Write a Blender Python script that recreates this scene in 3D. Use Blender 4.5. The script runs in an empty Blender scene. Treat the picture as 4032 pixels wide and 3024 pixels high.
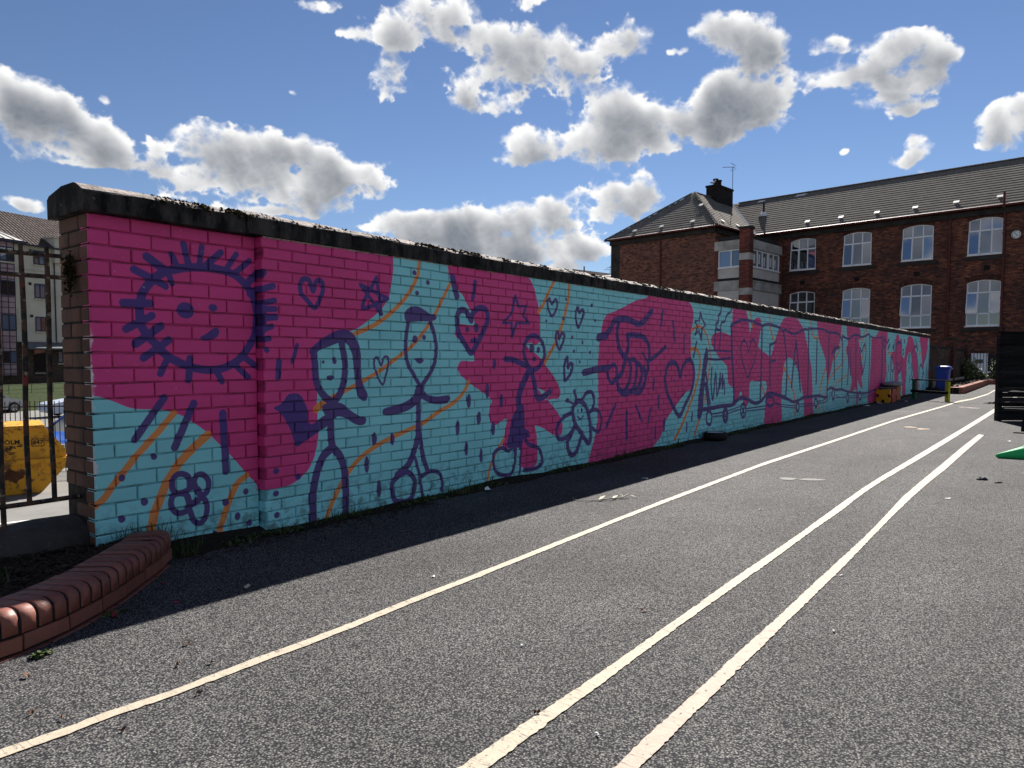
import bpy, bmesh, math, random
import numpy as np
from mathutils import Vector, Matrix

random.seed(7)
np.random.seed(7)
rng = np.random.default_rng(11)
SC = bpy.context.scene
COL = SC.collection
R = math.radians

# ------------------------------------------------------------------ camera
cam_data = bpy.data.cameras.new('camera')
cam_data.sensor_width = 36.0
cam_data.lens = 25.0
cam_data.shift_y = 48.0 / 4032.0
cam_data.clip_start = 0.05
cam_data.clip_end = 3000.0
cam = bpy.data.objects.new('camera', cam_data)
COL.objects.link(cam)
_yaw, _pitch, _roll = R(38.2), R(3.0), R(0.12)
_fh = Vector((math.cos(_yaw), math.sin(_yaw), 0)); _rt = Vector((math.sin(_yaw), -math.cos(_yaw), 0)); _up = Vector((0, 0, 1))
_f = _fh * math.cos(_pitch) - _up * math.sin(_pitch)
_u = _up * math.cos(_pitch) + _fh * math.sin(_pitch)
_r2 = _rt * math.cos(_roll) + _u * math.sin(_roll)
_u2 = -_rt * math.sin(_roll) + _u * math.cos(_roll)
_m = Matrix((_r2, _u2, -_f)).transposed().to_4x4()
_m.translation = Vector((0, 0, 1.19))
cam.matrix_world = _m
SC.camera = cam

# ------------------------------------------------------------------ light, exposure
SUN_AZ, SUN_EL = R(20.5), R(36.2)
sdir = Vector((math.cos(SUN_AZ) * math.cos(SUN_EL), math.sin(SUN_AZ) * math.cos(SUN_EL), math.sin(SUN_EL)))
sun_data = bpy.data.lights.new('sun', 'SUN')
sun_data.energy = 4.6
sun_data.angle = R(0.5)
sun_data.color = (1.0, 0.95, 0.88)
sun = bpy.data.objects.new('sun', sun_data)
sun.rotation_euler = sdir.to_track_quat('Z', 'Y').to_euler()
sun.location = (20, 10, 40)
COL.objects.link(sun)
SKY_STRENGTH = 0.05
CLOUD_GAIN = 0.33
EXPOSURE = 1.6
SC.view_settings.view_transform = 'Standard'
SC.view_settings.look = 'None'
SC.view_settings.gamma = 1.0
SC.view_settings.use_curve_mapping = False
SC.view_settings.exposure = EXPOSURE


# ------------------------------------------------------------------ sky with clouds (directions, degrees of azimuth and elevation)
def value_noise(X, Y, seed):
    g = np.random.default_rng(seed).random((257, 257)).astype(np.float32)
    xi = np.floor(X).astype(np.int32); yi = np.floor(Y).astype(np.int32)
    fx = (X - xi).astype(np.float32); fy = (Y - yi).astype(np.float32)
    fx = fx * fx * fx * (fx * (fx * 6 - 15) + 10); fy = fy * fy * fy * (fy * (fy * 6 - 15) + 10)
    x0 = xi % 256; x1 = (xi + 1) % 256; y0 = yi % 256; y1 = (yi + 1) % 256
    return (g[y0, x0] * (1 - fx) + g[y0, x1] * fx) * (1 - fy) + (g[y1, x0] * (1 - fx) + g[y1, x1] * fx) * fy


def fbm(X, Y, scale, octaves, seed, gain=0.5, billow=False):
    out = np.zeros_like(X, dtype=np.float32); amp = 1.0; tot = 0.0
    c, s = math.cos(0.6), math.sin(0.6)
    x = X * scale; y = Y * scale
    for o in range(octaves):
        n = value_noise(x + 17.3 * o, y + 9.1 * o, seed + o)
        if billow:
            n = 1 - np.abs(2 * n - 1)
        out += amp * n; tot += amp; amp *= gain
        x, y = (x * c - y * s) * 2.03, (x * s + y * c) * 2.03
    return out / tot


def cloud_layer(az0, az1, el0, el1, step, blobs, octaves):
    W = int((az1 - az0) / step); H = int((el1 - el0) / step)
    az = np.linspace(az0, az1, W, dtype=np.float32); el = np.linspace(el0, el1, H, dtype=np.float32)
    X, Y = np.meshgrid(az, el)
    wx = X + 1.5 * (fbm(X, Y, 0.5, 4, 900) - 0.5); wy = Y + 1.1 * (fbm(X, Y, 0.5, 4, 950) - 0.5)
    s = np.zeros_like(X)
    for (bx, by, rx, ry) in blobs:
        i0 = max(0, int((bx - 3 * rx - 2 - az0) / step)); i1 = min(W, int((bx + 3 * rx + 2 - az0) / step) + 1)
        j0 = max(0, int((by - 3 * ry - 2 - el0) / step)); j1 = min(H, int((by + 3 * ry + 2 - el0) / step) + 1)
        if i1 <= i0 or j1 <= j0:
            continue
        q = ((wx[j0:j1, i0:i1] - bx) / rx) ** 2 + ((wy[j0:j1, i0:i1] - by) / ry) ** 2
        s[j0:j1, i0:i1] += np.exp(-1.15 * q)
    s = 1.25 * (1 - np.exp(-s / 0.9))
    big = fbm(X, Y * 1.25, 0.40, octaves, 40, gain=0.52)
    low = fbm(X, Y * 1.25, 0.40, 3, 40, gain=0.5)
    puff = fbm(X + 1.2 * (big - 0.5), Y * 1.2 + 0.8 * (big - 0.5), 0.9, octaves, 70, gain=0.58, billow=True)
    wisp = fbm(X * 0.8, Y * 1.3, 0.8, 5, 300)
    d = s - 0.60 + 1.25 * (big - 0.5) + 0.50 * (puff - 0.58)
    d -= 0.9 * (1 - np.clip(s * 2.6, 0, 1))
    soft = 0.17 + 0.50 * np.clip((wisp - 0.35) * 2.2, 0, 1)
    a = np.clip((d + 0.10) / soft, 0, 1); a = a * a * (3 - 2 * a)
    thick = np.clip(s - 0.50 + 1.0 * (low - 0.5) + 0.25 * (big - 0.5), 0, 1.2)
    tau = np.zeros_like(X); k = max(1, int(0.30 / step)); sh = max(0, int(0.12 / step))
    for n in range(0, 8):                                   # light comes from above and beyond: sum what lies above
        r = np.roll(np.roll(thick, -k * n, axis=0), -sh * n, axis=1)
        if n: r[-k * n:, :] = 0
        tau += r * (1.0 - 0.1 * n)
    b = 0.27 + 0.84 * np.exp(-0.54 * np.maximum(tau - 0.3, 0) - 0.25 * thick ** 1.5)
    b += 0.20 * (puff - 0.62) * np.clip(1.3 - thick, 0.25, 1) + 0.30 * (big - low)
    b = np.clip(b, 0.3, 1.0)
    img = np.zeros((H, W, 4), np.float32)
    img[..., 0] = b; img[..., 1] = a; img[..., 2] = 0; img[..., 3] = 1
    return img


def make_image(name, arr):
    h, w = arr.shape[:2]
    im = bpy.data.images.new(name, w, h, alpha=False, float_buffer=False)
    im.colorspace_settings.name = 'Non-Color'
    im.pixels.foreach_set(np.ascontiguousarray(arr, dtype=np.float32).ravel())
    im.update(); im.pack()
    return im


CLOUDS = [(72.22,15.87,2.32,2.05),(70.19,15.24,2.99,1.69),(67.78,14.74,2.12,1.46),(72.03,13.81,2.87,1.13),(72.94,16.69,1.51,1.21),(61.94,15.18,2.82,1.68),(58.81,14.89,3.62,1.88),(54.87,14.26,4.48,1.93),(51.45,13.66,3.89,1.65),(48.63,13.80,1.79,1.17),(57.55,12.43,5.75,1.30),(52.85,12.07,2.79,1.00),(63.51,12.53,2.45,1.09),(46.42,25.02,3.95,1.70),(43.19,24.59,2.53,1.30),(46.78,23.54,2.51,1.02),(50.64,23.71,1.75,0.58),(53.70,24.85,2.21,0.70),(47.51,21.56,2.50,1.21),(48.23,19.82,1.96,1.18),(39.20,22.59,3.28,1.79),(35.57,23.48,2.54,1.62),(39.93,21.05,4.01,1.69),(31.59,23.07,3.91,1.33),(28.74,23.67,1.76,1.31),(34.10,21.64,3.25,0.92),(40.29,19.31,2.56,0.79),(31.92,20.02,2.51,1.09),(29.39,18.97,2.83,1.41),(37.00,16.89,3.11,1.31),(32.61,16.50,3.96,1.47),(27.59,16.96,4.52,1.92),(23.43,17.66,3.70,1.87),(22.10,19.42,2.00,1.36),(19.42,17.94,2.58,1.83),(18.14,19.03,1.91,1.78),(37.36,15.56,2.57,0.50),(21.17,22.89,3.10,1.57),(23.20,23.67,1.68,1.14),(19.17,21.51,1.61,1.16),(14.76,21.65,1.51,0.70),(11.41,19.02,3.11,1.42),(9.14,18.65,1.91,1.26),(14.40,19.60,2.40,1.15),(9.76,20.97,2.47,0.82),(7.27,19.97,1.58,0.67),(11.96,17.66,1.74,0.58),(9.64,16.74,1.67,0.58),(4.02,15.00,1.96,1.25),(3.01,15.92,0.97,1.08),(1.13,15.03,2.69,1.60),(8.86,14.15,1.37,0.89),(9.54,13.64,1.26,0.45),(31.13,12.42,3.95,1.54),(28.25,12.33,2.13,1.53),(35.51,11.44,4.39,1.39),(39.92,11.09,3.69,1.22),(44.69,10.67,4.03,0.87),(42.13,10.01,4.42,1.06),(36.60,9.33,6.59,1.42),(32.92,8.59,2.91,0.71),(47.22,10.95,1.81,0.52),(34.01,7.35,2.20,0.54),(43.97,9.27,5.15,0.88),(42.14,8.41,5.54,0.71),(38.44,8.08,2.22,0.54),(49.37,10.18,1.43,0.28),(72.14,10.06,1.81,0.44),(59.52,10.97,4.27,0.49),(56.26,10.86,2.02,0.33),(55.13,19.13,0.60,0.24),(67.84,17.47,0.69,0.51),(13.36,14.60,0.36,0.25),(8.68,12.63,1.64,0.30),(69.72,13.00,1.08,0.23),(36.31,25.97,2.17,0.57),(25.57,22.12,0.62,0.30)]
AZ0, AZ1, EL0, EL1 = -8.0, 86.0, -1.0, 38.0
near_img = make_image('clouds_ahead', cloud_layer(AZ0, AZ1, EL0, EL1, 0.045, CLOUDS, 7))
far_blobs = []
_cr = np.random.default_rng(5)
for _ in range(120):  # unseen cloud cover all round, increased to add fill light
    a_, e_ = _cr.uniform(-180, 180), _cr.uniform(3, 50)
    for _k in range(4):
        far_blobs.append((a_ + _cr.normal(0, 5), e_ + _cr.normal(0, 1.5), _cr.uniform(2.5, 6), _cr.uniform(1.2, 2.4)))
far_img = make_image('clouds_around', cloud_layer(-180.0, 180.0, -1.0, 89.0, 0.25, far_blobs, 5))

world = bpy.data.worlds.new('World')
SC.world = world
world.use_nodes = True
wn = world.node_tree.nodes; wl = world.node_tree.links
wn.clear()


def wmath(op, a, b=None, clamp=False):
    n = wn.new('ShaderNodeMath'); n.operation = op; n.use_clamp = clamp
    for i, v in enumerate((a, b)):
        if v is None: continue
        if isinstance(v, (int, float)): n.inputs[i].default_value = v
        else: wl.new(v, n.inputs[i])
    return n.outputs[0]


_tc = wn.new('ShaderNodeTexCoord'); _sep = wn.new('ShaderNodeSeparateXYZ'); wl.new(_tc.outputs['Generated'], _sep.inputs[0])
_az = wmath('MULTIPLY', wmath('ARCTAN2', _sep.outputs['Y'], _sep.outputs['X']), 180 / math.pi)
_el = wmath('MULTIPLY', wmath('ARCSINE', _sep.outputs['Z']), 180 / math.pi)


def cloud_lookup(img, a0, a1, e0, e1, ext):
    cmb = wn.new('ShaderNodeCombineXYZ')
    u = wmath('DIVIDE', wmath('SUBTRACT', _az, a0), a1 - a0); v = wmath('DIVIDE', wmath('SUBTRACT', _el, e0), e1 - e0)
    wl.new(u, cmb.inputs[0]); wl.new(v, cmb.inputs[1])
    t = wn.new('ShaderNodeTexImage'); t.image = img; t.extension = ext; t.interpolation = 'Cubic'
    wl.new(cmb.outputs[0], t.inputs['Vector'])
    sp = wn.new('ShaderNodeSeparateColor'); wl.new(t.outputs['Color'], sp.inputs[0])
    inside = wmath('MULTIPLY', wmath('MULTIPLY', wmath('GREATER_THAN', u, 0.0), wmath('LESS_THAN', u, 1.0)), wmath('MULTIPLY', wmath('GREATER_THAN', v, 0.0), wmath('LESS_THAN', v, 1.0)))
    return sp.outputs[0], sp.outputs[1], inside


b1, a1_, in1 = cloud_lookup(near_img, AZ0, AZ1, EL0, EL1, 'CLIP')
b2, a2_, in2 = cloud_lookup(far_img, -180.0, 180.0, -1.0, 89.0, 'EXTEND')
notin = wmath('SUBTRACT', 1.0, in1)
bright = wmath('ADD', wmath('MULTIPLY', b1, in1), wmath('MULTIPLY', b2, notin))
alpha = wmath('ADD', wmath('MULTIPLY', a1_, in1), wmath('MULTIPLY', a2_, notin))
sky = wn.new('ShaderNodeTexSky'); sky.sky_type = 'NISHITA'
sky.sun_disc = False
sky.sun_elevation = SUN_EL
sky.sun_rotation = math.atan2(sdir.x, sdir.y)
sky.altitude = 30.0; sky.air_density = 1.0; sky.dust_density = 0.0; sky.ozone_density = 3.0
tint = wn.new('ShaderNodeMix'); tint.data_type = 'RGBA'; tint.blend_type = 'MULTIPLY'; tint.inputs['Factor'].default_value = 1.0
wl.new(sky.outputs[0], tint.inputs['A']); tint.inputs['B'].default_value = (SKY_STRENGTH * 0.50, SKY_STRENGTH * 0.51, SKY_STRENGTH * 0.58, 1)
cc = wn.new('ShaderNodeValToRGB')
cc.color_ramp.elements[0].position = 0.3; cc.color_ramp.elements[0].color = (0.20, 0.225, 0.27, 1)
cc.color_ramp.elements[1].position = 1.0; cc.color_ramp.elements[1].color = (1.0, 1.0, 1.0, 1)
wl.new(bright, cc.inputs[0])
cg = wn.new('ShaderNodeMix'); cg.data_type = 'RGBA'; cg.blend_type = 'MULTIPLY'; cg.inputs['Factor'].default_value = 1.0
wl.new(cc.outputs[0], cg.inputs['A']); cg.inputs['B'].default_value = (CLOUD_GAIN, CLOUD_GAIN, CLOUD_GAIN, 1)
mx = wn.new('ShaderNodeMix'); mx.data_type = 'RGBA'
wl.new(alpha, mx.inputs['Factor']); wl.new(tint.outputs['Result'], mx.inputs['A']); wl.new(cg.outputs['Result'], mx.inputs['B'])
bg = wn.new('ShaderNodeBackground'); bg.inputs['Strength'].default_value = 1.0
wl.new(mx.outputs['Result'], bg.inputs['Color'])
wo = wn.new('ShaderNodeOutputWorld'); wl.new(bg.outputs[0], wo.inputs['Surface'])


# ------------------------------------------------------------------ helpers: objects
def empty(name, loc=(0, 0, 0), rz=0.0):
    o = bpy.data.objects.new(name, None); o.empty_display_size = 0.1
    o.location = loc; o.rotation_euler = (0, 0, rz)
    COL.objects.link(o)
    return o


def tag(o, label=None, cat=None, group=None, kind=None):
    if label: o['label'] = label
    if cat: o['category'] = cat
    if group: o['group'] = group
    if kind: o['kind'] = kind
    return o


def world_of(o):
    m = Matrix.LocRotScale(o.location, o.rotation_euler, o.scale)
    if o.parent: m = world_of(o.parent) @ o.matrix_parent_inverse @ m
    return m


def attach(o, parent):
    o.parent = parent
    o.matrix_parent_inverse = world_of(parent).inverted()


class MB:
    """collects faces; build() links them as ONE mesh object"""
    def __init__(s): s.v = []; s.f = []; s.mi = []; s.m = 0
    def add(s, vs, fs):
        b = len(s.v); s.v.extend([tuple(p) for p in vs]); s.f.extend([tuple(b + i for i in f) for f in fs]); s.mi.extend([s.m] * len(fs))
        return s
    def quad(s, a, b, c, d): return s.add([a, b, c, d], [(0, 1, 2, 3)])
    def box(s, c, size, M=None):
        x, y, z = (v / 2 for v in size)
        vs = [Vector((i * x, j * y, k * z)) for k in (-1, 1) for j in (-1, 1) for i in (-1, 1)]
        vs = [(M @ p if M else p) + Vector(c) for p in vs]
        return s.add(vs, [(0, 2, 3, 1), (4, 5, 7, 6), (0, 1, 5, 4), (2, 6, 7, 3), (0, 4, 6, 2), (1, 3, 7, 5)])
    def bar(s, a, b, w, h=None, up=(0, 0, 1)):
        a = Vector(a); b = Vector(b); d = (b - a); L = d.length; d.normalize()
        upv = Vector(up); x = d.cross(upv)
        if x.length < 1e-4: x = d.cross(Vector((1, 0, 0)))
        x.normalize(); z = x.cross(d); M = Matrix((x, d, z)).transposed()
        return s.box((a + b) / 2, (w, L, h or w), M)
    def bbox_bevel(s, c, size, b=0.01, M=None):
        """box with chamfered vertical-and-horizontal edges"""
        bm = bmesh.new(); bmesh.ops.create_cube(bm, size=1.0)
        for v in bm.verts: v.co = Vector((v.co.x * size[0], v.co.y * size[1], v.co.z * size[2]))
        bmesh.ops.bevel(bm, geom=bm.edges[:], offset=b, segments=2, affect='EDGES')
        bm.verts.index_update()
        s.add([(M @ v.co if M else v.co) + Vector(c) for v in bm.verts], [tuple(v.index for v in f.verts) for f in bm.faces]); bm.free()
        return s
    def tube(s, pts, r, n=8, caps=True):
        pts = [Vector(p) for p in pts]; k = len(pts); rs = r if hasattr(r, '__len__') else [r] * k
        b = []; prev = None
        for i, p in enumerate(pts):
            t = (pts[min(i + 1, k - 1)] - pts[max(i - 1, 0)]).normalized()
            x = t.cross(Vector((0, 0, 1))) if prev is None else prev - t * prev.dot(t)
            if x.length < 1e-3: x = t.cross(Vector((1, 0, 0)))
            x.normalize(); prev = x; y = t.cross(x)
            b += [p + (x * math.cos(2 * math.pi * j / n) + y * math.sin(2 * math.pi * j / n)) * rs[i] for j in range(n)]
        f = [(i * n + j, i * n + (j + 1) % n, (i + 1) * n + (j + 1) % n, (i + 1) * n + j) for i in range(k - 1) for j in range(n)]
        if caps: f += [tuple(range(n))[::-1], tuple((k - 1) * n + j for j in range(n))]
        return s.add(b, f)
    def lathe(s, prof, c=(0, 0, 0), n=24, M=None):
        vs = []
        for (r, z) in prof:
            for j in range(n):
                p = Vector((r * math.cos(2 * math.pi * j / n), r * math.sin(2 * math.pi * j / n), z))
                vs.append((M @ p if M else p) + Vector(c))
        k = len(prof)
        return s.add(vs, [(i * n + j, i * n + (j + 1) % n, (i + 1) * n + (j + 1) % n, (i + 1) * n + j) for i in range(k - 1) for j in range(n)])
    def prism(s, poly, fn0, fn1):
        """poly 2-D list; fn0 / fn1 map a 2-D point to the two end faces"""
        n = len(poly); vs = [fn0(p) for p in poly] + [fn1(p) for p in poly]
        return s.add(vs, [tuple(range(n))[::-1], tuple(range(n, 2 * n))] + [(i, (i + 1) % n, n + (i + 1) % n, n + i) for i in range(n)])
    def build(s, name, mat, parent=None, local=False, smooth=False, recalc=False):
        me = bpy.data.meshes.new(name); me.from_pydata(s.v, [], s.f)
        mats = mat if isinstance(mat, (list, tuple)) else [mat]
        for m in mats: me.materials.append(m)
        if len(mats) > 1: me.polygons.foreach_set('material_index', s.mi)
        if recalc:
            bm = bmesh.new(); bm.from_mesh(me); bmesh.ops.recalc_face_normals(bm, faces=bm.faces[:]); bm.to_mesh(me); bm.free()
        if smooth: me.polygons.foreach_set('use_smooth', [True] * len(me.polygons))
        me.update()
        o = bpy.data.objects.new(name, me); COL.objects.link(o)
        if parent:
            if local: o.parent = parent
            else: attach(o, parent)
        return o


def mesh_obj(name, me, parent=None, M=None, local=False):
    o = bpy.data.objects.new(name, me); COL.objects.link(o)
    if M is not None: o.matrix_basis = M
    if parent:
        o.parent = parent
        if not local: o.matrix_parent_inverse = world_of(parent).inverted()
    return o


def np_mesh(name, V, F, mat, parent=None, smooth=False, local=False):
    """V (n,3) array, F (m,k) array"""
    me = bpy.data.meshes.new(name)
    me.from_pydata([tuple(p) for p in np.asarray(V, float)], [], [tuple(int(i) for i in f) for f in F])
    me.materials.append(mat)
    if smooth: me.polygons.foreach_set('use_smooth', [True] * len(me.polygons))
    me.update()
    return mesh_obj(name, me, parent, None, local)


# ------------------------------------------------------------------ helpers: materials
class NT:
    def __init__(s, name, rough=0.8, spec=0.3):
        s.mat = bpy.data.materials.new(name); s.mat.use_nodes = True
        s.n = s.mat.node_tree.nodes; s.l = s.mat.node_tree.links
        s.p = s.n['Principled BSDF']; s.p.inputs['Roughness'].default_value = rough
        s.p.inputs['Specular IOR Level'].default_value = spec
    def put(s, sock, v):
        if isinstance(v, bpy.types.NodeSocket): s.l.new(v, sock)
        elif isinstance(v, tuple) and len(v) == 3 and sock.type == 'RGBA': sock.default_value = (*v, 1)
        else: sock.default_value = v
    def coord(s, kind='Object', obj=None):
        t = s.n.new('ShaderNodeTexCoord')
        if obj: t.object = obj
        return t.outputs[kind]
    def geo(s, k='Position'): return s.n.new('ShaderNodeNewGeometry').outputs[k]
    def mapping(s, v, scale=(1, 1, 1), loc=(0, 0, 0), rot=(0, 0, 0)):
        m = s.n.new('ShaderNodeMapping'); s.l.new(v, m.inputs[0]); m.inputs['Scale'].default_value = scale; m.inputs['Location'].default_value = loc; m.inputs['Rotation'].default_value = rot
        return m.outputs[0]
    def noise(s, v, scale, detail=4, rough=0.55, out='Fac'):
        t = s.n.new('ShaderNodeTexNoise'); s.l.new(v, t.inputs['Vector']); t.inputs['Scale'].default_value = scale; t.inputs['Detail'].default_value = detail; t.inputs['Roughness'].default_value = rough
        return t.outputs[out]
    def voronoi(s, v, scale, out='Color', feature='F1', rnd=1.0):
        t = s.n.new('ShaderNodeTexVoronoi'); t.feature = feature; s.l.new(v, t.inputs['Vector']); t.inputs['Scale'].default_value = scale; t.inputs['Randomness'].default_value = rnd
        return t.outputs[out]
    def ramp(s, f, stops, interp='LINEAR'):
        r = s.n.new('ShaderNodeValToRGB'); r.color_ramp.interpolation = interp; e = r.color_ramp.elements
        while len(e) < len(stops): e.new(0.5)
        for el, (p, c) in zip(e, stops):
            el.position = p; el.color = (c, c, c, 1) if isinstance(c, (int, float)) else (*c, 1)
        s.l.new(f, r.inputs[0]); return r.outputs[0]
    def mix(s, f, a, b, blend='MIX'):
        m = s.n.new('ShaderNodeMix'); m.data_type = 'RGBA'; m.blend_type = blend
        s.put(m.inputs['Factor'], f); s.put(m.inputs['A'], a); s.put(m.inputs['B'], b); return m.outputs['Result']
    def math(s, op, a, b=0.0, c=None, clamp=False):
        m = s.n.new('ShaderNodeMath'); m.operation = op; m.use_clamp = clamp
        s.put(m.inputs[0], a); s.put(m.inputs[1], b)
        if c is not None: s.put(m.inputs[2], c)
        return m.outputs[0]
    def sep(s, v):
        t = s.n.new('ShaderNodeSeparateXYZ'); s.l.new(v, t.inputs[0]); return t.outputs
    def comb(s, x, y, z=0.0):
        t = s.n.new('ShaderNodeCombineXYZ'); s.put(t.inputs[0], x); s.put(t.inputs[1], y); s.put(t.inputs[2], z); return t.outputs[0]
    def rnd(s):
        return s.n.new('ShaderNodeObjectInfo').outputs['Random']
    def color(s, v): s.put(s.p.inputs['Base Color'], v)
    def rough(s, v): s.put(s.p.inputs['Roughness'], v)
    def bump(s, h, strength=0.3, dist=0.01):
        b = s.n.new('ShaderNodeBump'); b.inputs['Strength'].default_value = strength; b.inputs['Distance'].default_value = dist
        s.l.new(h, b.inputs['Height']); s.l.new(b.outputs[0], s.p.inputs['Normal'])
        return s


def plain(name, c, rough=0.7, spec=0.3, var=0.25, scale=6.0, bump=0.0, metal=0.0):
    t = NT(name, rough, spec); v = t.geo()
    n = t.noise(v, scale, 5)
    t.color(t.mix(t.ramp(n, [(0.3, 0.0), (0.7, 1.0)]), tuple(x * (1 - var) for x in c), tuple(min(1, x * (1 + var)) for x in c)))
    t.p.inputs['Metallic'].default_value = metal
    if bump: t.bump(t.noise(v, scale * 8, 4), bump, 0.01)
    return t.mat


M = {}
# asphalt: bitumen with pale and dark stone chips
t = NT('asphalt', 0.95, 0.06); v = t.coord('Object')
chip = t.voronoi(v, 135.0, 'Color'); cd = t.voronoi(v, 135.0, 'Distance')
cs = t.n.new('ShaderNodeSeparateColor'); t.l.new(chip, cs.inputs[0])
c1 = t.ramp(cs.outputs[0], [(0.0, (0.095, 0.093, 0.093)), (0.4, (0.134, 0.130, 0.126)), (0.78, (0.168, 0.161, 0.153)), (1.0, (0.29, 0.274, 0.257))])
c1 = t.mix(t.ramp(cd, [(0.25, 0.0), (0.62, 1.0)]), c1, (0.022, 0.022, 0.025))
pat = t.mix(1.0, t.ramp(t.noise(v, 0.8, 7, 0.65), [(0.3, 0.78), (0.7, 1.16)]), t.ramp(t.noise(t.mapping(v, (0.25, 1.3, 1)), 1.0, 4, 0.6), [(0.35, 0.86), (0.65, 1.08)]), 'MULTIPLY')
c1 = t.mix(1.0, c1, pat, 'MULTIPLY')
fine = t.ramp(t.noise(v, 320.0, 2), [(0.3, 0.75), (0.7, 1.25)])
c1 = t.mix(1.0, c1, fine, 'MULTIPLY')
t.color(c1)
t.rough(t.ramp(cs.outputs[1], [(0.0, 0.8), (1.0, 1.0)]))
hh = t.math('ADD', t.math('MULTIPLY', cd, -1.0), t.math('MULTIPLY', t.noise(v, 160.0, 3), 0.6))
t.bump(hh, 0.30, 0.005)
M['asphalt'] = t.mat

# line paint: worn cream thermoplastic over the same chips
def line_paint(name, c, wear):
    t = NT(name, 0.8, 0.25); v = t.geo()
    crack = t.noise(t.mapping(v, (11, 2.2, 1)), 1.0, 3, 0.5)
    chips = t.noise(v, 55.0, 3, 0.6)
    worn = t.math('MAXIMUM', t.ramp(chips, [(0.70 - wear * 0.1, 0.0), (0.74, 1.0)]), t.ramp(crack, [(0.490, 0.0), (0.4945, wear * .8), (0.497, wear * .8), (0.501, 0.0)]))
    base = t.mix(t.ramp(t.noise(v, 24.0, 4), [(0.3, 0.0), (0.75, 1.0)]), c, tuple(x * 0.82 for x in c))
    base = t.mix(t.ramp(t.noise(v, 140.0, 2), [(0.45, 0.0), (0.8, 0.5)]), base, tuple(x * 0.6 for x in c))
    t.color(t.mix(worn, base, (0.05, 0.05, 0.05)))
    t.bump(t.noise(v, 120.0, 3), 0.4, 0.004)
    return t.mat
M['line_cream'] = line_paint('cream_line_paint', (0.40, 0.345, 0.265), 1.0)
M['line_peach'] = line_paint('peach_line_paint', (0.39, 0.315, 0.255), 0.8)
M['grey_patch'] = plain('grey_patch', (0.125, 0.121, 0.115), 0.9, var=0.15, scale=30)
M['peach_mark'] = plain('peach_mark', (0.34, 0.25, 0.175), 0.9, var=0.15, scale=30)
M['pink_mark'] = plain('pink_mark', (0.22, 0.175, 0.16), 0.9, var=0.2, scale=30)
M['concrete_street'] = plain('pale_street_surface', (0.155, 0.15, 0.14), 0.9, var=0.18, scale=1.2, bump=0.3)
M['yard'] = plain('yard_surface', (0.08, 0.08, 0.08), 0.9, var=0.2)
M['white_mark'] = plain('white_marking', (0.7, 0.7, 0.68), 0.8, var=0.1)
M['white_paper'] = plain('white_paper', (0.8, 0.8, 0.8), 0.8, var=0.05)
M['soil'] = plain('dark_soil', (0.022, 0.017, 0.013), 1.0, 0.1, 0.4, 30, 0.6)
t = NT('bark_chips', 0.95, 0.15); t.color(t.ramp(t.noise(t.geo(), 60.0, 3), [(0.3, (0.012, 0.009, 0.007)), (0.55, (0.032, 0.023, 0.018)), (0.75, (0.09, 0.068, 0.055))])); M['chips'] = t.mat
t = NT('grass_blade', 0.7, 0.2); t.color(t.ramp(t.noise(t.geo(), 9.0, 3), [(0.3, (0.022, 0.035, 0.010)), (0.55, (0.05, 0.075, 0.022)), (0.75, (0.10, 0.10, 0.04))])); M['weed'] = t.mat
M['dry_stalk'] = plain('dry_stalk', (0.48, 0.44, 0.33), 0.8, var=0.3, scale=40)
M['dead_leaf'] = plain('dead_leaf', (0.12, 0.055, 0.03), 0.8, var=0.5, scale=60)
M['petal'] = plain('red_petal', (0.35, 0.02, 0.05), 0.6)
M['lawn'] = plain('lawn', (0.022, 0.032, 0.009), 1.0, 0.1, 0.4, 4.0, 0.5)

# ------------------------------------------------------------------ the setting: ground
WALL_Y, PIER_Y = 4.275, 4.35
X0, XS, X1 = 1.685, 2.728, 31.05            # left end of the wall, the step in its face, its far end
ZT = 2.005                                  # underside of the coping

b = MB(); b.box((-8.0 + 43.2 / 2 - 10, -20.0, -1.5), (0.01, 0.01, 0.01)); b = MB()
b.add([(-60, -70, 0), (43.2, -70, 0), (43.2, 4.78, 0), (-60, 4.78, 0), (-60, -70, -3.2), (43.2, -70, -3.2), (43.2, 4.78, -3.2), (-60, 4.78, -3.2)],
      [(0, 1, 2, 3), (0, 4, 5, 1), (1, 5, 6, 2), (2, 6, 7, 3), (3, 7, 4, 0)])
tag(b.build('playground', M['asphalt']), kind='structure')

def street_z(y): return -1.5 - 0.0105 * min(max(y, 0), 50)
b = MB(); ys = [-400, 0, 4.7, 10, 20, 30, 40, 50, 60, 120, 900]
for y0, y1 in zip(ys[:-1], ys[1:]):
    b.quad((-700, y0, street_z(y0)), (900, y0, street_z(y0)), (900, y1, street_z(y1)), (-700, y1, street_z(y1)))
tag(b.build('street', M['concrete_street']), kind='structure')
b = MB(); b.add([(43.2, -70, -0.6), (130, -70, -0.6), (130, 46, -0.6), (43.2, 46, -0.6), (43.2, 46, -3), (130, 46, -3)], [(0, 1, 2, 3), (3, 2, 5, 4)])
tag(b.build('school_yard_ground', M['yard']), kind='structure')
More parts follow.
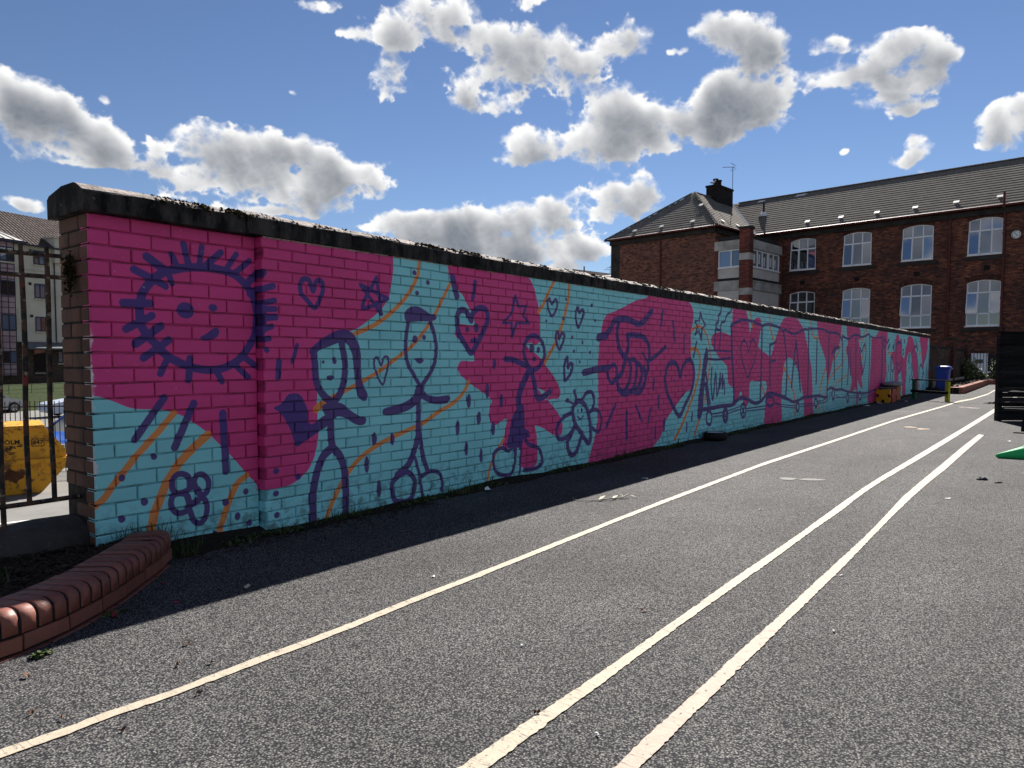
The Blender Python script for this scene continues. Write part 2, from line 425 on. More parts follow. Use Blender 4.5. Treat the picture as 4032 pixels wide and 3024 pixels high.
# grass bank under the flats
b = MB(); AX = Vector((0.964, 0.266, 0)); AN = Vector((0.266, -0.964, 0)); PA = Vector((20.618, 62.875, 0))
for i in range(12):
    p = [PA + AX * (-40 + i * 6.0), PA + AX * (-34 + i * 6.0)]
    b.add([p[0] + AN * 11.5 + Vector((0, 0, -2.03)), p[1] + AN * 11.5 + Vector((0, 0, -2.03)), p[1] + AN * 3.0 + Vector((0, 0, -0.74)), p[0] + AN * 3.0 + Vector((0, 0, -0.74)), p[0] - AN * 9 + Vector((0, 0, -0.74)), p[1] - AN * 9 + Vector((0, 0, -0.74))], [(0, 1, 2, 3), (3, 2, 5, 4)])
tag(b.build('grass_bank', M['lawn']), kind='structure')

# painted lines: left and right edge of each, in metres
def ribbon(name, left, right, mat, z=0.004, wob=0.0018, step=0.02):
    """two edge polylines resampled and frayed a little, as one sheet 4 mm above the asphalt"""
    def res(pl):
        pl = np.array(pl, float); d = np.r_[0, np.cumsum(np.hypot(*np.diff(pl, axis=0).T))]; return pl, d
    L, dl = res(left); Rr, dr = res(right)
    n = int(min(900, dl[-1] / step)); tt = np.linspace(0, 1, n) ** 1.7
    A = np.c_[np.interp(tt * dl[-1], dl, L[:, 0]), np.interp(tt * dl[-1], dl, L[:, 1])]
    B = np.c_[np.interp(tt * dr[-1], dr, Rr[:, 0]), np.interp(tt * dr[-1], dr, Rr[:, 1])]
    A[:, 1] += rng.normal(0, wob, n); B[:, 1] += rng.normal(0, wob, n)
    b = MB(); b.v = [(x, y, z) for x, y in A] + [(x, y, z) for x, y in B]
    b.f = [(i, n + i, n + i + 1, i + 1) for i in range(n - 1)]
    return tag(b.build(name, mat), kind='structure')

L1U = [(-1.2, 2.52), (0.69, 2.518), (0.851, 2.504), (1.015, 2.507), (1.204, 2.492), (1.54, 2.507), (1.772, 2.504), (2.049, 2.511), (2.392, 2.535), (2.98, 2.556), (4.627, 2.636), (5.404, 2.671), (8.151, 2.755), (11.099, 2.736), (15.96, 2.735), (21.29, 2.585), (24.232, 2.545), (25.759, 2.394), (29.88, 2.302), (37.097, 2.45), (41.0, 2.5)]
L1L = [(-1.2, 2.46), (0.673, 2.461), (0.835, 2.455), (0.997, 2.460), (1.183, 2.446), (1.506, 2.452), (1.734, 2.450), (2.007, 2.458), (2.339, 2.482), (2.909, 2.500), (4.547, 2.580), (5.281, 2.609), (7.946, 2.685), (10.794, 2.668), (15.494, 2.665), (20.774, 2.518), (23.574, 2.480), (25.024, 2.326), (29.012, 2.234), (35.779, 2.361), (41.0, 2.43)]
L2L = [(0.2, 1.362), (1.488, 1.361), (1.831, 1.365), (2.211, 1.366), (2.43, 1.369), (2.659, 1.376), (3.184, 1.388), (3.702, 1.404), (4.41, 1.414), (5.078, 1.426), (6.05, 1.457), (6.524, 1.468), (7.091, 1.483), (7.836, 1.490), (9.56, 1.482), (11.915, 1.474), (14.579, 1.462), (17.68, 1.457), (21.783, 1.455), (30, 1.45)]
L2R = [(0.2, 1.295), (1.543, 1.294), (1.833, 1.305), (2.054, 1.311), (2.199, 1.313), (2.407, 1.320), (2.642, 1.329), (3.189, 1.342), (3.879, 1.352), (4.404, 1.360), (5.077, 1.378), (6.108, 1.393), (6.445, 1.410), (7.132, 1.424), (7.791, 1.425), (9.438, 1.402), (11.634, 1.382), (14.366, 1.368), (17.606, 1.352), (20.265, 1.345), (30, 1.34)]
L3L = [(0.3, 1.0), (1.77, 1.006), (1.94, 1.013), (2.163, 1.016), (2.305, 1.017), (2.674, 1.023), (3.042, 1.027), (3.345, 1.029), (3.848, 1.037), (4.466, 1.046), (5.132, 1.054), (5.755, 1.073), (6.928, 1.118), (8.112, 1.127), (9.349, 1.130), (11.628, 1.143), (13.5, 1.135)]
L3R = [(0.3, 0.945), (1.815, 0.949), (1.949, 0.952), (2.203, 0.957), (2.351, 0.960), (2.73, 0.967), (3.132, 0.974), (3.441, 0.978), (3.889, 0.985), (4.448, 0.993), (5.161, 1.015), (5.99, 1.034), (6.987, 1.050), (8.002, 1.052), (8.989, 1.042), (10.587, 1.050), (13.4, 1.055)]
ribbon('painted_line', L1U, L1L, M['line_cream'])
ribbon('painted_line', L2L, L2R, M['line_cream'])
ribbon('painted_line', L3L, L3R, M['line_peach'])

def blot(name, c, rx, ry, mat, rot=0.0, z=0.004, n=28, rag=0.12, kind='structure'):
    b = MB(); pts = []
    ph = rng.uniform(0, 6.28, 4)
    for i in range(n):
        a = 2 * math.pi * i / n; k = 1 + rag * (math.sin(2 * a + ph[0]) * .5 + math.sin(3 * a + ph[1]) * .5 + math.sin(5 * a + ph[2]) * .35)
        x, y = rx * k * math.cos(a), ry * k * math.sin(a)
        pts.append((c[0] + x * math.cos(rot) - y * math.sin(rot), c[1] + x * math.sin(rot) + y * math.cos(rot), z))
    b.add(pts, [tuple(range(n))]); return tag(b.build(name, mat), kind=kind)
FR = R(-51.8)                              # across the view
blot('ground_patch', (7.23, 2.19), 0.085, 0.075, M['grey_patch'], FR)
blot('ground_patch', (7.33, 1.985), 0.13, 0.06, M['grey_patch'], FR)
blot('footprint_mark', (14.17, 2.21), 0.10, 0.085, M['peach_mark'], FR, rag=0.3)
blot('footprint_mark', (13.93, 1.98), 0.11, 0.085, M['peach_mark'], FR, rag=0.3)
blot('footprint_mark', (21.04, 2.097), 0.12, 0.15, M['pink_mark'], FR, rag=0.3)
blot('footprint_mark', (20.82, 1.876), 0.14, 0.12, M['pink_mark'], FR, rag=0.3)
for (x, y, a_) in [(19.9, 3.0, .3), (18.2, 3.1, .28), (23.2, 2.9, .12), (12.5, 3.2, .1)]:
    blot('paint_scuff', (x, y), a_, 0.02, M['pink_mark'], FR, rag=0.5)
for i in range(8):
    y = 8.0 + i * 0.001
# parking bays behind the railing
for k in range(3):
    p = Vector((3.0 + 0.9 * k, 14.5 - 0.25 * k, 0)); q = p + Vector((3.4, -0.9, 0))
    z = street_z(14) + 0.01
    MBq = MB(); MBq.add([(p.x, p.y, z), (q.x, q.y, z + .01), (q.x, q.y + .1, z + .01), (p.x, p.y + .1, z)], [(0, 1, 2, 3)])
    tag(MBq.build('parking_line', M['white_mark']), kind='structure')

# ------------------------------------------------------------------ the painted wall
wall = empty('painted_wall', (X0, WALL_Y, 0))
tag(wall, 'long brick wall with pink, turquoise and purple children\'s mural, along the playground', 'wall')

PINK = '''1.656,2.06,1.625,0.914,1.651,0.985,1.686,0.977,1.734,0.967,1.808,0.936,1.903,0.894,2.023,0.881,2.085,0.876,2.141,0.856,2.205,0.831,2.271,0.787,2.36,0.718,2.452,0.624,2.539,0.532,2.604,0.451,2.671,0.377,2.697,0.35,2.718,0.307,2.709,0.287,2.771,0.294,2.852,0.295,2.945,0.312,3.031,0.358,3.08,0.401,3.12,0.463,3.146,0.531,3.162,0.605,3.166,0.646,3.162,0.714,3.16,0.789,3.156,0.847,3.159,0.943,3.148,1.01,3.135,1.134,3.132,1.224,3.192,1.283,3.294,1.335,3.399,1.371,3.464,1.395,3.541,1.423,3.643,1.484,3.724,1.537,3.795,1.599,3.856,1.684,3.888,1.822,3.903,1.924,3.902,2.041,3.904,2.222,3.11,2.349
4.531,2.134,4.531,1.986,4.566,1.891,4.64,1.817,4.722,1.753,4.798,1.656,4.837,1.607,4.837,1.534,4.868,1.551,4.892,1.516,4.845,1.491,4.669,1.495,4.624,1.435,4.634,1.39,4.691,1.355,4.752,1.306,4.798,1.255,4.852,1.234,4.892,1.193,4.86,1.167,4.706,1.172,4.668,1.142,4.66,1.101,4.69,1.05,4.766,1.002,4.892,0.931,5.021,0.869,5.129,0.8,5.104,0.742,5.087,0.656,5.121,0.589,5.189,0.563,5.345,0.616,5.337,0.53,5.318,0.454,5.292,0.348,5.405,0.323,5.494,0.328,5.585,0.264,5.585,0.123,5.701,0.088,5.82,0.103,5.864,0.163,5.855,0.293,5.848,0.381,5.83,0.454,5.813,0.512,5.965,0.472,6.142,0.392,6.273,0.374,6.318,0.461,6.285,0.553,6.192,0.648,6.063,0.743,6.037,0.781,6.033,0.766,5.982,0.774,6.106,0.823,5.971,0.857,5.85,0.897,6.013,0.772,6.138,0.773,6.223,0.77,6.276,0.829,6.243,0.903,6.135,1.015,6.01,1.112,5.928,1.183,5.809,1.247,5.75,1.269,5.673,1.314,5.654,1.34,5.75,1.35,5.818,1.328,5.887,1.37,5.896,1.429,5.895,1.569,5.885,1.661,5.855,1.752,5.815,1.853,5.756,1.952,5.688,2.014,5.687,2.217
8.278,2.078,8.218,1.979,7.887,1.907,7.52,1.788,7.253,1.719,7.175,1.676,7.125,1.594,7.089,1.487,7.053,1.355,7.036,1.197,7.033,1.012,7.042,0.801,7.04,0.615,7.017,0.444,6.969,0.302,6.921,0.188,6.828,-0.104,8.3,-0.021,8.492,0.08,8.662,0.176,8.793,0.363,8.986,0.489,9.184,0.606,9.42,0.725,9.573,0.766,9.694,0.888,9.706,1.007,9.621,1.153,9.561,1.258,9.556,1.389,9.558,1.597,9.616,1.73,9.627,1.848,9.561,1.948,9.451,2.013,9.371,2.129
11.082,2.112,11.112,1.91,11.094,1.705,11.062,1.573,10.727,1.611,10.473,1.599,10.334,1.553,10.268,1.483,10.306,1.401,10.451,1.305,10.636,1.194,10.901,1.093,10.946,0.948,10.97,0.831,11.07,0.77,11.189,0.729,11.192,0.5,11.283,0.443,11.419,0.549,11.544,0.665,11.64,0.509,11.739,0.397,11.845,0.407,11.926,0.528,11.962,0.814,12.363,0.8,12.765,0.787,12.758,0.509,12.715,0.265,12.739,0.033,13.644,0.003,13.635,0.386,13.647,0.593,13.66,0.8,13.728,0.989,13.8,1.145,13.961,1.215,14.13,1.215,14.306,1.18,14.491,1.053,14.749,0.831,14.957,0.548,15.07,0.319,15.161,-0.026,15.723,-0.062,15.685,0.387,15.647,0.679,15.569,0.969,15.416,1.218,15.27,1.406,15.091,1.628,14.92,1.808,14.665,1.926,14.479,1.999,14.13,2.001,13.795,1.985,13.636,1.935,13.433,1.79,13.239,1.583,13.099,1.38,12.968,1.238,12.858,1.262,12.613,1.325,12.327,1.41,12.338,1.466,12.406,1.642,12.454,1.771,12.414,1.888,12.298,1.915,12.12,1.867,11.972,1.737,11.903,1.642,11.863,1.749,11.791,1.883,11.721,1.994,11.69,2.181,11.103,2.171
15.903,2.229,15.94,1.804,16.062,1.612,16.368,1.38,16.607,1.18,16.661,0.997,16.75,0.854,16.797,0.751,16.946,0.789,17.12,0.993,17.22,1.18,17.443,1.348,17.751,1.543,17.896,1.76,17.848,2.229
18.344,2.253,18.391,1.971,18.457,1.776,18.57,1.557,18.441,1.511,18.408,1.4,18.556,1.269,18.715,1.046,18.919,0.864,19.032,0.681,18.998,0.568,18.92,0.434,19.204,0.402,19.388,0.465,19.501,0.577,19.553,0.296,19.583,0.038,19.751,0.03,19.751,0.289,19.682,0.455,19.638,0.667,19.821,0.545,20.106,0.442,20.193,0.487,20.114,0.633,20.069,0.753,20.191,0.846,20.208,0.965,20.054,1.133,19.986,1.275,19.868,1.415,19.749,1.578,19.656,1.692,19.864,1.709,19.869,1.838,19.807,1.929,19.697,2.019,19.664,2.296
22.031,2.124,21.986,1.979,21.805,1.913,21.628,1.827,21.117,1.774,21.111,1.589,21.086,1.325,21.09,1.061,21.064,0.797,21.03,0.6,20.967,0.403,20.864,0.288,20.894,0.05,21.437,-0.002,22.061,0.01,22.734,0.375,22.988,0.51,23.11,0.622,23.194,0.764,23.198,0.979,23.089,1.252,23.126,1.48,23.199,1.696,23.238,1.911,23.103,2.121
24.678,1.974,24.531,1.917,24.423,1.72,24.404,1.495,24.375,1.435,23.924,1.431,23.849,1.342,23.951,1.254,24.043,1.136,24.211,1.016,24.341,0.911,24.405,0.745,24.488,0.457,25.012,0.459,25.047,0.643,25.108,0.765,25.344,0.808,25.564,0.727,25.673,0.568,25.741,0.409,25.806,0.012,26.321,0.007,26.3,0.394,26.303,0.635,26.399,0.843,26.41,1.036,26.427,1.196,26.538,1.326,26.789,1.424,27.063,1.427,27.219,1.329,27.336,1.197,27.459,1.031,27.647,0.778,27.728,0.592,28.18,0.515,28.361,0.34,28.365,0.047,28.823,0.031,28.785,0.503,28.634,0.765,28.535,1.025,28.339,1.266,28.106,1.452,27.877,1.635,27.657,1.783,27.396,1.91,27.153,1.962,26.694,1.971,26.456,1.904,26.375,1.758,26.181,1.611,26.081,1.435,26.019,1.291,25.9,1.236,25.594,1.305,25.452,1.414,25.431,1.538,25.459,1.724,25.467,1.825,25.317,1.884,25.196,1.827,25.125,1.764,25.033,1.839,24.959,1.951
28.818,2.065,28.96,1.756,29.157,1.549,29.297,1.374,29.384,1.198,29.472,1.021,29.614,0.842,29.796,0.858,29.906,1.019,30.14,1.235,30.328,1.417,30.468,1.564,30.595,1.785,30.627,2.078
30.765,2.082,30.853,1.937,31.02,1.756,31.105,1.571,31.085,1.385,30.986,1.014,31.126,0.901,30.984,0.735,30.964,0.55,31.117,0.379,31.278,-0.113,31.948,-0.138,31.472,2.101'''
POLYS = '''P 2.33,1.323,2.37,1.346,2.418,1.381,2.447,1.388,2.459,1.366,2.452,1.338,2.416,1.312,2.369,1.302,2.341,1.31
P 2.803,0.853,2.862,0.878,2.918,0.939,2.993,0.944,3.039,0.902,3.077,0.818,3.1,0.718,3.235,0.78,3.255,0.707,3.103,0.627,2.986,0.568,2.963,0.598,2.932,0.69,2.878,0.782,2.843,0.823
P 3.095,1.24,3.12,1.272,3.197,1.326,3.301,1.382,3.402,1.407,3.477,1.387,3.533,1.328,3.564,1.239,3.566,1.138,3.565,1.071,3.579,1.003,3.614,0.946,3.631,0.9,3.606,0.864,3.563,0.874,3.521,0.926,3.508,1.005,3.495,1.116,3.482,1.216,3.448,1.282,3.408,1.314,3.36,1.308,3.274,1.279,3.17,1.241,3.157,1.209,3.107,1.219
P 3.245,1.06,3.284,1.067,3.31,1.062,3.31,1.042,3.283,1.029,3.255,1.036
P 3.206,0.853,3.35,0.863,3.403,0.843,3.479,0.787,3.556,0.747,3.606,0.74,3.6,0.691,3.544,0.679,3.477,0.704,3.413,0.743,3.339,0.761,3.307,0.737,3.235,0.767
P 4.018,1.54,4.035,1.582,4.101,1.618,4.184,1.621,4.269,1.589,4.321,1.567,4.383,1.564,4.388,1.533,4.356,1.513,4.286,1.504,4.183,1.5,4.05,1.488,4.026,1.505
P 4.131,1.189,4.181,1.196,4.232,1.193,4.232,1.171,4.198,1.149,4.156,1.159
P 4.146,0.946,4.112,0.88,3.98,0.826,3.792,0.794,3.784,0.748,3.884,0.736,4.045,0.763,4.145,0.806,4.213,0.864
P 4.214,0.938,4.283,0.886,4.389,0.867,4.535,0.872,4.559,0.843,4.525,0.804,4.388,0.8,4.282,0.824,4.196,0.871
P 5.554,0.736,5.619,0.732,5.639,0.588,5.649,0.495,5.707,0.468,5.717,0.397,5.621,0.417,5.593,0.327,5.364,0.332,5.399,0.48,5.435,0.624
P 10.101,1.37,10.165,1.316,10.167,1.18,10.099,1.002,10.063,0.826,10.027,0.554,10.005,0.419,9.917,0.309,9.811,0.349,9.862,0.696,9.95,0.964,9.992,1.166'''
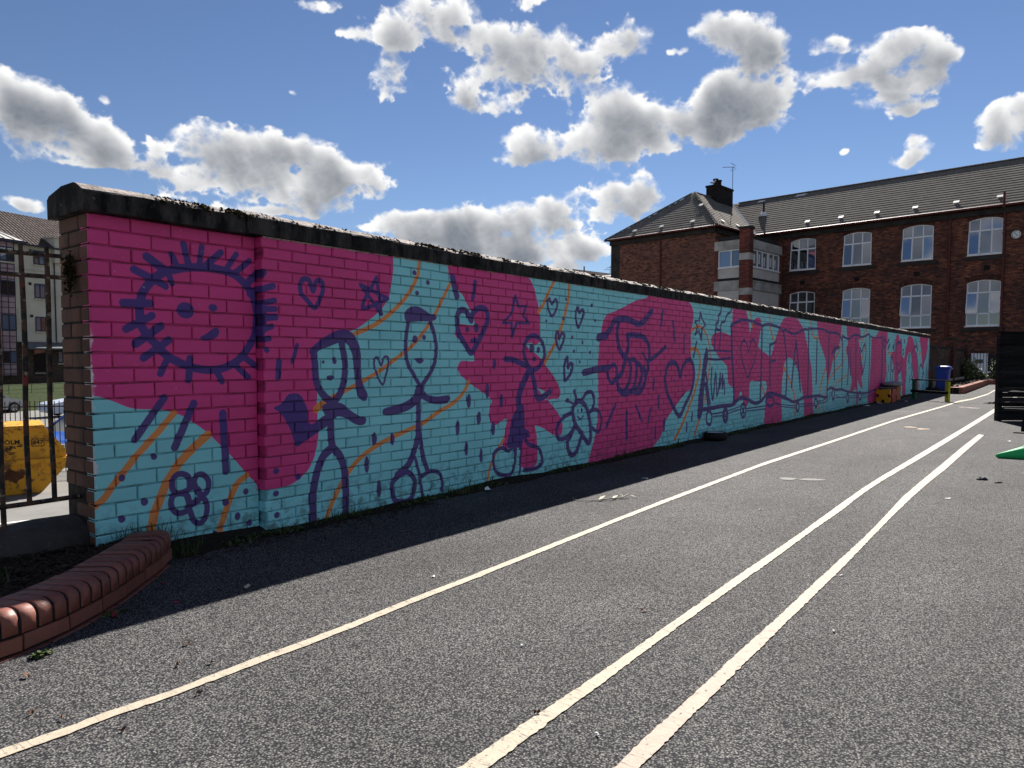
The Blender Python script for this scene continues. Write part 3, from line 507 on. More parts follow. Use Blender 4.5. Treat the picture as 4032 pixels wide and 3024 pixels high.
STROKES = '''P 0.0526 1 1.96,1.478,1.966,1.529,1.982,1.581,2.019,1.635,2.072,1.687,2.135,1.721,2.233,1.749,2.322,1.763,2.414,1.768,2.509,1.757,2.582,1.734,2.643,1.688,2.693,1.623,2.724,1.543,2.731,1.462,2.721,1.38,2.693,1.309,2.647,1.239,2.596,1.186,2.521,1.141,2.448,1.119,2.377,1.116,2.308,1.124,2.241,1.143,2.165,1.175,2.102,1.217,2.051,1.274,2.001,1.325,1.972,1.376,1.961,1.427
P 0.0526 0 2.008,1.793,2.124,1.718
P 0.047 0 1.933,1.711,2.112,1.633
P 0.0403 0 2.159,1.824,2.189,1.756
P 0.0448 0 2.236,1.896,2.266,1.764
P 0.0381 0 2.351,1.894,2.334,1.771
P 0.0448 0 2.478,1.872,2.38,1.781
P 0.0381 0 2.588,1.874,2.521,1.779
P 0.0403 0 2.682,1.841,2.582,1.756
P 0.0504 0 2.741,1.766,2.656,1.683
P 0.0493 0 1.868,1.511,2.021,1.517
P 0.047 0 2.03,1.445,1.881,1.36
P 0.0493 0 2.083,1.385,1.932,1.274
P 0.047 0 2.131,1.302,1.976,1.191
P 0.0426 0 2.117,1.186,2.073,1.096
P 0.047 0 2.259,1.189,2.248,1.056
P 0.0426 0 2.435,1.102,2.472,1.04
P 0.0426 0 2.57,1.141,2.657,1.064
P 0.0448 0 2.627,1.198,2.716,1.14
P 0.0381 0 2.14,1.698,2.157,1.649
P 0.0403 0 2.045,1.674,2.117,1.625
P 0.0448 0 2.809,1.68,2.734,1.655,2.678,1.621
P 0.0403 0 2.82,1.584,2.741,1.563
P 0.0403 0 2.824,1.526,2.74,1.521
P 0.047 0 2.827,1.472,2.739,1.463
P 0.0403 0 2.795,1.408,2.738,1.385
P 0.0403 0 2.776,1.326,2.745,1.319
P 0.0403 0 2.757,1.246,2.753,1.249
P 0.047 0 2.092,0.949,1.915,0.709
P 0.0493 0 2.277,0.905,2.152,0.638
P 0.0538 0 2.472,0.83,2.489,0.45
P 0.0381 1 2.239,0.375,2.233,0.442,2.182,0.47,2.139,0.447,2.13,0.391,2.158,0.351,2.217,0.356
P 0.0381 1 2.27,0.4,2.286,0.442,2.324,0.448,2.361,0.41,2.364,0.357,2.344,0.323,2.306,0.321
P 0.0381 1 2.223,0.326,2.172,0.348,2.129,0.333,2.12,0.277,2.155,0.228,2.206,0.227,2.229,0.26
P 0.0381 1 2.313,0.298,2.35,0.255,2.341,0.174,2.302,0.137,2.264,0.158,2.243,0.213,2.236,0.251
P 0.0381 1 2.262,0.376,2.302,0.344,2.301,0.292,2.267,0.268,2.23,0.296,2.22,0.349
O 0.0408 0 2.152,0.852,2.068,0.759,1.991,0.682,1.916,0.606,1.849,0.526,1.783,0.447,1.731,0.381,1.681,0.342
O 0.054 0 2.368,0.699,2.282,0.633,2.199,0.562,2.14,0.49,2.088,0.411,2.051,0.324,2.014,0.238,1.991,0.123
O 0.0432 0 2.637,0.401,2.569,0.359,2.526,0.288,2.484,0.195,2.441,0.089,2.407,-0.049
P 0.037 1 3.133,1.67,3.101,1.744,3.053,1.748,3.028,1.706,3.032,1.65,3.07,1.613,3.146,1.553,3.197,1.63,3.218,1.68,3.214,1.738,3.179,1.751,3.154,1.725
P 0.0336 0 3.727,1.821,3.582,1.578,3.838,1.665
P 0.0336 0 3.838,1.665,3.567,1.751
P 0.0336 0 3.567,1.751,3.771,1.539
P 0.0336 0 3.771,1.539,3.727,1.821
P 0.0314 0 2.993,1.284,2.954,1.167
P 0.047 0 2.849,1.167,2.838,1.061
P 0.0582 0 3.134,1.225,3.143,1.141,3.147,1.056,3.171,0.982,3.219,0.916,3.281,0.876,3.321,0.885,3.369,0.943,3.401,1.03,3.412,1.139,3.396,1.248,3.38,1.303
P 0.065 0 3.269,0.85,3.271,0.74,3.276,0.62,3.289,0.534
P 0.065 0 3.289,0.534,3.211,0.483,3.159,0.396,3.128,0.299,3.111,0.201,3.11,0.093,3.111,0.034
P 0.065 0 3.289,0.534,3.345,0.477,3.387,0.386,3.402,0.28,3.406,0.175,3.404,0.061,3.395,0.019
P 0.0202 1 3.765,1.137,3.735,1.195,3.705,1.194,3.693,1.149,3.719,1.068,3.778,0.986,3.817,1.067,3.841,1.148,3.834,1.201,3.796,1.2
P 0.0403 0 4.064,1.495,4.037,1.386,4.029,1.267,4.048,1.159,4.113,1.062,4.188,0.963
P 0.0426 0 4.312,1.505,4.365,1.395,4.382,1.271,4.363,1.158,4.301,1.059,4.197,0.957
P 0.0538 0 4.176,0.951,4.17,0.792,4.165,0.584
P 0.056 0 4.172,0.757,4.164,0.604,4.164,0.527
P 0.0504 0 4.178,0.603,4.21,0.416,4.25,0.295,4.277,0.232
P 0.0616 0 4.164,0.546,4.097,0.379,4.031,0.301,3.93,0.247
P 0.0336 0 4.13,0.366,4.162,0.266,4.188,0.195
P 0.047 1 4.044,0.256,3.929,0.229,3.873,0.189,3.873,0.124,3.903,0.044,3.991,0.017,4.081,0.036,4.121,0.117,4.122,0.184
P 0.0381 0 4.202,0.198,4.297,0.23,4.395,0.213,4.445,0.151,4.454,0.049
P 0.0336 0 4.181,0.186,4.201,0.105,4.214,0.035
O 0.036 0 4.189,2,4.16,1.865,4.068,1.727,3.954,1.617,3.819,1.519,3.677,1.441,3.497,1.374
O 0.0336 0 4.56,1.842,4.473,1.717,4.374,1.574,4.236,1.414,4.103,1.297,3.963,1.212,3.731,1.085,3.559,1.008,3.394,0.943,3.268,0.897,3.176,0.847
O 0.06 0 3.186,0.851,3.15,0.827
O 0.0384 0 4.806,0.987,4.721,0.881,4.6,0.804,4.412,0.734,4.218,0.648,4.021,0.596,3.834,0.546,3.667,0.489,3.529,0.414,3.429,0.329,3.353,0.234,3.278,0.116,3.214,-0.01
O 0.03 0 5.307,0.421,5.211,0.328,5.128,0.204,5.087,0.129,5.057,0.027
P 0.0697 0 4.588,1.898,4.644,1.742
P 0.0496 0 4.889,1.884,4.858,1.732
P 0.0584 1 4.829,1.534,4.768,1.613,4.692,1.619,4.649,1.567,4.654,1.466,4.691,1.386,4.767,1.306,4.837,1.245,4.924,1.34,5.004,1.447,5.062,1.544,5.054,1.628,4.988,1.656,4.908,1.641,4.845,1.586
P 0.0373 0 5.482,1.801,5.531,1.704
P 0.0239 0 5.531,1.704,5.656,1.712
P 0.0351 0 5.656,1.712,5.606,1.618
P 0.0311 0 5.606,1.618,5.71,1.544
P 0.0235 0 5.71,1.544,5.504,1.541
P 0.0348 0 5.504,1.541,5.432,1.405
P 0.0381 0 5.432,1.405,5.423,1.538
P 0.0235 0 5.423,1.538,5.287,1.532
P 0.0283 0 5.287,1.532,5.423,1.626
P 0.0366 0 5.423,1.626,5.482,1.801
P 0.0516 1 5.792,1.426,5.907,1.382,5.968,1.289,5.958,1.195,5.879,1.113,5.771,1.079,5.684,1.137,5.626,1.228,5.626,1.308,5.673,1.388
P 0.0575 0 5.326,1.188,5.433,1.183,5.617,1.137,5.713,1.102
P 0.084 0 5.713,1.079,5.618,0.955,5.544,0.832,5.535,0.731
P 0.0692 0 5.751,1.067,5.801,0.939,5.831,0.821,5.891,0.784,6.074,0.848
P 0.0448 0 5.618,0.428,5.7,0.337,5.868,0.278,5.93,0.199,5.93,0.112,5.821,0.074,5.631,0.078
P 0.0336 0 5.584,0.347,5.563,0.07
P 0.0314 0 5.52,0.437,5.498,0.272,5.472,0.137
P 0.0403 1 5.46,0.325,5.383,0.298,5.275,0.336,5.17,0.306,5.149,0.228,5.191,0.116,5.319,0.066,5.428,0.073,5.483,0.191
O 0.0406 0 6.131,1.996,6.045,1.882,5.954,1.758,5.865,1.666
O 0.044 0 6.417,1.996,6.408,1.836,6.344,1.661,6.237,1.462,6.153,1.34,6.05,1.231,5.979,1.148
P 0.0331 1 6.097,1.761,6.056,1.814,6.021,1.774,6.036,1.705,6.105,1.637,6.182,1.713,6.196,1.786,6.16,1.813
P 0.038 1 6.625,1.7,6.601,1.751,6.56,1.709,6.559,1.622,6.604,1.536,6.684,1.64,6.718,1.705,6.683,1.734
P 0.0406 1 6.238,1.408,6.216,1.471,6.178,1.448,6.185,1.376,6.243,1.293,6.314,1.379,6.335,1.441,6.291,1.464
P 0.0436 1 6.409,1.097,6.393,1.208,6.343,1.134,6.339,1.023,6.355,0.961,6.462,1.034,6.501,1.121,6.449,1.14
P 0.0497 0 6.543,0.838,6.584,0.735
P 0.0277 0 6.409,0.737,6.534,0.7
P 0.0635 1 6.626,0.727,6.744,0.683,6.83,0.575,6.868,0.442,6.883,0.31,6.847,0.241,6.774,0.28,6.665,0.38,6.559,0.477,6.512,0.594,6.523,0.669
P 0.0508 0 6.512,0.606,6.333,0.567,6.225,0.488,6.198,0.404,6.248,0.339,6.38,0.34,6.48,0.394,6.548,0.465
P 0.0473 0 6.684,0.711,6.766,0.798,6.887,0.817,6.95,0.738,6.927,0.635,6.83,0.588
P 0.0447 0 6.842,0.587,6.99,0.615,7.092,0.546,7.106,0.438,7.044,0.349,6.906,0.413
P 0.0632 0 6.559,0.464,6.481,0.369,6.407,0.288,6.426,0.198,6.495,0.14,6.586,0.169,6.655,0.278,6.701,0.364
P 0.0244 0 6.605,0.556,6.663,0.521,6.717,0.556
P 0.0944 0 7.029,1.435,7.209,1.469
P 0.0818 0 7.163,1.456,7.304,1.543,7.357,1.616,7.463,1.662,7.684,1.678,7.837,1.654,7.994,1.629,8.127,1.666,8.262,1.756,8.344,1.812
P 0.0729 0 7.5,1.64,7.461,1.548,7.468,1.428,7.519,1.32,7.606,1.235,7.681,1.248,7.729,1.335,7.719,1.446,7.701,1.482
P 0.0747 0 7.701,1.482,7.945,1.486,8.16,1.456,8.258,1.368,8.289,1.252,8.277,1.174
P 0.0619 0 8.277,1.174,8.502,1.246,8.75,1.356
P 0.0413 0 8.096,1.27,8.166,1.212,8.222,1.161
P 0.0811 0 6.733,1.039,6.99,1.07,7.261,1.089
P 0.0555 0 7.262,1.079,7.378,1.126,7.451,1.077,7.441,0.981,7.359,0.91,7.276,0.948,7.239,1.032,7.262,1.079
P 0.0754 0 7.681,1.223,7.633,1.125,7.574,1.015,7.429,0.945
P 0.068 0 7.745,1.186,7.798,1.099,7.788,0.974,7.727,0.863,7.628,0.805,7.516,0.833,7.478,0.907
P 0.0657 0 7.822,1.186,7.913,1.174,7.954,1.073,7.931,0.934,7.856,0.822,7.754,0.788
P 0.0677 0 7.979,1.136,8.06,1.097,8.09,0.994,8.039,0.88,7.934,0.807
P 0.0719 0 8.142,1.084,8.199,0.967,8.147,0.864,8.067,0.803
P 0.0764 0 8.25,1.161,8.252,1.07,8.199,0.98
P 0.0628 0 7.504,0.821,7.653,0.761,7.831,0.791,8.015,0.766,8.121,0.814,8.173,0.915
P 0.0622 0 8.649,1.828,8.608,1.645
P 0.051 0 7.433,0.642,7.224,0.396
P 0.0558 0 7.709,0.537,7.716,0.211
P 0.056 0 8.97,1.696,9.018,1.449
P 0.0439 0 9.331,1.532,9.319,1.282
P 0.0534 0 8.416,0.929,8.415,0.797
P 0.0539 0 8.561,0.701,8.558,0.556
P 0.0423 0 7.939,0.617,8.102,0.404
P 0.0486 0 8.336,0.549,8.284,0.392
P 0.0515 0 8.751,0.385,8.728,0.244
P 0.0439 0 8.478,0.288,8.482,0.154
P 0.0484 0 9.623,0.414,9.62,0.315
P 0.0479 0 9.451,0.28,9.445,0.176
P 0.0447 0 9.744,1.438,9.644,1.226
P 0.0716 1 9.217,0.95,9.125,1.091,8.993,1.148,8.854,1.118,8.773,1.032,8.749,0.909,8.795,0.772,8.896,0.644,9.042,0.511,9.212,0.4,9.366,0.533,9.544,0.682,9.648,0.836,9.674,0.995,9.622,1.127,9.495,1.186,9.36,1.141,9.258,1.039
P 0.0316 0 9.303,0.781,9.344,0.715,9.256,0.673
P 0.0467 0 9.866,1.867,9.935,1.77
P 0.0345 0 9.935,1.77,10.054,1.701
P 0.0296 0 10.054,1.701,9.924,1.636
P 0.0528 0 9.924,1.636,9.904,1.475
P 0.0474 0 9.904,1.475,9.827,1.606
P 0.0281 0 9.827,1.606,9.686,1.542
P 0.0421 0 9.686,1.542,9.777,1.651
P 0.0394 0 9.777,1.651,9.678,1.739
P 0.022 0 9.678,1.739,9.822,1.752
P 0.0494 0 9.822,1.752,9.866,1.867
O 0.0439 0 9.558,1.584,9.666,1.64,9.825,1.67,9.991,1.625,10.129,1.52,10.22,1.372,10.243,1.235,10.218,1.028,10.158,0.823,10.097,0.647,10.074,0.552
O 0.0572 0 9.552,1.323,9.709,1.345,9.841,1.26,9.879,1.112,9.821,0.926,9.7,0.729,9.519,0.512,9.314,0.29,9.07,0.091
O 0.0547 0 9.909,0.329,9.815,0.228,9.723,0.107
P 0.0247 0 10.104,1.316,10.521,1.32,11.121,1.312
P 0.0377 0 10.176,1.196,10.527,1.187,11.126,1.221
P 0.0574 0 10.1,0.989,10.197,0.684,10.273,0.515
P 0.0683 0 10.09,0.825,10.205,0.49
P 0.0474 0 10.32,1.055,10.295,0.819,10.376,0.58,10.465,0.983,10.534,0.629,10.646,0.967,10.619,0.74,10.739,0.951,10.73,0.736,10.798,0.864,10.827,0.647
P 0.0474 0 10.435,1.654,10.396,1.333
P 0.048 0 10.634,1.646,10.593,1.335
P 0.0415 0 10.454,1.643,10.645,1.64
P 0.0486 0 10.635,2.027,10.622,1.913,10.534,1.853,10.538,1.769,10.45,1.724,10.471,1.655
P 0.0397 0 11.068,2.009,11.014,1.934,10.901,1.899,10.828,1.839,10.794,1.78,10.683,1.761,10.631,1.703,10.633,1.66
P 0.0679 0 10.004,0.446,10.381,0.453,10.742,0.463,11.124,0.459,11.32,0.509,11.562,0.558,11.861,0.515,12.219,0.436,12.541,0.469,12.823,0.572,13.121,0.569,13.649,0.489,13.977,0.432
P 0.0512 0 11.062,1.726,11.335,1.803,11.579,1.836,12.007,1.831,12.486,1.78
P 0.0773 0 11.062,1.726,11.125,1.238,11.206,0.795,11.242,0.468
P 0.0763 0 12.487,1.772,12.495,1.244,12.469,0.488
P 0.0206 0 10.35,0.357,10.747,0.362,11.528,0.416
P 0.0207 0 10.387,0.32,10.786,0.317,11.531,0.37
P 0.0219 0 11.783,0.364,12.738,0.362
P 0.0217 0 11.785,0.325,12.741,0.312
P 0.0432 1 11.861,1.303,11.768,1.44,11.617,1.505,11.497,1.42,11.525,1.27,11.639,1.088,11.841,0.887,12.007,1.04,12.175,1.211,12.21,1.385,12.09,1.523,11.938,1.489
P 0.0505 1 10.345,0.301,10.328,0.241,10.277,0.206,10.212,0.211,10.159,0.252,10.137,0.315,10.154,0.374,10.204,0.409,10.269,0.406,10.323,0.364
P 0.0818 1 10.964,0.306,10.951,0.251,10.911,0.219,10.859,0.222,10.816,0.259,10.797,0.316,10.811,0.37,10.851,0.402,10.902,0.399,10.946,0.363
P 0.0493 1 11.772,0.334,11.754,0.267,11.698,0.228,11.628,0.233,11.569,0.278,11.544,0.346,11.562,0.413,11.617,0.451,11.687,0.448,11.746,0.403
P 0.0312 0 10.802,0.373,10.96,0.233
P 0.0371 0 10.953,0.379,10.827,0.242
P 0.0252 0 11.57,0.406,11.745,0.274
P 0.0274 0 11.739,0.397,11.577,0.284
P 0.0399 0 11.652,0.448,11.663,0.232
P 0.0619 1 13.197,0.423,13.159,0.373,13.055,0.347,12.925,0.353,12.819,0.39,12.777,0.442,12.813,0.491,12.914,0.518,13.044,0.513,13.152,0.476
P 0.0629 1 14.746,0.242,14.732,0.19,14.689,0.16,14.633,0.164,14.585,0.198,14.564,0.251,14.577,0.302,14.62,0.332,14.676,0.329,14.724,0.295
P 0.0618 1 16.047,0.263,16.03,0.211,15.976,0.18,15.908,0.184,15.85,0.22,15.824,0.274,15.841,0.326,15.893,0.356,15.961,0.353,16.02,0.318
P 0.075 1 17.448,0.399,17.433,0.324,17.382,0.28,17.313,0.283,17.252,0.332,17.224,0.407,17.238,0.48,17.289,0.524,17.358,0.522,17.419,0.474
P 0.0809 1 18.774,0.259,18.764,0.196,18.722,0.158,18.666,0.161,18.616,0.202,18.592,0.266,18.603,0.329,18.644,0.366,18.7,0.364,18.75,0.323
P 0.0741 1 20.098,0.251,20.078,0.193,20.01,0.16,19.923,0.164,19.848,0.203,19.814,0.263,19.834,0.32,19.9,0.354,19.988,0.351,20.063,0.312
P 0.0621 0 13.121,0.569,13.648,0.506,13.977,0.44,14.366,0.361,14.723,0.381,15.093,0.421,15.683,0.416,16.168,0.407,16.608,0.359,16.834,0.36
P 0.058 0 16.82,0.504,17.123,0.557,17.528,0.491,18.027,0.486,18.558,0.424,19.304,0.364,19.896,0.33,20.841,0.308,21.393,0.351,21.975,0.358
P 0.0544 0 12.515,1.773,12.726,1.813,13.071,1.81,13.434,1.774,13.651,1.713
P 0.0802 0 13.651,1.713,13.807,1.423,13.904,1.075,13.912,0.724,13.874,0.48
P 0.0784 0 12.92,1.443,12.966,0.716
P 0.0508 0 12.92,1.443,13.269,1.516
P 0.0458 0 12.939,1.147,13.24,1.171
P 0.0529 0 13.651,1.721,13.812,1.752,14.038,1.707,14.326,1.689,14.679,1.745,14.983,1.801,15.27,1.801
P 0.087 0 14.453,1.558,14.336,1.162,14.228,0.662
P 0.087 0 14.453,1.558,14.603,1.162,14.8,0.572
P 0.0364 0 14.371,1.09,14.604,1.143
P 0.087 0 15.268,1.82,15.314,1.256,15.318,0.421
P 0.0528 0 15.3,1.821,15.902,1.842,16.399,1.839,16.813,1.792
P 0.087 0 15.91,1.589,15.919,0.691
P 0.087 0 16.851,1.793,16.863,1.262,16.807,0.648,16.797,0.341
P 0.0622 0 16.851,1.793,17.398,1.799,17.728,1.766,17.991,1.655
P 0.087 0 18,1.741,18.075,1.267,18.068,0.506
P 0.087 0 17.306,1.515,17.406,0.738
P 0.0753 0 17.127,1.325,17.354,1.432,17.757,1.479
P 0.0608 0 18.025,1.742,18.6,1.691,18.958,1.767,19.427,1.814,19.927,1.769,20.335,1.803,20.809,1.864,20.93,1.77
P 0.087 0 19.356,1.754,19.485,0.462
P 0.087 0 20.866,1.841,20.947,1.033,20.894,0.319
P 0.087 0 18.577,1.491,18.67,1.046,18.61,0.601
P 0.087 0 18.813,1.405,18.878,0.82
P 0.0702 0 19.86,1.486,20.023,1.393,20.309,1.587,20.509,1.422,20.417,1.132,20.237,0.893,20.145,0.799
P 0.0641 0 19.818,1.415,19.899,1.157,20.166,0.799
P 0.0444 0 20.924,1.819,21.665,1.788,22.505,1.834
P 0.087 0 22.505,1.834,22.593,0.76,22.34,0.346
P 0.0188 0 13.161,0.425,13.53,0.356,14.551,0.27
P 0.0191 0 13.112,0.402,13.804,0.29,14.553,0.233
P 0.02 0 14.791,0.295,15.833,0.254
P 0.02 0 14.795,0.248,15.836,0.215
P 0.0238 0 16.037,0.293,16.613,0.308,17.133,0.452
P 0.0241 0 16.041,0.254,16.767,0.26,17.216,0.407
P 0.0209 0 17.539,0.374,18.048,0.289,18.567,0.334
P 0.0197 0 17.546,0.31,18.574,0.267
P 0.0197 0 18.797,0.303,19.804,0.263
P 0.0197 0 18.801,0.258,19.809,0.216
P 0.019 0 20.106,0.275,20.849,0.246,21.869,0.258
P 0.0191 0 20.114,0.203,20.855,0.197,21.644,0.19
O 0.0572 0 11.915,1.989,11.944,1.86,12.016,1.739
O 0.0575 0 12.861,1.998,12.924,1.772,13.034,1.611,13.141,1.514
O 0.0478 0 12.502,0.802,12.58,0.678,12.706,0.568
O 0.0637 0 13.696,1.059,13.985,0.881,14.227,0.68,14.418,0.458,14.504,0.09
O 0.0505 0 15.384,1.994,15.5,1.79,15.678,1.661,15.92,1.638,16.02,1.689
O 0.0683 0 16.624,0.998,16.354,0.74,16.231,0.504,16.127,0.071
O 0.0557 0 18.086,1.982,17.991,1.655,17.687,1.35,17.22,1.18
O 0.0466 0 18.462,1.313,18.05,1.093,17.404,0.928,16.952,0.727,16.606,0.389,16.526,0.048
O 0.0335 0 18.559,0.825,18.088,0.723,17.674,0.668,17.401,0.548
P 0.087 0 22.494,1.849,22.485,1.194,22.465,0.384
P 0.0934 0 23.434,1.787,23.201,1.682
P 0.1087 0 23.565,1.63,23.331,1.519
P 0.0748 0 24.317,1.807,24.3,1.673,24.015,1.564,24.132,1.536,24.297,1.449
P 0.087 0 24.267,1.642,24.212,1.508
P 0.0828 0 24.573,1.647,25.031,1.747,25.409,1.677
P 0.087 0 24.573,1.647,24.543,1.346,24.668,1.044,24.849,0.891,25.148,0.764
P 0.087 0 25.411,1.661,25.545,1.352,25.513,1.04,25.332,0.886,25.148,0.764
P 0.0548 0 24.773,1.119,25.066,1.027,25.335,1.118
P 0.0871 0 23.788,1.254,23.946,1.283,24.029,1.225
P 0.087 0 23.808,1.224,23.746,0.902,23.879,0.502
P 0.079 0 23.955,1.224,23.93,0.9,24.086,0.854
P 0.087 0 24.296,0.956,24.139,0.749,24.138,0.511
P 0.0844 0 23.296,0.791,23.325,0.588
P 0.0855 0 23.478,1.006,23.463,0.861
P 0.0777 0 27.47,1.497,27.687,1.616,27.971,1.654,28.382,1.574
P 0.087 0 27.47,1.497,27.312,1.329,27.412,1.031,27.647,0.778
P 0.087 0 28.155,1.453,28.452,1.198,28.669,0.852,28.683,0.505
P 0.0642 0 26.801,1.359,26.988,1.328,26.618,1.116
P 0.087 0 26.719,1.31,26.946,1.049
P 0.087 0 26.41,0.778,26.349,0.618,26.289,0.459
P 0.087 0 27.017,0.638,26.943,0.541,27.049,0.457
P 0.087 0 27.272,1.031,27.377,0.699,27.591,0.561
P 0.069 0 25.828,1.519,25.65,1.475
P 0.071 0 25.881,1.404,25.71,1.361
P 0.0622 0 27.831,1.887,28.158,1.708,28.495,1.507
P 0.087 0 28.225,1.879,28.266,1.658
P 0.0479 0 28.56,1.697,28.285,1.556
P 0.087 0 29.203,1.04,28.926,0.849,28.889,0.5,28.949,0.184
P 0.087 0 29.203,1.04,29.668,0.841,29.813,0.661,29.522,0.487,29.7,0.125
P 0.087 0 30.613,1.694,30.343,1.344,29.94,1.127
P 0.087 0 30.902,1.698,30.947,1.199,30.945,0.643
P 0.087 0 30.523,1.016,30.483,0.65,30.672,0.278
P 0.0226 0 27.459,1.297,27.847,1.265
P 0.087 0 22.997,1.408,22.993,1.194,23.105,1.137
P 0.087 0 25.564,0.727,25.506,0.571
P 0.0452 0 25.209,0.64,25.059,0.565
P 0.0803 1 22.816,1.717,22.665,1.826,22.681,1.616,22.808,1.533,22.972,1.677,22.977,1.791
O 0.0666 0 23.287,1.338,23.384,1.397,23.562,1.405,23.756,1.327
O 0.072 0 23.262,1.022,23.291,1.065
O 0.0533 0 28.666,1.405,28.926,1.39,29.174,1.461
O 0.0648 0 20.23,1.968,20.195,1.802,19.925,1.557
O 0.072 0 20.453,1.976,20.43,1.706,20.294,1.448,20.028,1.142'''
ELLS = '''2.238,1.488,0.056,0.051
2.418,1.514,0.03,0.024
2.023,0.595,0.02,0.02
1.834,0.49,0.019,0.022
1.961,0.328,0.022,0.024
1.829,0.247,0.021,0.022
2.627,0.293,0.02,0.022
2.481,0.242,0.024,0.024
2.563,0.136,0.021,0.027
2.652,0.077,0.019,0.024
2.405,0.046,0.017,0.021
2.811,0.416,0.024,0.021
2.988,0.355,0.025,0.023
2.808,0.261,0.024,0.021
2.813,0.111,0.023,0.022
3.214,1.165,0.012,0.013
3.314,1.175,0.02,0.027
4.134,1.35,0.03,0.033
4.242,1.368,0.022,0.022
4.192,0.948,0.051,0.031
3.689,0.563,0.027,0.051
3.879,0.544,0.023,0.05
3.611,0.369,0.024,0.065
3.734,0.163,0.025,0.069
4.801,0.81,0.03,0.065
4.94,0.645,0.031,0.061
4.653,0.574,0.027,0.068
4.766,0.379,0.026,0.065
4.969,0.297,0.023,0.069
5.06,0.894,0.028,0.072
5.268,0.791,0.028,0.067
5.144,0.532,0.031,0.064
5.162,1.142,0.027,0.052
4.127,1.895,0.023,0.021
4.286,1.829,0.023,0.021
4.161,1.732,0.022,0.019
4.79,1.455,0.023,0.023
4.908,1.47,0.035,0.042
4.845,1.354,0.025,0.021
4.884,1.36,0.032,0.026
5.754,1.296,0.043,0.046
5.864,1.282,0.028,0.033
5.795,1.189,0.035,0.023
6.364,1.827,0.02,0.017
6.885,1.795,0.027,0.023
6.961,1.627,0.022,0.017
6.318,1.617,0.022,0.017
6,1.582,0.018,0.016
6.484,1.426,0.02,0.022
6.694,1.374,0.021,0.023
6.527,1.275,0.021,0.02
6.856,1.264,0.022,0.022
6.639,1.158,0.019,0.018
6.543,0.838,0.032,0.023
6.402,0.743,0.036,0.027
6.615,0.619,0.016,0.02
6.693,0.621,0.017,0.021
9.03,0.897,0.02,0.023
9.403,0.956,0.024,0.018
24.809,1.393,0.063,0.023
25.208,1.404,0.065,0.023
26.789,0.903,0.054,0.033
27.057,0.934,0.055,0.033
25.896,1.772,0.077,0.078
28.791,1.831,0.113,0.024
29.751,0.697,0.198,0.04
27.349,0.333,0.056,0.033
28.984,0.271,0.063,0.035
29.994,0.296,0.067,0.036'''


SA = 1.0                                   # texture runs on log(s + SA) so near bricks get more detail
S0, S1, ZH = 1.55, 31.3, 2.06
US0, US1 = math.log(S0 + SA), math.log(S1 + SA)
TW, TH = 3600, 720
tex_s = np.exp(np.linspace(US0, US1, TW)) - SA
tex_ds = np.gradient(tex_s)
tex_z = (np.arange(TH) + 0.5) / TH * ZH

def parse(s): v = [float(q) for q in s.split(',')]; return np.array(v).reshape(-1, 2)

def spline(P, closed, k=6):
    n = len(P)
    if n < 3: return P
    out = []
    for i in range(n if closed else n - 1):
        p0, p1, p2, p3 = (P[(i - 1) % n], P[i % n], P[(i + 1) % n], P[(i + 2) % n]) if closed else (P[max(i - 1, 0)], P[i], P[i + 1], P[min(i + 2, n - 1)])
        m1 = (p2 - p0) * 0.5; m2 = (p3 - p1) * 0.5; L = np.hypot(*(p2 - p1)) + 1e-9
        for m, q in ((m1, 0), (m2, 1)):
            l = np.hypot(*m)
            if l > L: m *= L / l
        for j in range(k):
            t = j / k; a, b2 = t * t, t * t * t
            out.append((2 * b2 - 3 * a + 1) * p1 + (b2 - 2 * a + t) * m1 + (3 * a - 2 * b2) * p2 + (b2 - a) * m2)
    if not closed: out.append(P[-1])
    return np.array(out)

def fill_poly(mask, P):
    sub = 2
    for r in range(TH):
        acc = None
        for q in range(sub):
            z = (r + (q + 0.5) / sub) / TH * ZH
            a = P; b = np.roll(P, -1, axis=0)
            hit = (a[:, 1] > z) != (b[:, 1] > z)
            if not hit.any(): continue
            xs = np.sort(a[hit, 0] + (z - a[hit, 1]) / (b[hit, 1] - a[hit, 1]) * (b[hit, 0] - a[hit, 0]))
            if acc is None: acc = np.zeros(TW, np.float32)
            for x0, x1 in zip(xs[0::2], xs[1::2]):
                i0 = np.searchsorted(tex_s, x0) ; i1 = np.searchsorted(tex_s, x1)
                if i1 > i0: acc[i0:i1] += 1.0 / sub
                for i, e, sg in ((i0, x0, 1), (i1, x1, -1)):
                    j = i - 1 if i > 0 else 0
                    if 0 <= j < TW: acc[j] += sg * (tex_s[j] + tex_ds[j] - e) / tex_ds[j] / sub * 0.999
        if acc is not None: np.maximum(mask[r], np.clip(acc, 0, 1), out=mask[r])

def paint_segments(mask, P, w, closed):
    P = np.vstack([P, P[:1]]) if closed else P
    for a, b in zip(P[:-1], P[1:]):
        h = w / 2 + 0.006
        i0 = np.searchsorted(tex_s, min(a[0], b[0]) - h); i1 = np.searchsorted(tex_s, max(a[0], b[0]) + h) + 1
        j0 = max(0, int((min(a[1], b[1]) - h) / ZH * TH)); j1 = min(TH, int((max(a[1], b[1]) + h) / ZH * TH) + 2)
        if i1 <= i0 or j1 <= j0: continue
        X = tex_s[None, i0:i1] - a[0]; Y = tex_z[j0:j1, None] - a[1]; d = b - a; L2 = d @ d + 1e-12
        t_ = np.clip((X * d[0] + Y * d[1]) / L2, 0, 1)
        D = np.hypot(X - t_ * d[0], Y - t_ * d[1])
        soft = np.maximum(0.003, tex_ds[None, i0:i1])
        np.maximum(mask[j0:j1, i0:i1], np.clip((w / 2 - D) / soft + 0.5, 0, 1), out=mask[j0:j1, i0:i1])

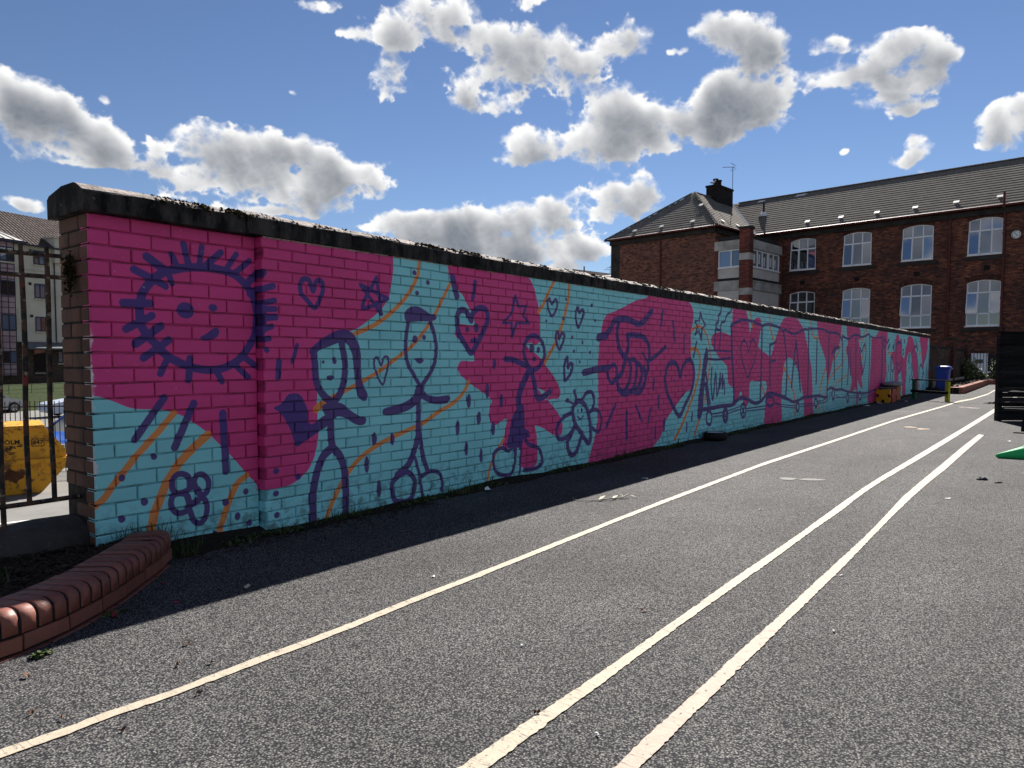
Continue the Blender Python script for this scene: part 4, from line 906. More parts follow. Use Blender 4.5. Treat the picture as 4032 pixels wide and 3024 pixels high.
mk = {k: np.zeros((TH, TW), np.float32) for k in 'KPO'}
for l in PINK.split('\n'): fill_poly(mk['K'], spline(parse(l), True, 4))
for l in POLYS.split('\n'):
    c, d = l.split(' '); fill_poly(mk[c], spline(parse(d), True, 4))
for l in STROKES.split('\n'):
    c, w, cl, d = l.split(' '); paint_segments(mk[c], spline(parse(d), cl == '1'), float(w), cl == '1')
for l in ELLS.split('\n'):
    x, z, rx, rz = (float(q) for q in l.split(','))
    h = 0.01
    i0 = np.searchsorted(tex_s, x - rx - h); i1 = np.searchsorted(tex_s, x + rx + h) + 1
    j0 = max(0, int((z - rz - h) / ZH * TH)); j1 = min(TH, int((z + rz + h) / ZH * TH) + 2)
    q = np.hypot((tex_s[None, i0:i1] - x) / max(rx, 1e-3), (tex_z[j0:j1, None] - z) / max(rz, 1e-3))
    np.maximum(mk['P'][j0:j1, i0:i1], np.clip((1 - q) * min(rx, rz) / np.maximum(0.003, tex_ds[None, i0:i1]) + 0.5, 0, 1), out=mk['P'][j0:j1, i0:i1])
arr = np.ones((TH, TW, 4), np.float32)
arr[..., 0] = mk['K']; arr[..., 1] = mk['P']; arr[..., 2] = mk['O']
mural_img = make_image('mural_paint_masks', arr)

def mural_material(name, joint):
    t = NT(name, 0.55, 0.35)
    v = t.coord('Object', wall); o = t.sep(v)
    u = t.math('DIVIDE', t.math('SUBTRACT', t.math('LOGARITHM', t.math('ADD', o[0], X0 + SA), math.e), US0), US1 - US0)
    w = t.math('DIVIDE', o[2], ZH)
    im = t.n.new('ShaderNodeTexImage'); im.image = mural_img; im.extension = 'EXTEND'; im.interpolation = 'Linear'
    t.l.new(t.comb(u, w), im.inputs[0])
    sc = t.n.new('ShaderNodeSeparateColor'); t.l.new(im.outputs[0], sc.inputs[0])
    g = t.geo()
    cloudy = t.noise(g, 2.3, 5); speck = t.noise(g, 38.0, 4)
    tq = t.mix(t.ramp(cloudy, [(0.35, 0.0), (0.7, 1.0)]), (0.235, 0.62, 0.66), (0.275, 0.70, 0.74))
    pk = t.mix(t.ramp(cloudy, [(0.35, 0.0), (0.7, 1.0)]), (0.62, 0.044, 0.205), (0.71, 0.056, 0.245))
    col = t.mix(sc.outputs[0], tq, pk)
    col = t.mix(t.math('MULTIPLY', sc.outputs[2], 0.94), col, (0.80, 0.24, 0.035))
    pu = t.mix(sc.outputs[0], (0.088, 0.038, 0.19), (0.060, 0.036, 0.205))
    col = t.mix(t.math('MULTIPLY', sc.outputs[1], 0.97), col, pu)
    # grime near the ground, scuffs, thin paint
    lo = t.ramp(o[2], [(0.0, 1.0), (0.35, 0.0)])
    dirt = t.math('MULTIPLY', lo, t.ramp(t.noise(g, 14.0, 6, 0.7), [(0.48, 0.0), (0.62, 0.85)]))
    col = t.mix(dirt, col, (0.05, 0.055, 0.05))
    col = t.mix(t.ramp(speck, [(0.69, 0.0), (0.76, 0.35)]), col, (0.6, 0.6, 0.6))
    if not joint:                              # white undercoat left showing along the wall's free edge
        ed = t.math('MULTIPLY', t.ramp(t.math('ADD', o[0], t.math('MULTIPLY', t.math('SUBTRACT', t.noise(g, 13.0, 5, 0.7), 0.5), 0.09)), [(0.010, 1.0), (0.016, 0.0)]), t.math('MULTIPLY', t.ramp(t.noise(g, 3.0, 2), [(0.48, 0.0), (0.55, 1.0)]), t.ramp(t.math('MULTIPLY', o[2], 0.5), [(0.2, 0.0), (0.28, 1.0), (0.62, 1.0), (0.7, 0.0)])))
        col = t.mix(ed, col, (0.72, 0.70, 0.70))
        br = t.ramp(t.rnd(), [(0.0, 0.93), (1.0, 1.06)])
        col = t.mix(1.0, col, br, 'MULTIPLY')
    if joint:
        bare = t.ramp(t.noise(t.mapping(g, (2, 2, 7)), 3.0, 5, 0.65), [(0.46, 0.0), (0.60, 1.0)])
        bare = t.math('MULTIPLY', bare, t.ramp(o[0], [(0.0, 1.0), (0.12, 0.55)]))
        col = t.mix(1.0, col, (0.72, 0.70, 0.72), 'MULTIPLY')  # joint paint darkened in colour for the shade of the recess
        col = t.mix(bare, col, (0.018, 0.018, 0.022))
    t.color(col)
    t.bump(t.math('ADD', t.noise(g, 60.0, 5, 0.6), t.math('MULTIPLY', t.noise(g, 9.0, 3), 0.8)), 0.35, 0.006)
    return t.mat
M['mural'] = mural_material('mural_paint', False)
M['mural_joint'] = mural_material('mural_paint_in_joints', True)
t = NT('brown_brick', 0.85, 0.2); g = t.geo()
bc = t.mix(t.rnd(), (0.105, 0.054, 0.040), (0.165, 0.082, 0.056))
bc = t.mix(t.ramp(t.noise(g, 7.0, 5, 0.65), [(0.45, 0.0), (0.7, 0.75)]), bc, (0.05, 0.042, 0.04))
t.color(bc); t.bump(t.noise(g, 90.0, 4), 0.4, 0.005); M['brown_brick'] = t.mat
M['dark_mortar'] = plain('dark_mortar', (0.035, 0.032, 0.03), 0.95, 0.1, 0.4, 20, 0.3)
t = NT('shaded_sooty_coping', 0.92, 0.15); g = t.geo(); o = t.sep(t.coord('Normal'))
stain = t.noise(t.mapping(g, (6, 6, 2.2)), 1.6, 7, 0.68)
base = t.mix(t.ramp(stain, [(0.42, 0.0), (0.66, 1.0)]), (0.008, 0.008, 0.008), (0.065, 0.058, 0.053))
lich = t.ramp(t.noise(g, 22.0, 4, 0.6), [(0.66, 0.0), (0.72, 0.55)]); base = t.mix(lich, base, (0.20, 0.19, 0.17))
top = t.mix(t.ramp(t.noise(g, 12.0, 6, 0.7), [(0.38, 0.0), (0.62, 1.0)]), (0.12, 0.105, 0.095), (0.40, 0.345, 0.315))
t.color(t.mix(t.ramp(o[2], [(0.35, 0.0), (0.75, 1.0)]), base, top))  # by facing: front darkened for shade as well as soot, top paled for sun
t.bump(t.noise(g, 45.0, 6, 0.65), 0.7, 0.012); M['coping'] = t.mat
M['moss'] = plain('brown_moss', (0.035, 0.026, 0.012), 1.0, 0.05, 0.6, 50, 0.8)

def brick_mesh(name, L, H, D, ch, mat, seed):
    """one brick, front face on y = 0 with a worn chamfered arris, body behind it"""
    r = np.random.default_rng(seed); e = lambda k=0.0012: r.normal(0, k)
    x, z = L / 2, H / 2
    c = [(-x, -z), (x, -z), (x, z), (-x, z)]
    v = [(p[0] + e(), D, p[1] + e()) for p in c] + [(p[0] + e(), ch, p[1] + e()) for p in c]
    v += [(p[0] * (1 - 2 * ch / L) + e(), e(.0006), p[1] * (1 - 2 * ch / H) + e()) for p in c]
    f = [(8, 9, 10, 11)]
    for i in range(4):
        j = (i + 1) % 4
        f += [(4 + i, 4 + j, 8 + j, 8 + i), (i, j, 4 + j, 4 + i)]
    me = bpy.data.meshes.new(name); me.from_pydata(v, [], f); me.materials.append(mat); me.update()
    return me

def lay_course(xa, xb, pitch, phase, joint):
    """(x0, x1) of every brick of a course, cut at both ends"""
    out = []; k = math.floor((xa - phase) / pitch); x = phase + k * pitch
    while x < xb - 0.02:
        a, b_ = max(x, xa), min(x + pitch - joint, xb)
        if b_ - a > 0.03: out.append((a, b_))
        x += pitch
    return out

bricks = []                                 # (x0, x1, z0, z1, y of the face)
g1 = 0.0874
for r_ in range(23):
    z1 = ZT - 0.004 - r_ * g1; 
    for a, b_ in lay_course(X0 + 0.004, XS - 0.004, 0.2375, X0 + 0.004 - (0.119 if r_ % 2 else 0.0), 0.009): bricks.append((a, b_, z1 - g1 + 0.0095, z1, PIER_Y))
g2 = 0.0745; MJ = 11.93
for r_ in range(27):
    z1 = ZT - 0.004 - r_ * g2
    for seg in ((XS, MJ - 0.006), (MJ + 0.006, X1)):
        for a, b_ in lay_course(seg[0], seg[1], 0.2255, 3.31 - (0.11275 if r_ % 2 else 0.0), 0.0095): bricks.append((a, b_, z1 - g2 + 0.0095, z1, WALL_Y))
bricks.sort(key=lambda q: math.hypot((q[0] + q[1]) / 2, q[4]) + 0.02 * abs((q[2] + q[3]) / 2 - 1.2))
cache = {}
N_END = 36
for i, (a, b_, z0, z1, y) in enumerate(bricks[:300 - N_END]):
    key = (round(b_ - a, 2), round(z1 - z0, 3), i % 3)
    if key not in cache: cache[key] = brick_mesh('brick', b_ - a, z1 - z0, 0.1, 0.0045, M['mural'], len(cache))
    me = cache[key]
    Mx = Matrix.Translation(((a + b_) / 2, y + rng.normal(0, 0.0012), (z0 + z1) / 2)) @ Matrix.Rotation(rng.normal(0, 0.003), 4, 'Z') @ Matrix.Rotation(rng.normal(0, 0.004), 4, 'X') @ Matrix.Rotation(rng.normal(0, 0.003), 4, 'Y')
    mesh_obj('brick', me, wall, Mx)
V = []; F = []
for (a, b_, z0, z1, y) in bricks[300 - N_END:]:
    ch = 0.0045; y += rng.normal(0, 0.0012); n = len(V); dy = rng.normal(0, .0008, 4)
    c = [(a, z0), (b_, z0), (b_, z1), (a, z1)]; ci = [(a + ch, z0 + ch), (b_ - ch, z0 + ch), (b_ - ch, z1 - ch), (a + ch, z1 - ch)]
    V += [(p[0], y + 0.04, p[1]) for p in c] + [(p[0], y + ch, p[1]) for p in c] + [(p[0], y + q, p[1]) for p, q in zip(ci, dy)]
    F.append((n + 8, n + 9, n + 10, n + 11))
    for k in range(4):
        j = (k + 1) % 4; F += [(n + 4 + k, n + 4 + j, n + 8 + j, n + 8 + k), (n + k, n + j, n + 4 + j, n + 4 + k)]
tag(np_mesh('bricks', V, F, M['mural'], wall), kind='stuff')
# the unpainted end of the wall
for r_ in range(23):
    z1 = ZT - 0.004 - r_ * g1; z0 = z1 - g1 + 0.0115
    cut = [(PIER_Y + 0.009, PIER_Y + 0.118), (PIER_Y + 0.129, PIER_Y + 0.398)] if r_ % 2 == 0 else [(PIER_Y + 0.009, PIER_Y + 0.255), (PIER_Y + 0.266, PIER_Y + 0.398)]
    if r_ >= 18: cut = cut[:1]
    for (a, b_) in cut:
        key = ('end', round(b_ - a, 3))
        if key not in cache: cache[key] = brick_mesh('brick', b_ - a, z1 - z0, 0.1, 0.005, M['brown_brick'], 50 + len(cache))
        Mx = Matrix.Translation((X0 + rng.normal(0, .0012), (a + b_) / 2, (z0 + z1) / 2)) @ Matrix.Rotation(-math.pi / 2, 4, 'Z')
        mesh_obj('brick', cache[key], wall, Mx)
b = MB(); b.box(((XS + 0.012 + X1) / 2, (WALL_Y + 0.010 + 4.70) / 2, ZT / 2 - .1), (X1 - XS - 0.012, 4.70 - WALL_Y - 0.010, ZT + .2)); b.build('mortar', M['mural_joint'], wall)
b = MB(); b.box(((X0 + 0.012 + XS) / 2, (PIER_Y + 0.012 + 4.745) / 2, ZT / 2 - .1), (XS - X0 - 0.012, 4.745 - PIER_Y - 0.012, ZT + .2)); b.build('mortar', [M['mural_joint']], wall)
b = MB(); b.box((X0 + 0.0105, (PIER_Y + 0.006 + 4.746) / 2, ZT / 2), (0.004, 4.746 - PIER_Y - 0.006, ZT)); b.build('mortar', M['dark_mortar'], wall)
# coping stones: saddle-backed, chamfered, each a little out of line
x = X0 - 0.045; k = 0
while x < X1:
    L = 0.86 if k else 0.98
    x1 = min(x + L, X1 + 0.06); yf = (PIER_Y - 0.07) if x < XS - 0.5 else WALL_Y - 0.016; yb = 4.80; ym = (yf + yb) / 2
    prof = [(yf, 0), (yf, 0.106), (yf + 0.006, 0.115), (yf + 0.03, 0.129), (yf + 0.085, 0.155), (yf + 0.13, 0.164), (ym + 0.04, 0.164), (yb - 0.03, 0.133), (yb, 0.112), (yb, 0)]
    dz = ZT + rng.normal(0, 0.0025); dy = rng.normal(0, 0.003)
    b = MB(); n = len(prof); nseg = 9; vs = []
    for i in range(nseg + 1):
        q = i / nseg; xx = x + 0.003 + (x1 - x - 0.006) * q
        ins = 0.012 if i in (0, nseg) else 0.0
        for (py, pz) in prof:
            jz = rng.normal(0, 0.0022) if pz > 0.01 else 0
            vs.append((xx, ym + (py - ym) * (1 - ins * 1.2) + dy + rng.normal(0, 0.002), dz + pz * (1 - ins * 2) + jz))
    fs = [tuple(range(n)), tuple(nseg * n + j for j in range(n))[::-1]]
    fs += [(i * n + j, (i + 1) * n + j, (i + 1) * n + (j + 1) % n, i * n + (j + 1) % n) for i in range(nseg) for j in range(n)]
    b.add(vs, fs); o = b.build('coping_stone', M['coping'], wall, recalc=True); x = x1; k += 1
# moss cushions along the front arris of the coping
V = []; F = []
oct_f = [(0, 2, 4), (2, 1, 4), (1, 3, 4), (3, 0, 4), (2, 0, 5), (1, 2, 5), (3, 1, 5), (0, 3, 5)]
for i in range(11000):
    s = X0 + 0.25 + (X1 - X0 - 0.3) * rng.random() ** 1.5
    dens = .6 * math.sin(s * 3.1) + math.sin(s * 11.7 + 1) + .7 * math.sin(s * 27.0 + 2)
    if dens < rng.normal(0.2, 0.6): continue
    up = abs(rng.normal(0, 0.05)); yf = (PIER_Y - 0.07) if s < XS - 0.4 else WALL_Y - 0.016
    if rng.random() < 0.12: up = rng.uniform(0.05, 0.26)
    c = np.array([s, yf + 0.005 + up, ZT + 0.114 + min(up, .09) * 0.47]); r0 = rng.uniform(0.005, 0.014) * (1.25 if s < 5 else 1)
    if up < 0.003: c[2] -= rng.uniform(0, 0.03)
    n = len(V)
    for d in ((1, 0, 0), (-1, 0, 0), (0, 1, 0), (0, -1, 0), (0, 0, 1), (0, 0, -1)): V.append(c + np.array(d) * r0 * rng.uniform(0.6, 1.5) * (1, 1, 0.75))
    F += [tuple(n + q for q in f) for f in oct_f]
tag(np_mesh('moss', V, F, M['moss'], wall), kind='stuff')
# ragged bedding mortar under the coping
V = []; F = []
for i in range(420):
    s = XS + (X1 - XS) * rng.random() ** 1.6; L = rng.uniform(0.03, 0.14); h = rng.uniform(0.004, 0.014); n = len(V)
    V += [(s, WALL_Y - 0.004, ZT + .001), (s + L, WALL_Y - 0.004, ZT + .001), (s + L * .8, WALL_Y - 0.003, ZT - h), (s + L * .2, WALL_Y - 0.003, ZT - h * rng.uniform(.3, 1))]
    F.append((n, n + 1, n + 2, n + 3))
M['bedding'] = plain('bedding_mortar', (0.30, 0.24, 0.20), 0.95, var=0.4, scale=50)
tag(np_mesh('bedding_mortar', V, F, M['bedding'], wall), kind='stuff')

# ------------------------------------------------------------------ weeds and dirt along the foot of the wall
V = []; F = []
NB = 260
xs = np.linspace(2.05, X1, NB); 
for i in range(NB - 1):
    n = len(V); h0 = 0.01 + 0.035 * abs(math.sin(xs[i] * 2.1) * math.sin(xs[i] * .9)); w0 = 0.07 + 0.05 * math.sin(xs[i] * 3.7) ** 2
    V += [(xs[i], WALL_Y + 0.08, h0 + .02), (xs[i], WALL_Y - 0.01, h0), (xs[i], WALL_Y - w0 * .6, h0 * .5), (xs[i], WALL_Y - w0 - .03, 0.001)]
for i in range(NB - 2):
    for j in range(3): F.append((4 * i + j, 4 * i + j + 1, 4 * i + 5 + j, 4 * i + 4 + j))
tag(np_mesh('wall_foot_dirt', V, F, M['soil'], smooth=True), kind='stuff')

def blades(name, spots, mat, hmin, hmax, w, lean=0.6, label=None):
    V = []; F = []
    for (x, y, z, k) in spots:
        a = rng.uniform(0, 6.28); h = rng.uniform(hmin, hmax) * k; l = rng.uniform(0.1, lean) * h; ww = w * rng.uniform(0.6, 1.4) * (0.5 + 0.5 * k)
        d = np.array([math.cos(a), math.sin(a), 0]); p = np.array([-d[1], d[0], 0]) * ww; c = np.array([x, y, z]); n = len(V)
        V += [c - p, c + p, c + d * l * .45 + p * .8 + (0, 0, h * .6), c + d * l * .45 - p * .8 + (0, 0, h * .6), c + d * l + (0, 0, h * (1 - .35 * l / h))]
        F += [(n, n + 1, n + 2, n + 3), (n + 3, n + 2, n + 4)]
    me = bpy.data.meshes.new(name); me.from_pydata([tuple(p) for p in V], [], F); me.materials.append(mat); me.update()
    return tag(mesh_obj(name, me), kind='stuff')

spots = []
for i in range(12000):
    s = 2.0 + (X1 - 2.0) * rng.random() ** 1.35
    q = math.sin(s * 1.7 + .4) + math.sin(s * 4.3) + .7 * math.sin(s * 9.1 + 2)
    if q < rng.normal(0.1, 0.9): continue
    k = 0.45 + 0.55 * max(0, q / 2.5) * rng.random()
    if rng.random() < .02: k = 1.8
    spots.append((s, WALL_Y - 0.004 - abs(rng.normal(0, 0.055)), 0.01, k))
blades('weeds', spots, M['weed'], 0.02, 0.085, 0.0035, 1.1)
spots = []                                  # a few low leafy rosettes
for i in range(2600):
    s = 2.2 + 28 * rng.random() ** 1.4
    if math.sin(s * 2.9 + 1) + math.sin(s * 5.1) < .5: continue
    spots.append((s, WALL_Y - 0.03 - abs(rng.normal(0, 0.05)), 0.005, rng.uniform(.5, 1)))
blades('weeds', spots, M['weed'], 0.015, 0.05, 0.011, 1.6)
spots = [(2.0 + rng.normal(0, .07), 4.27 + rng.normal(0, .03), 0.1 + rng.uniform(-.02, .03), 1.0) for _ in range(50)] + [(1.74 + rng.random() * .2, 4.25 + rng.normal(0, .03), 0.11, 1.0) for _ in range(55)] + [(2.12 + rng.normal(0, .05), 4.16 + rng.normal(0, .05), 0.01, 1.0) for _ in range(60)] + [(1.05 + rng.normal(0, .05), 3.98 + rng.normal(0, .05), .12, .9) for _ in range(60)]
blades('grass', spots, M['weed'], 0.05, 0.16, 0.0022, 0.9)

# ------------------------------------------------------------------ planter in front of the wall's free end
t = NT('red_engineering_brick', 0.5, 0.35); g = t.geo()
bc = t.mix(t.rnd(), (0.150, 0.050, 0.036), (0.225, 0.078, 0.055))
bc = t.mix(t.ramp(t.noise(g, 11.0, 5, 0.6), [(0.5, 0.0), (0.75, 0.6)]), bc, (0.085, 0.045, 0.042))
t.color(bc); t.rough(t.ramp(t.noise(g, 25.0, 4), [(0.3, 0.42), (0.7, 0.72)])); t.bump(t.noise(g, 70.0, 4), 0.25, 0.004); M['red_brick'] = t.mat
M['black_mortar'] = plain('black_mortar', (0.02, 0.02, 0.02), 0.95, 0.1, 0.4, 30, 0.4)

curve = np.array([(-2.2, 3.10), (-1.0, 3.10), (0.0, 3.13), (0.5, 3.165), (0.9, 3.222), (1.04, 3.258), (1.15, 3.305), (1.25, 3.362), (1.393, 3.462), (1.533, 3.578), (1.654, 3.692), (1.777, 3.807), (1.886, 3.919), (1.985, 4.035), (2.03, 4.10)])
curve = curve + np.array([(-0.018, 0.034)]) * np.clip((curve[:, :1] + 1) / 2, 0, 1)
curve = spline(curve, False, 8)
cl = np.r_[0, np.cumsum(np.hypot(*np.diff(curve, axis=0).T))]
def on_curve(d):
    p = np.array([np.interp(d, cl, curve[:, 0]), np.interp(d, cl, curve[:, 1])]); q = np.array([np.interp(d + .01, cl, curve[:, 0]), np.interp(d + .01, cl, curve[:, 1])]); r_ = np.array([np.interp(d - .01, cl, curve[:, 0]), np.interp(d - .01, cl, curve[:, 1])])
    tt = (q - r_) / np.hypot(*(q - r_)); return p, tt
def frame_at(d, z, back=0.0):
    p, tt = on_curve(d); nn = np.array([-tt[1], tt[0]])
    return Matrix(((tt[0], nn[0], 0, p[0] + nn[0] * back), (tt[1], nn[1], 0, p[1] + nn[1] * back), (0, 0, 1, z), (0, 0, 0, 1)))
planter = empty('planter', (1.0, 3.5, 0))
tag(planter, 'low curved planter edge of red bullnose bricks at the free end of the mural wall', 'planter')
def bullnose(seed, w=0.0605, d=0.213, h=0.1):
    r = np.random.default_rng(seed); prof = [(0.0, 0.0), (0.0, h - 0.052)]
    for k in range(1, 7):
        a = k / 6 * math.pi / 2; prof.append((0.052 - 0.052 * math.cos(a), h - 0.052 + 0.052 * math.sin(a)))
    prof += [(d - 0.006, h), (d, h - 0.006), (d, 0.0)]
    n = len(prof); c = 0.003; vs = []
    for x, ins in ((-w / 2, c), (-w / 2 + c, 0), (w / 2 - c, 0), (w / 2, c)):
        for (y, z) in prof: vs.append((x + r.normal(0, .0006), ins + (y) * (1 - 2 * ins / d) + r.normal(0, .0007), z * (1 - ins / h) + r.normal(0, .0007)))
    fs = [tuple(range(n)), tuple(3 * n + j for j in range(n))[::-1]] + [(i * n + j, (i + 1) * n + j, (i + 1) * n + (j + 1) % n, i * n + (j + 1) % n) for i in range(3) for j in range(n)]
    b = MB(); b.add(vs, fs); o = b.build('brick', M['red_brick'], planter, recalc=True); me = o.data; me.polygons.foreach_set('use_smooth', [abs(p.normal.x) < .2 and len(p.vertices) == 4 and p.area > 4e-4 for p in me.polygons]); return o
protos = [bullnose(s) for s in range(4)]
D1 = cl[-1] - 0.035; k = 0
while D1 - 0.0755 * k > 0.1:
    d = D1 - 0.0755 * k
    o = protos[k] if k < 4 else protos[k % 4].copy()
    if k >= 4: COL.objects.link(o)
    sc = 1 + rng.normal(0, 0.008)
    o.matrix_parent_inverse = world_of(planter).inverted()
    o.matrix_basis = frame_at(d + rng.normal(0, .001), 0.086 + rng.normal(0, .0016)) @ Matrix.Rotation(rng.normal(0, .010), 4, 'Z') @ Matrix.Rotation(rng.normal(0, .005), 4, 'X') @ Matrix.Diagonal((sc, 1, 1, 1))
    k += 1
cache2 = {}
for row, (z0, z1, off) in enumerate([(0.014, 0.076, 0.0), (-0.055, 0.005, 0.11)]):
    d = cl[-1] - 0.005 - off
    while d > 0.3:
        key = (row, int(d * 100) % 3)
        if key not in cache2: cache2[key] = brick_mesh('brick', 0.214, z1 - z0, 0.1, 0.004, M['red_brick'], 80 + len(cache2))
        mesh_obj('brick', cache2[key], planter, frame_at(d - 0.107, (z0 + z1) / 2, 0.004 - 0.012 * row + rng.normal(0, .001)))
        d -= 0.224
b = MB(); pr = [(0.016, -0.05), (0.016, 0.080), (0.006, 0.088), (0.006, 0.134)] + [(0.052 - 0.047 * math.cos(q), 0.134 + 0.047 * math.sin(q)) for q in (.4, .8, 1.2, 1.57)] + [(0.205, 0.181), (0.205, -0.05)]; vs = []; ds = np.linspace(0.1, cl[-1] - 0.012, 60)
for d in ds:
    m = frame_at(d, 0)
    vs += [m @ Vector((0, y, z)) for y, z in pr]
b.add(vs, [(10 * i + j, 10 * i + 10 + j, 10 * i + 10 + (j + 1) % 10, 10 * i + (j + 1) % 10) for i in range(59) for j in range(10)] + [tuple(range(10)), tuple(590 + j for j in range(10))[::-1]])
b.build('mortar', M['black_mortar'], planter)
# soil and bark inside
inner = [frame_at(d, 0) @ Vector((0, 0.19, 0)) for d in np.linspace(0.1, cl[-1], 40)]
V = []; F = []; n = len(inner); 
for i, p in enumerate(inner):
    for j in range(9):
        q = j / 8; y = p.y + (4.62 - p.y) * q; V.append((p.x * (1 - q) + q * (p.x - .02 * q), y, 0.150 - 0.05 * math.sin(q * 3.0) + 0.012 * math.sin(p.x * 17 + j * 2) + rng.normal(0, .006)))
F = [(9 * i + j, 9 * i + 9 + j, 9 * i + 10 + j, 9 * i + 1 + j) for i in range(n - 1) for j in range(8)]
tag(np_mesh('planter_soil', V, F, M['soil'], smooth=True), kind='structure')
V = []; F = []
def chip(c, L, w, h):
    a = rng.uniform(0, 3.14); d = np.array([math.cos(a), math.sin(a), rng.normal(0, .22)]); p = np.array([-math.sin(a), math.cos(a), rng.normal(0, .25)]); n = len(V); c = np.array(c); u = np.array([0, 0, h])
    V.extend([c - d * L - p * w * .6, c + d * L - p * w, c + d * L * .9 + p * w, c - d * L + p * w, c - d * L * .8 - p * w * .4 + u, c + d * L * .9 - p * w * .8 + u, c + d * L * .8 + p * w * .8 + u, c - d * L * .9 + p * w * .7 + u])
    F.extend([(n + 4, n + 5, n + 6, n + 7), (n, n + 1, n + 5, n + 4), (n + 1, n + 2, n + 6, n + 5), (n + 2, n + 3, n + 7, n + 6), (n + 3, n, n + 4, n + 7)])
for i in range(3600):
    d = rng.uniform(1.5, cl[-1]); m = frame_at(d, 0); p0 = m @ Vector((0, 0.2, 0)); y = p0.y + (4.45 - p0.y) * rng.random(); q = (y - p0.y) / (4.62 - p0.y)
    chip((p0.x + rng.normal(0, .03), y, 0.150 - 0.05 * math.sin(q * 3.0) + rng.uniform(-.002, .018)), rng.uniform(.008, .034), rng.uniform(.003, .009), rng.uniform(.002, .006))
for i in range(420):                           # bark kicked out over the edge
    s = rng.uniform(2.05, 4.2); chip((s, 4.2 - abs(rng.normal(0, .12)), 0.004), rng.uniform(.005, .02), rng.uniform(.002, .006), .003)
tag(np_mesh('bark_chips', V, F, M['chips']), kind='stuff')

# stone plinth with the railing on it
t = NT('dark_plinth_stone', 0.9, 0.2); g = t.geo()
pc = t.mix(t.ramp(t.noise(g, 4.0, 6, 0.6), [(0.35, 0.0), (0.7, 1.0)]), (0.030, 0.027, 0.026), (0.075, 0.066, 0.060))
pc = t.mix(t.ramp(t.noise(g, 30.0, 3, 0.5), [(0.62, 0.0), (0.7, 0.5)]), pc, (0.11, 0.105, 0.085))
t.color(pc); t.bump(t.noise(g, 60.0, 5), 0.5, 0.006); M['plinth'] = t.mat
b = MB(); prof = [(4.42, -0.2), (4.425, 0.13), (4.44, 0.19), (4.47, 0.225), (4.52, 0.247), (4.58, 0.258), (4.66, 0.262), (4.72, 0.25), (4.735, 0.2), (4.735, -0.2)]; n = len(prof); xs = np.linspace(-4.0, 1.682, 30); vs = []
for x in xs:
    for (y, z) in prof: vs.append((x, y + rng.normal(0, .002), z + rng.normal(0, .0025)))
b.add(vs, [tuple(range(n)), tuple(29 * n + j for j in range(n))[::-1]] + [(i * n + j, (i + 1) * n + j, (i + 1) * n + (j + 1) % n, i * n + (j + 1) % n) for i in range(29) for j in range(n)])
o = b.build('stone_plinth', M['plinth'], recalc=True); tag(o, 'dark rounded stone kerb carrying the rusty railing beside the wall end', 'kerb')
t = NT('rusty_railing_paint', 0.75, 0.3); g = t.geo()
rc = t.mix(t.ramp(t.noise(g, 13.0, 4, 0.6), [(0.46, 0.0), (0.54, 1.0)]), (0.018, 0.017, 0.015), (0.085, 0.045, 0.03))
rc = t.mix(t.ramp(t.noise(g, 24.0, 4, 0.6), [(0.60, 0.0), (0.63, 1.0)]), rc, (0.25, 0.21, 0.15))
rc = t.mix(t.ramp(t.noise(g, 8.0, 3, 0.6), [(0.62, 0.0), (0.66, 1.0)]), rc, (0.19, 0.03, 0.025))
t.color(rc); t.bump(t.noise(g, 45.0, 5), 0.6, 0.006); M['rust'] = t.mat
railing = empty('iron_railing', (0.5, 4.55, 0.25)); tag(railing, 'rusty flaking iron railing on the stone kerb, left of the wall end', 'railing')
x = 1.548; k = 0
while x > -3.2:
    b = MB(); zb = 0.20 if k % 6 == 2 else 0.372
    pts = [(x + 0.004 * math.sin(z * 5 + k), 4.55 + .002 * math.sin(z * 9), z) for z in np.linspace(zb, 1.815, 9)]
    b.tube(pts, [0.0135] * 8 + [0.011], 8); b.build('bar', M['rust'], railing, smooth=False); x -= 0.122; k += 1
for z, h in ((1.765, .012), (1.645, .0125), (0.378, .014)):
    b = MB(); b.tube([(-3.4, 4.55, z - .008), (-1, 4.55, z - .002), (0.6, 4.548, z + .003), (1.4, 4.55, z), (1.72, 4.55, z + 0.004)], h, 8); b.build('rail', M['rust'], railing)
# a tuft of moss where the rails enter the wall
V = []; F = []
for i in range(230):
    c = np.array([1.672 - abs(rng.normal(0, .014)), 4.55 + rng.normal(0, .022), 1.665 + rng.normal(0, .035) + (0.04 if i % 3 else -.03)]); r0 = rng.uniform(.004, .012); n = len(V)
    for d in ((1, 0, 0), (-1, 0, 0), (0, 1, 0), (0, -1, 0), (0, 0, 1), (0, 0, -1)): V.append(c + np.array(d) * r0 * rng.uniform(.5, 1.6))
    F += [tuple(n + q for q in f) for f in oct_f]
tag(np_mesh('moss', V, F, M['moss'], wall), kind='stuff')

# ------------------------------------------------------------------ the school: local x runs right along the front, local y into the building
P0S = Vector((48.679, 6.17, 0)); US = Vector((-0.0988, -0.9951, 0))
KS = 1.19
school = empty('school_building', (P0S.x * KS, P0S.y * KS, 1.19 - 1.19 * KS), math.atan2(US.y, US.x)); school.scale = (KS, KS, KS)
tag(school, 'two storey red brick school with grey tiled roof and white arched windows', 'building')

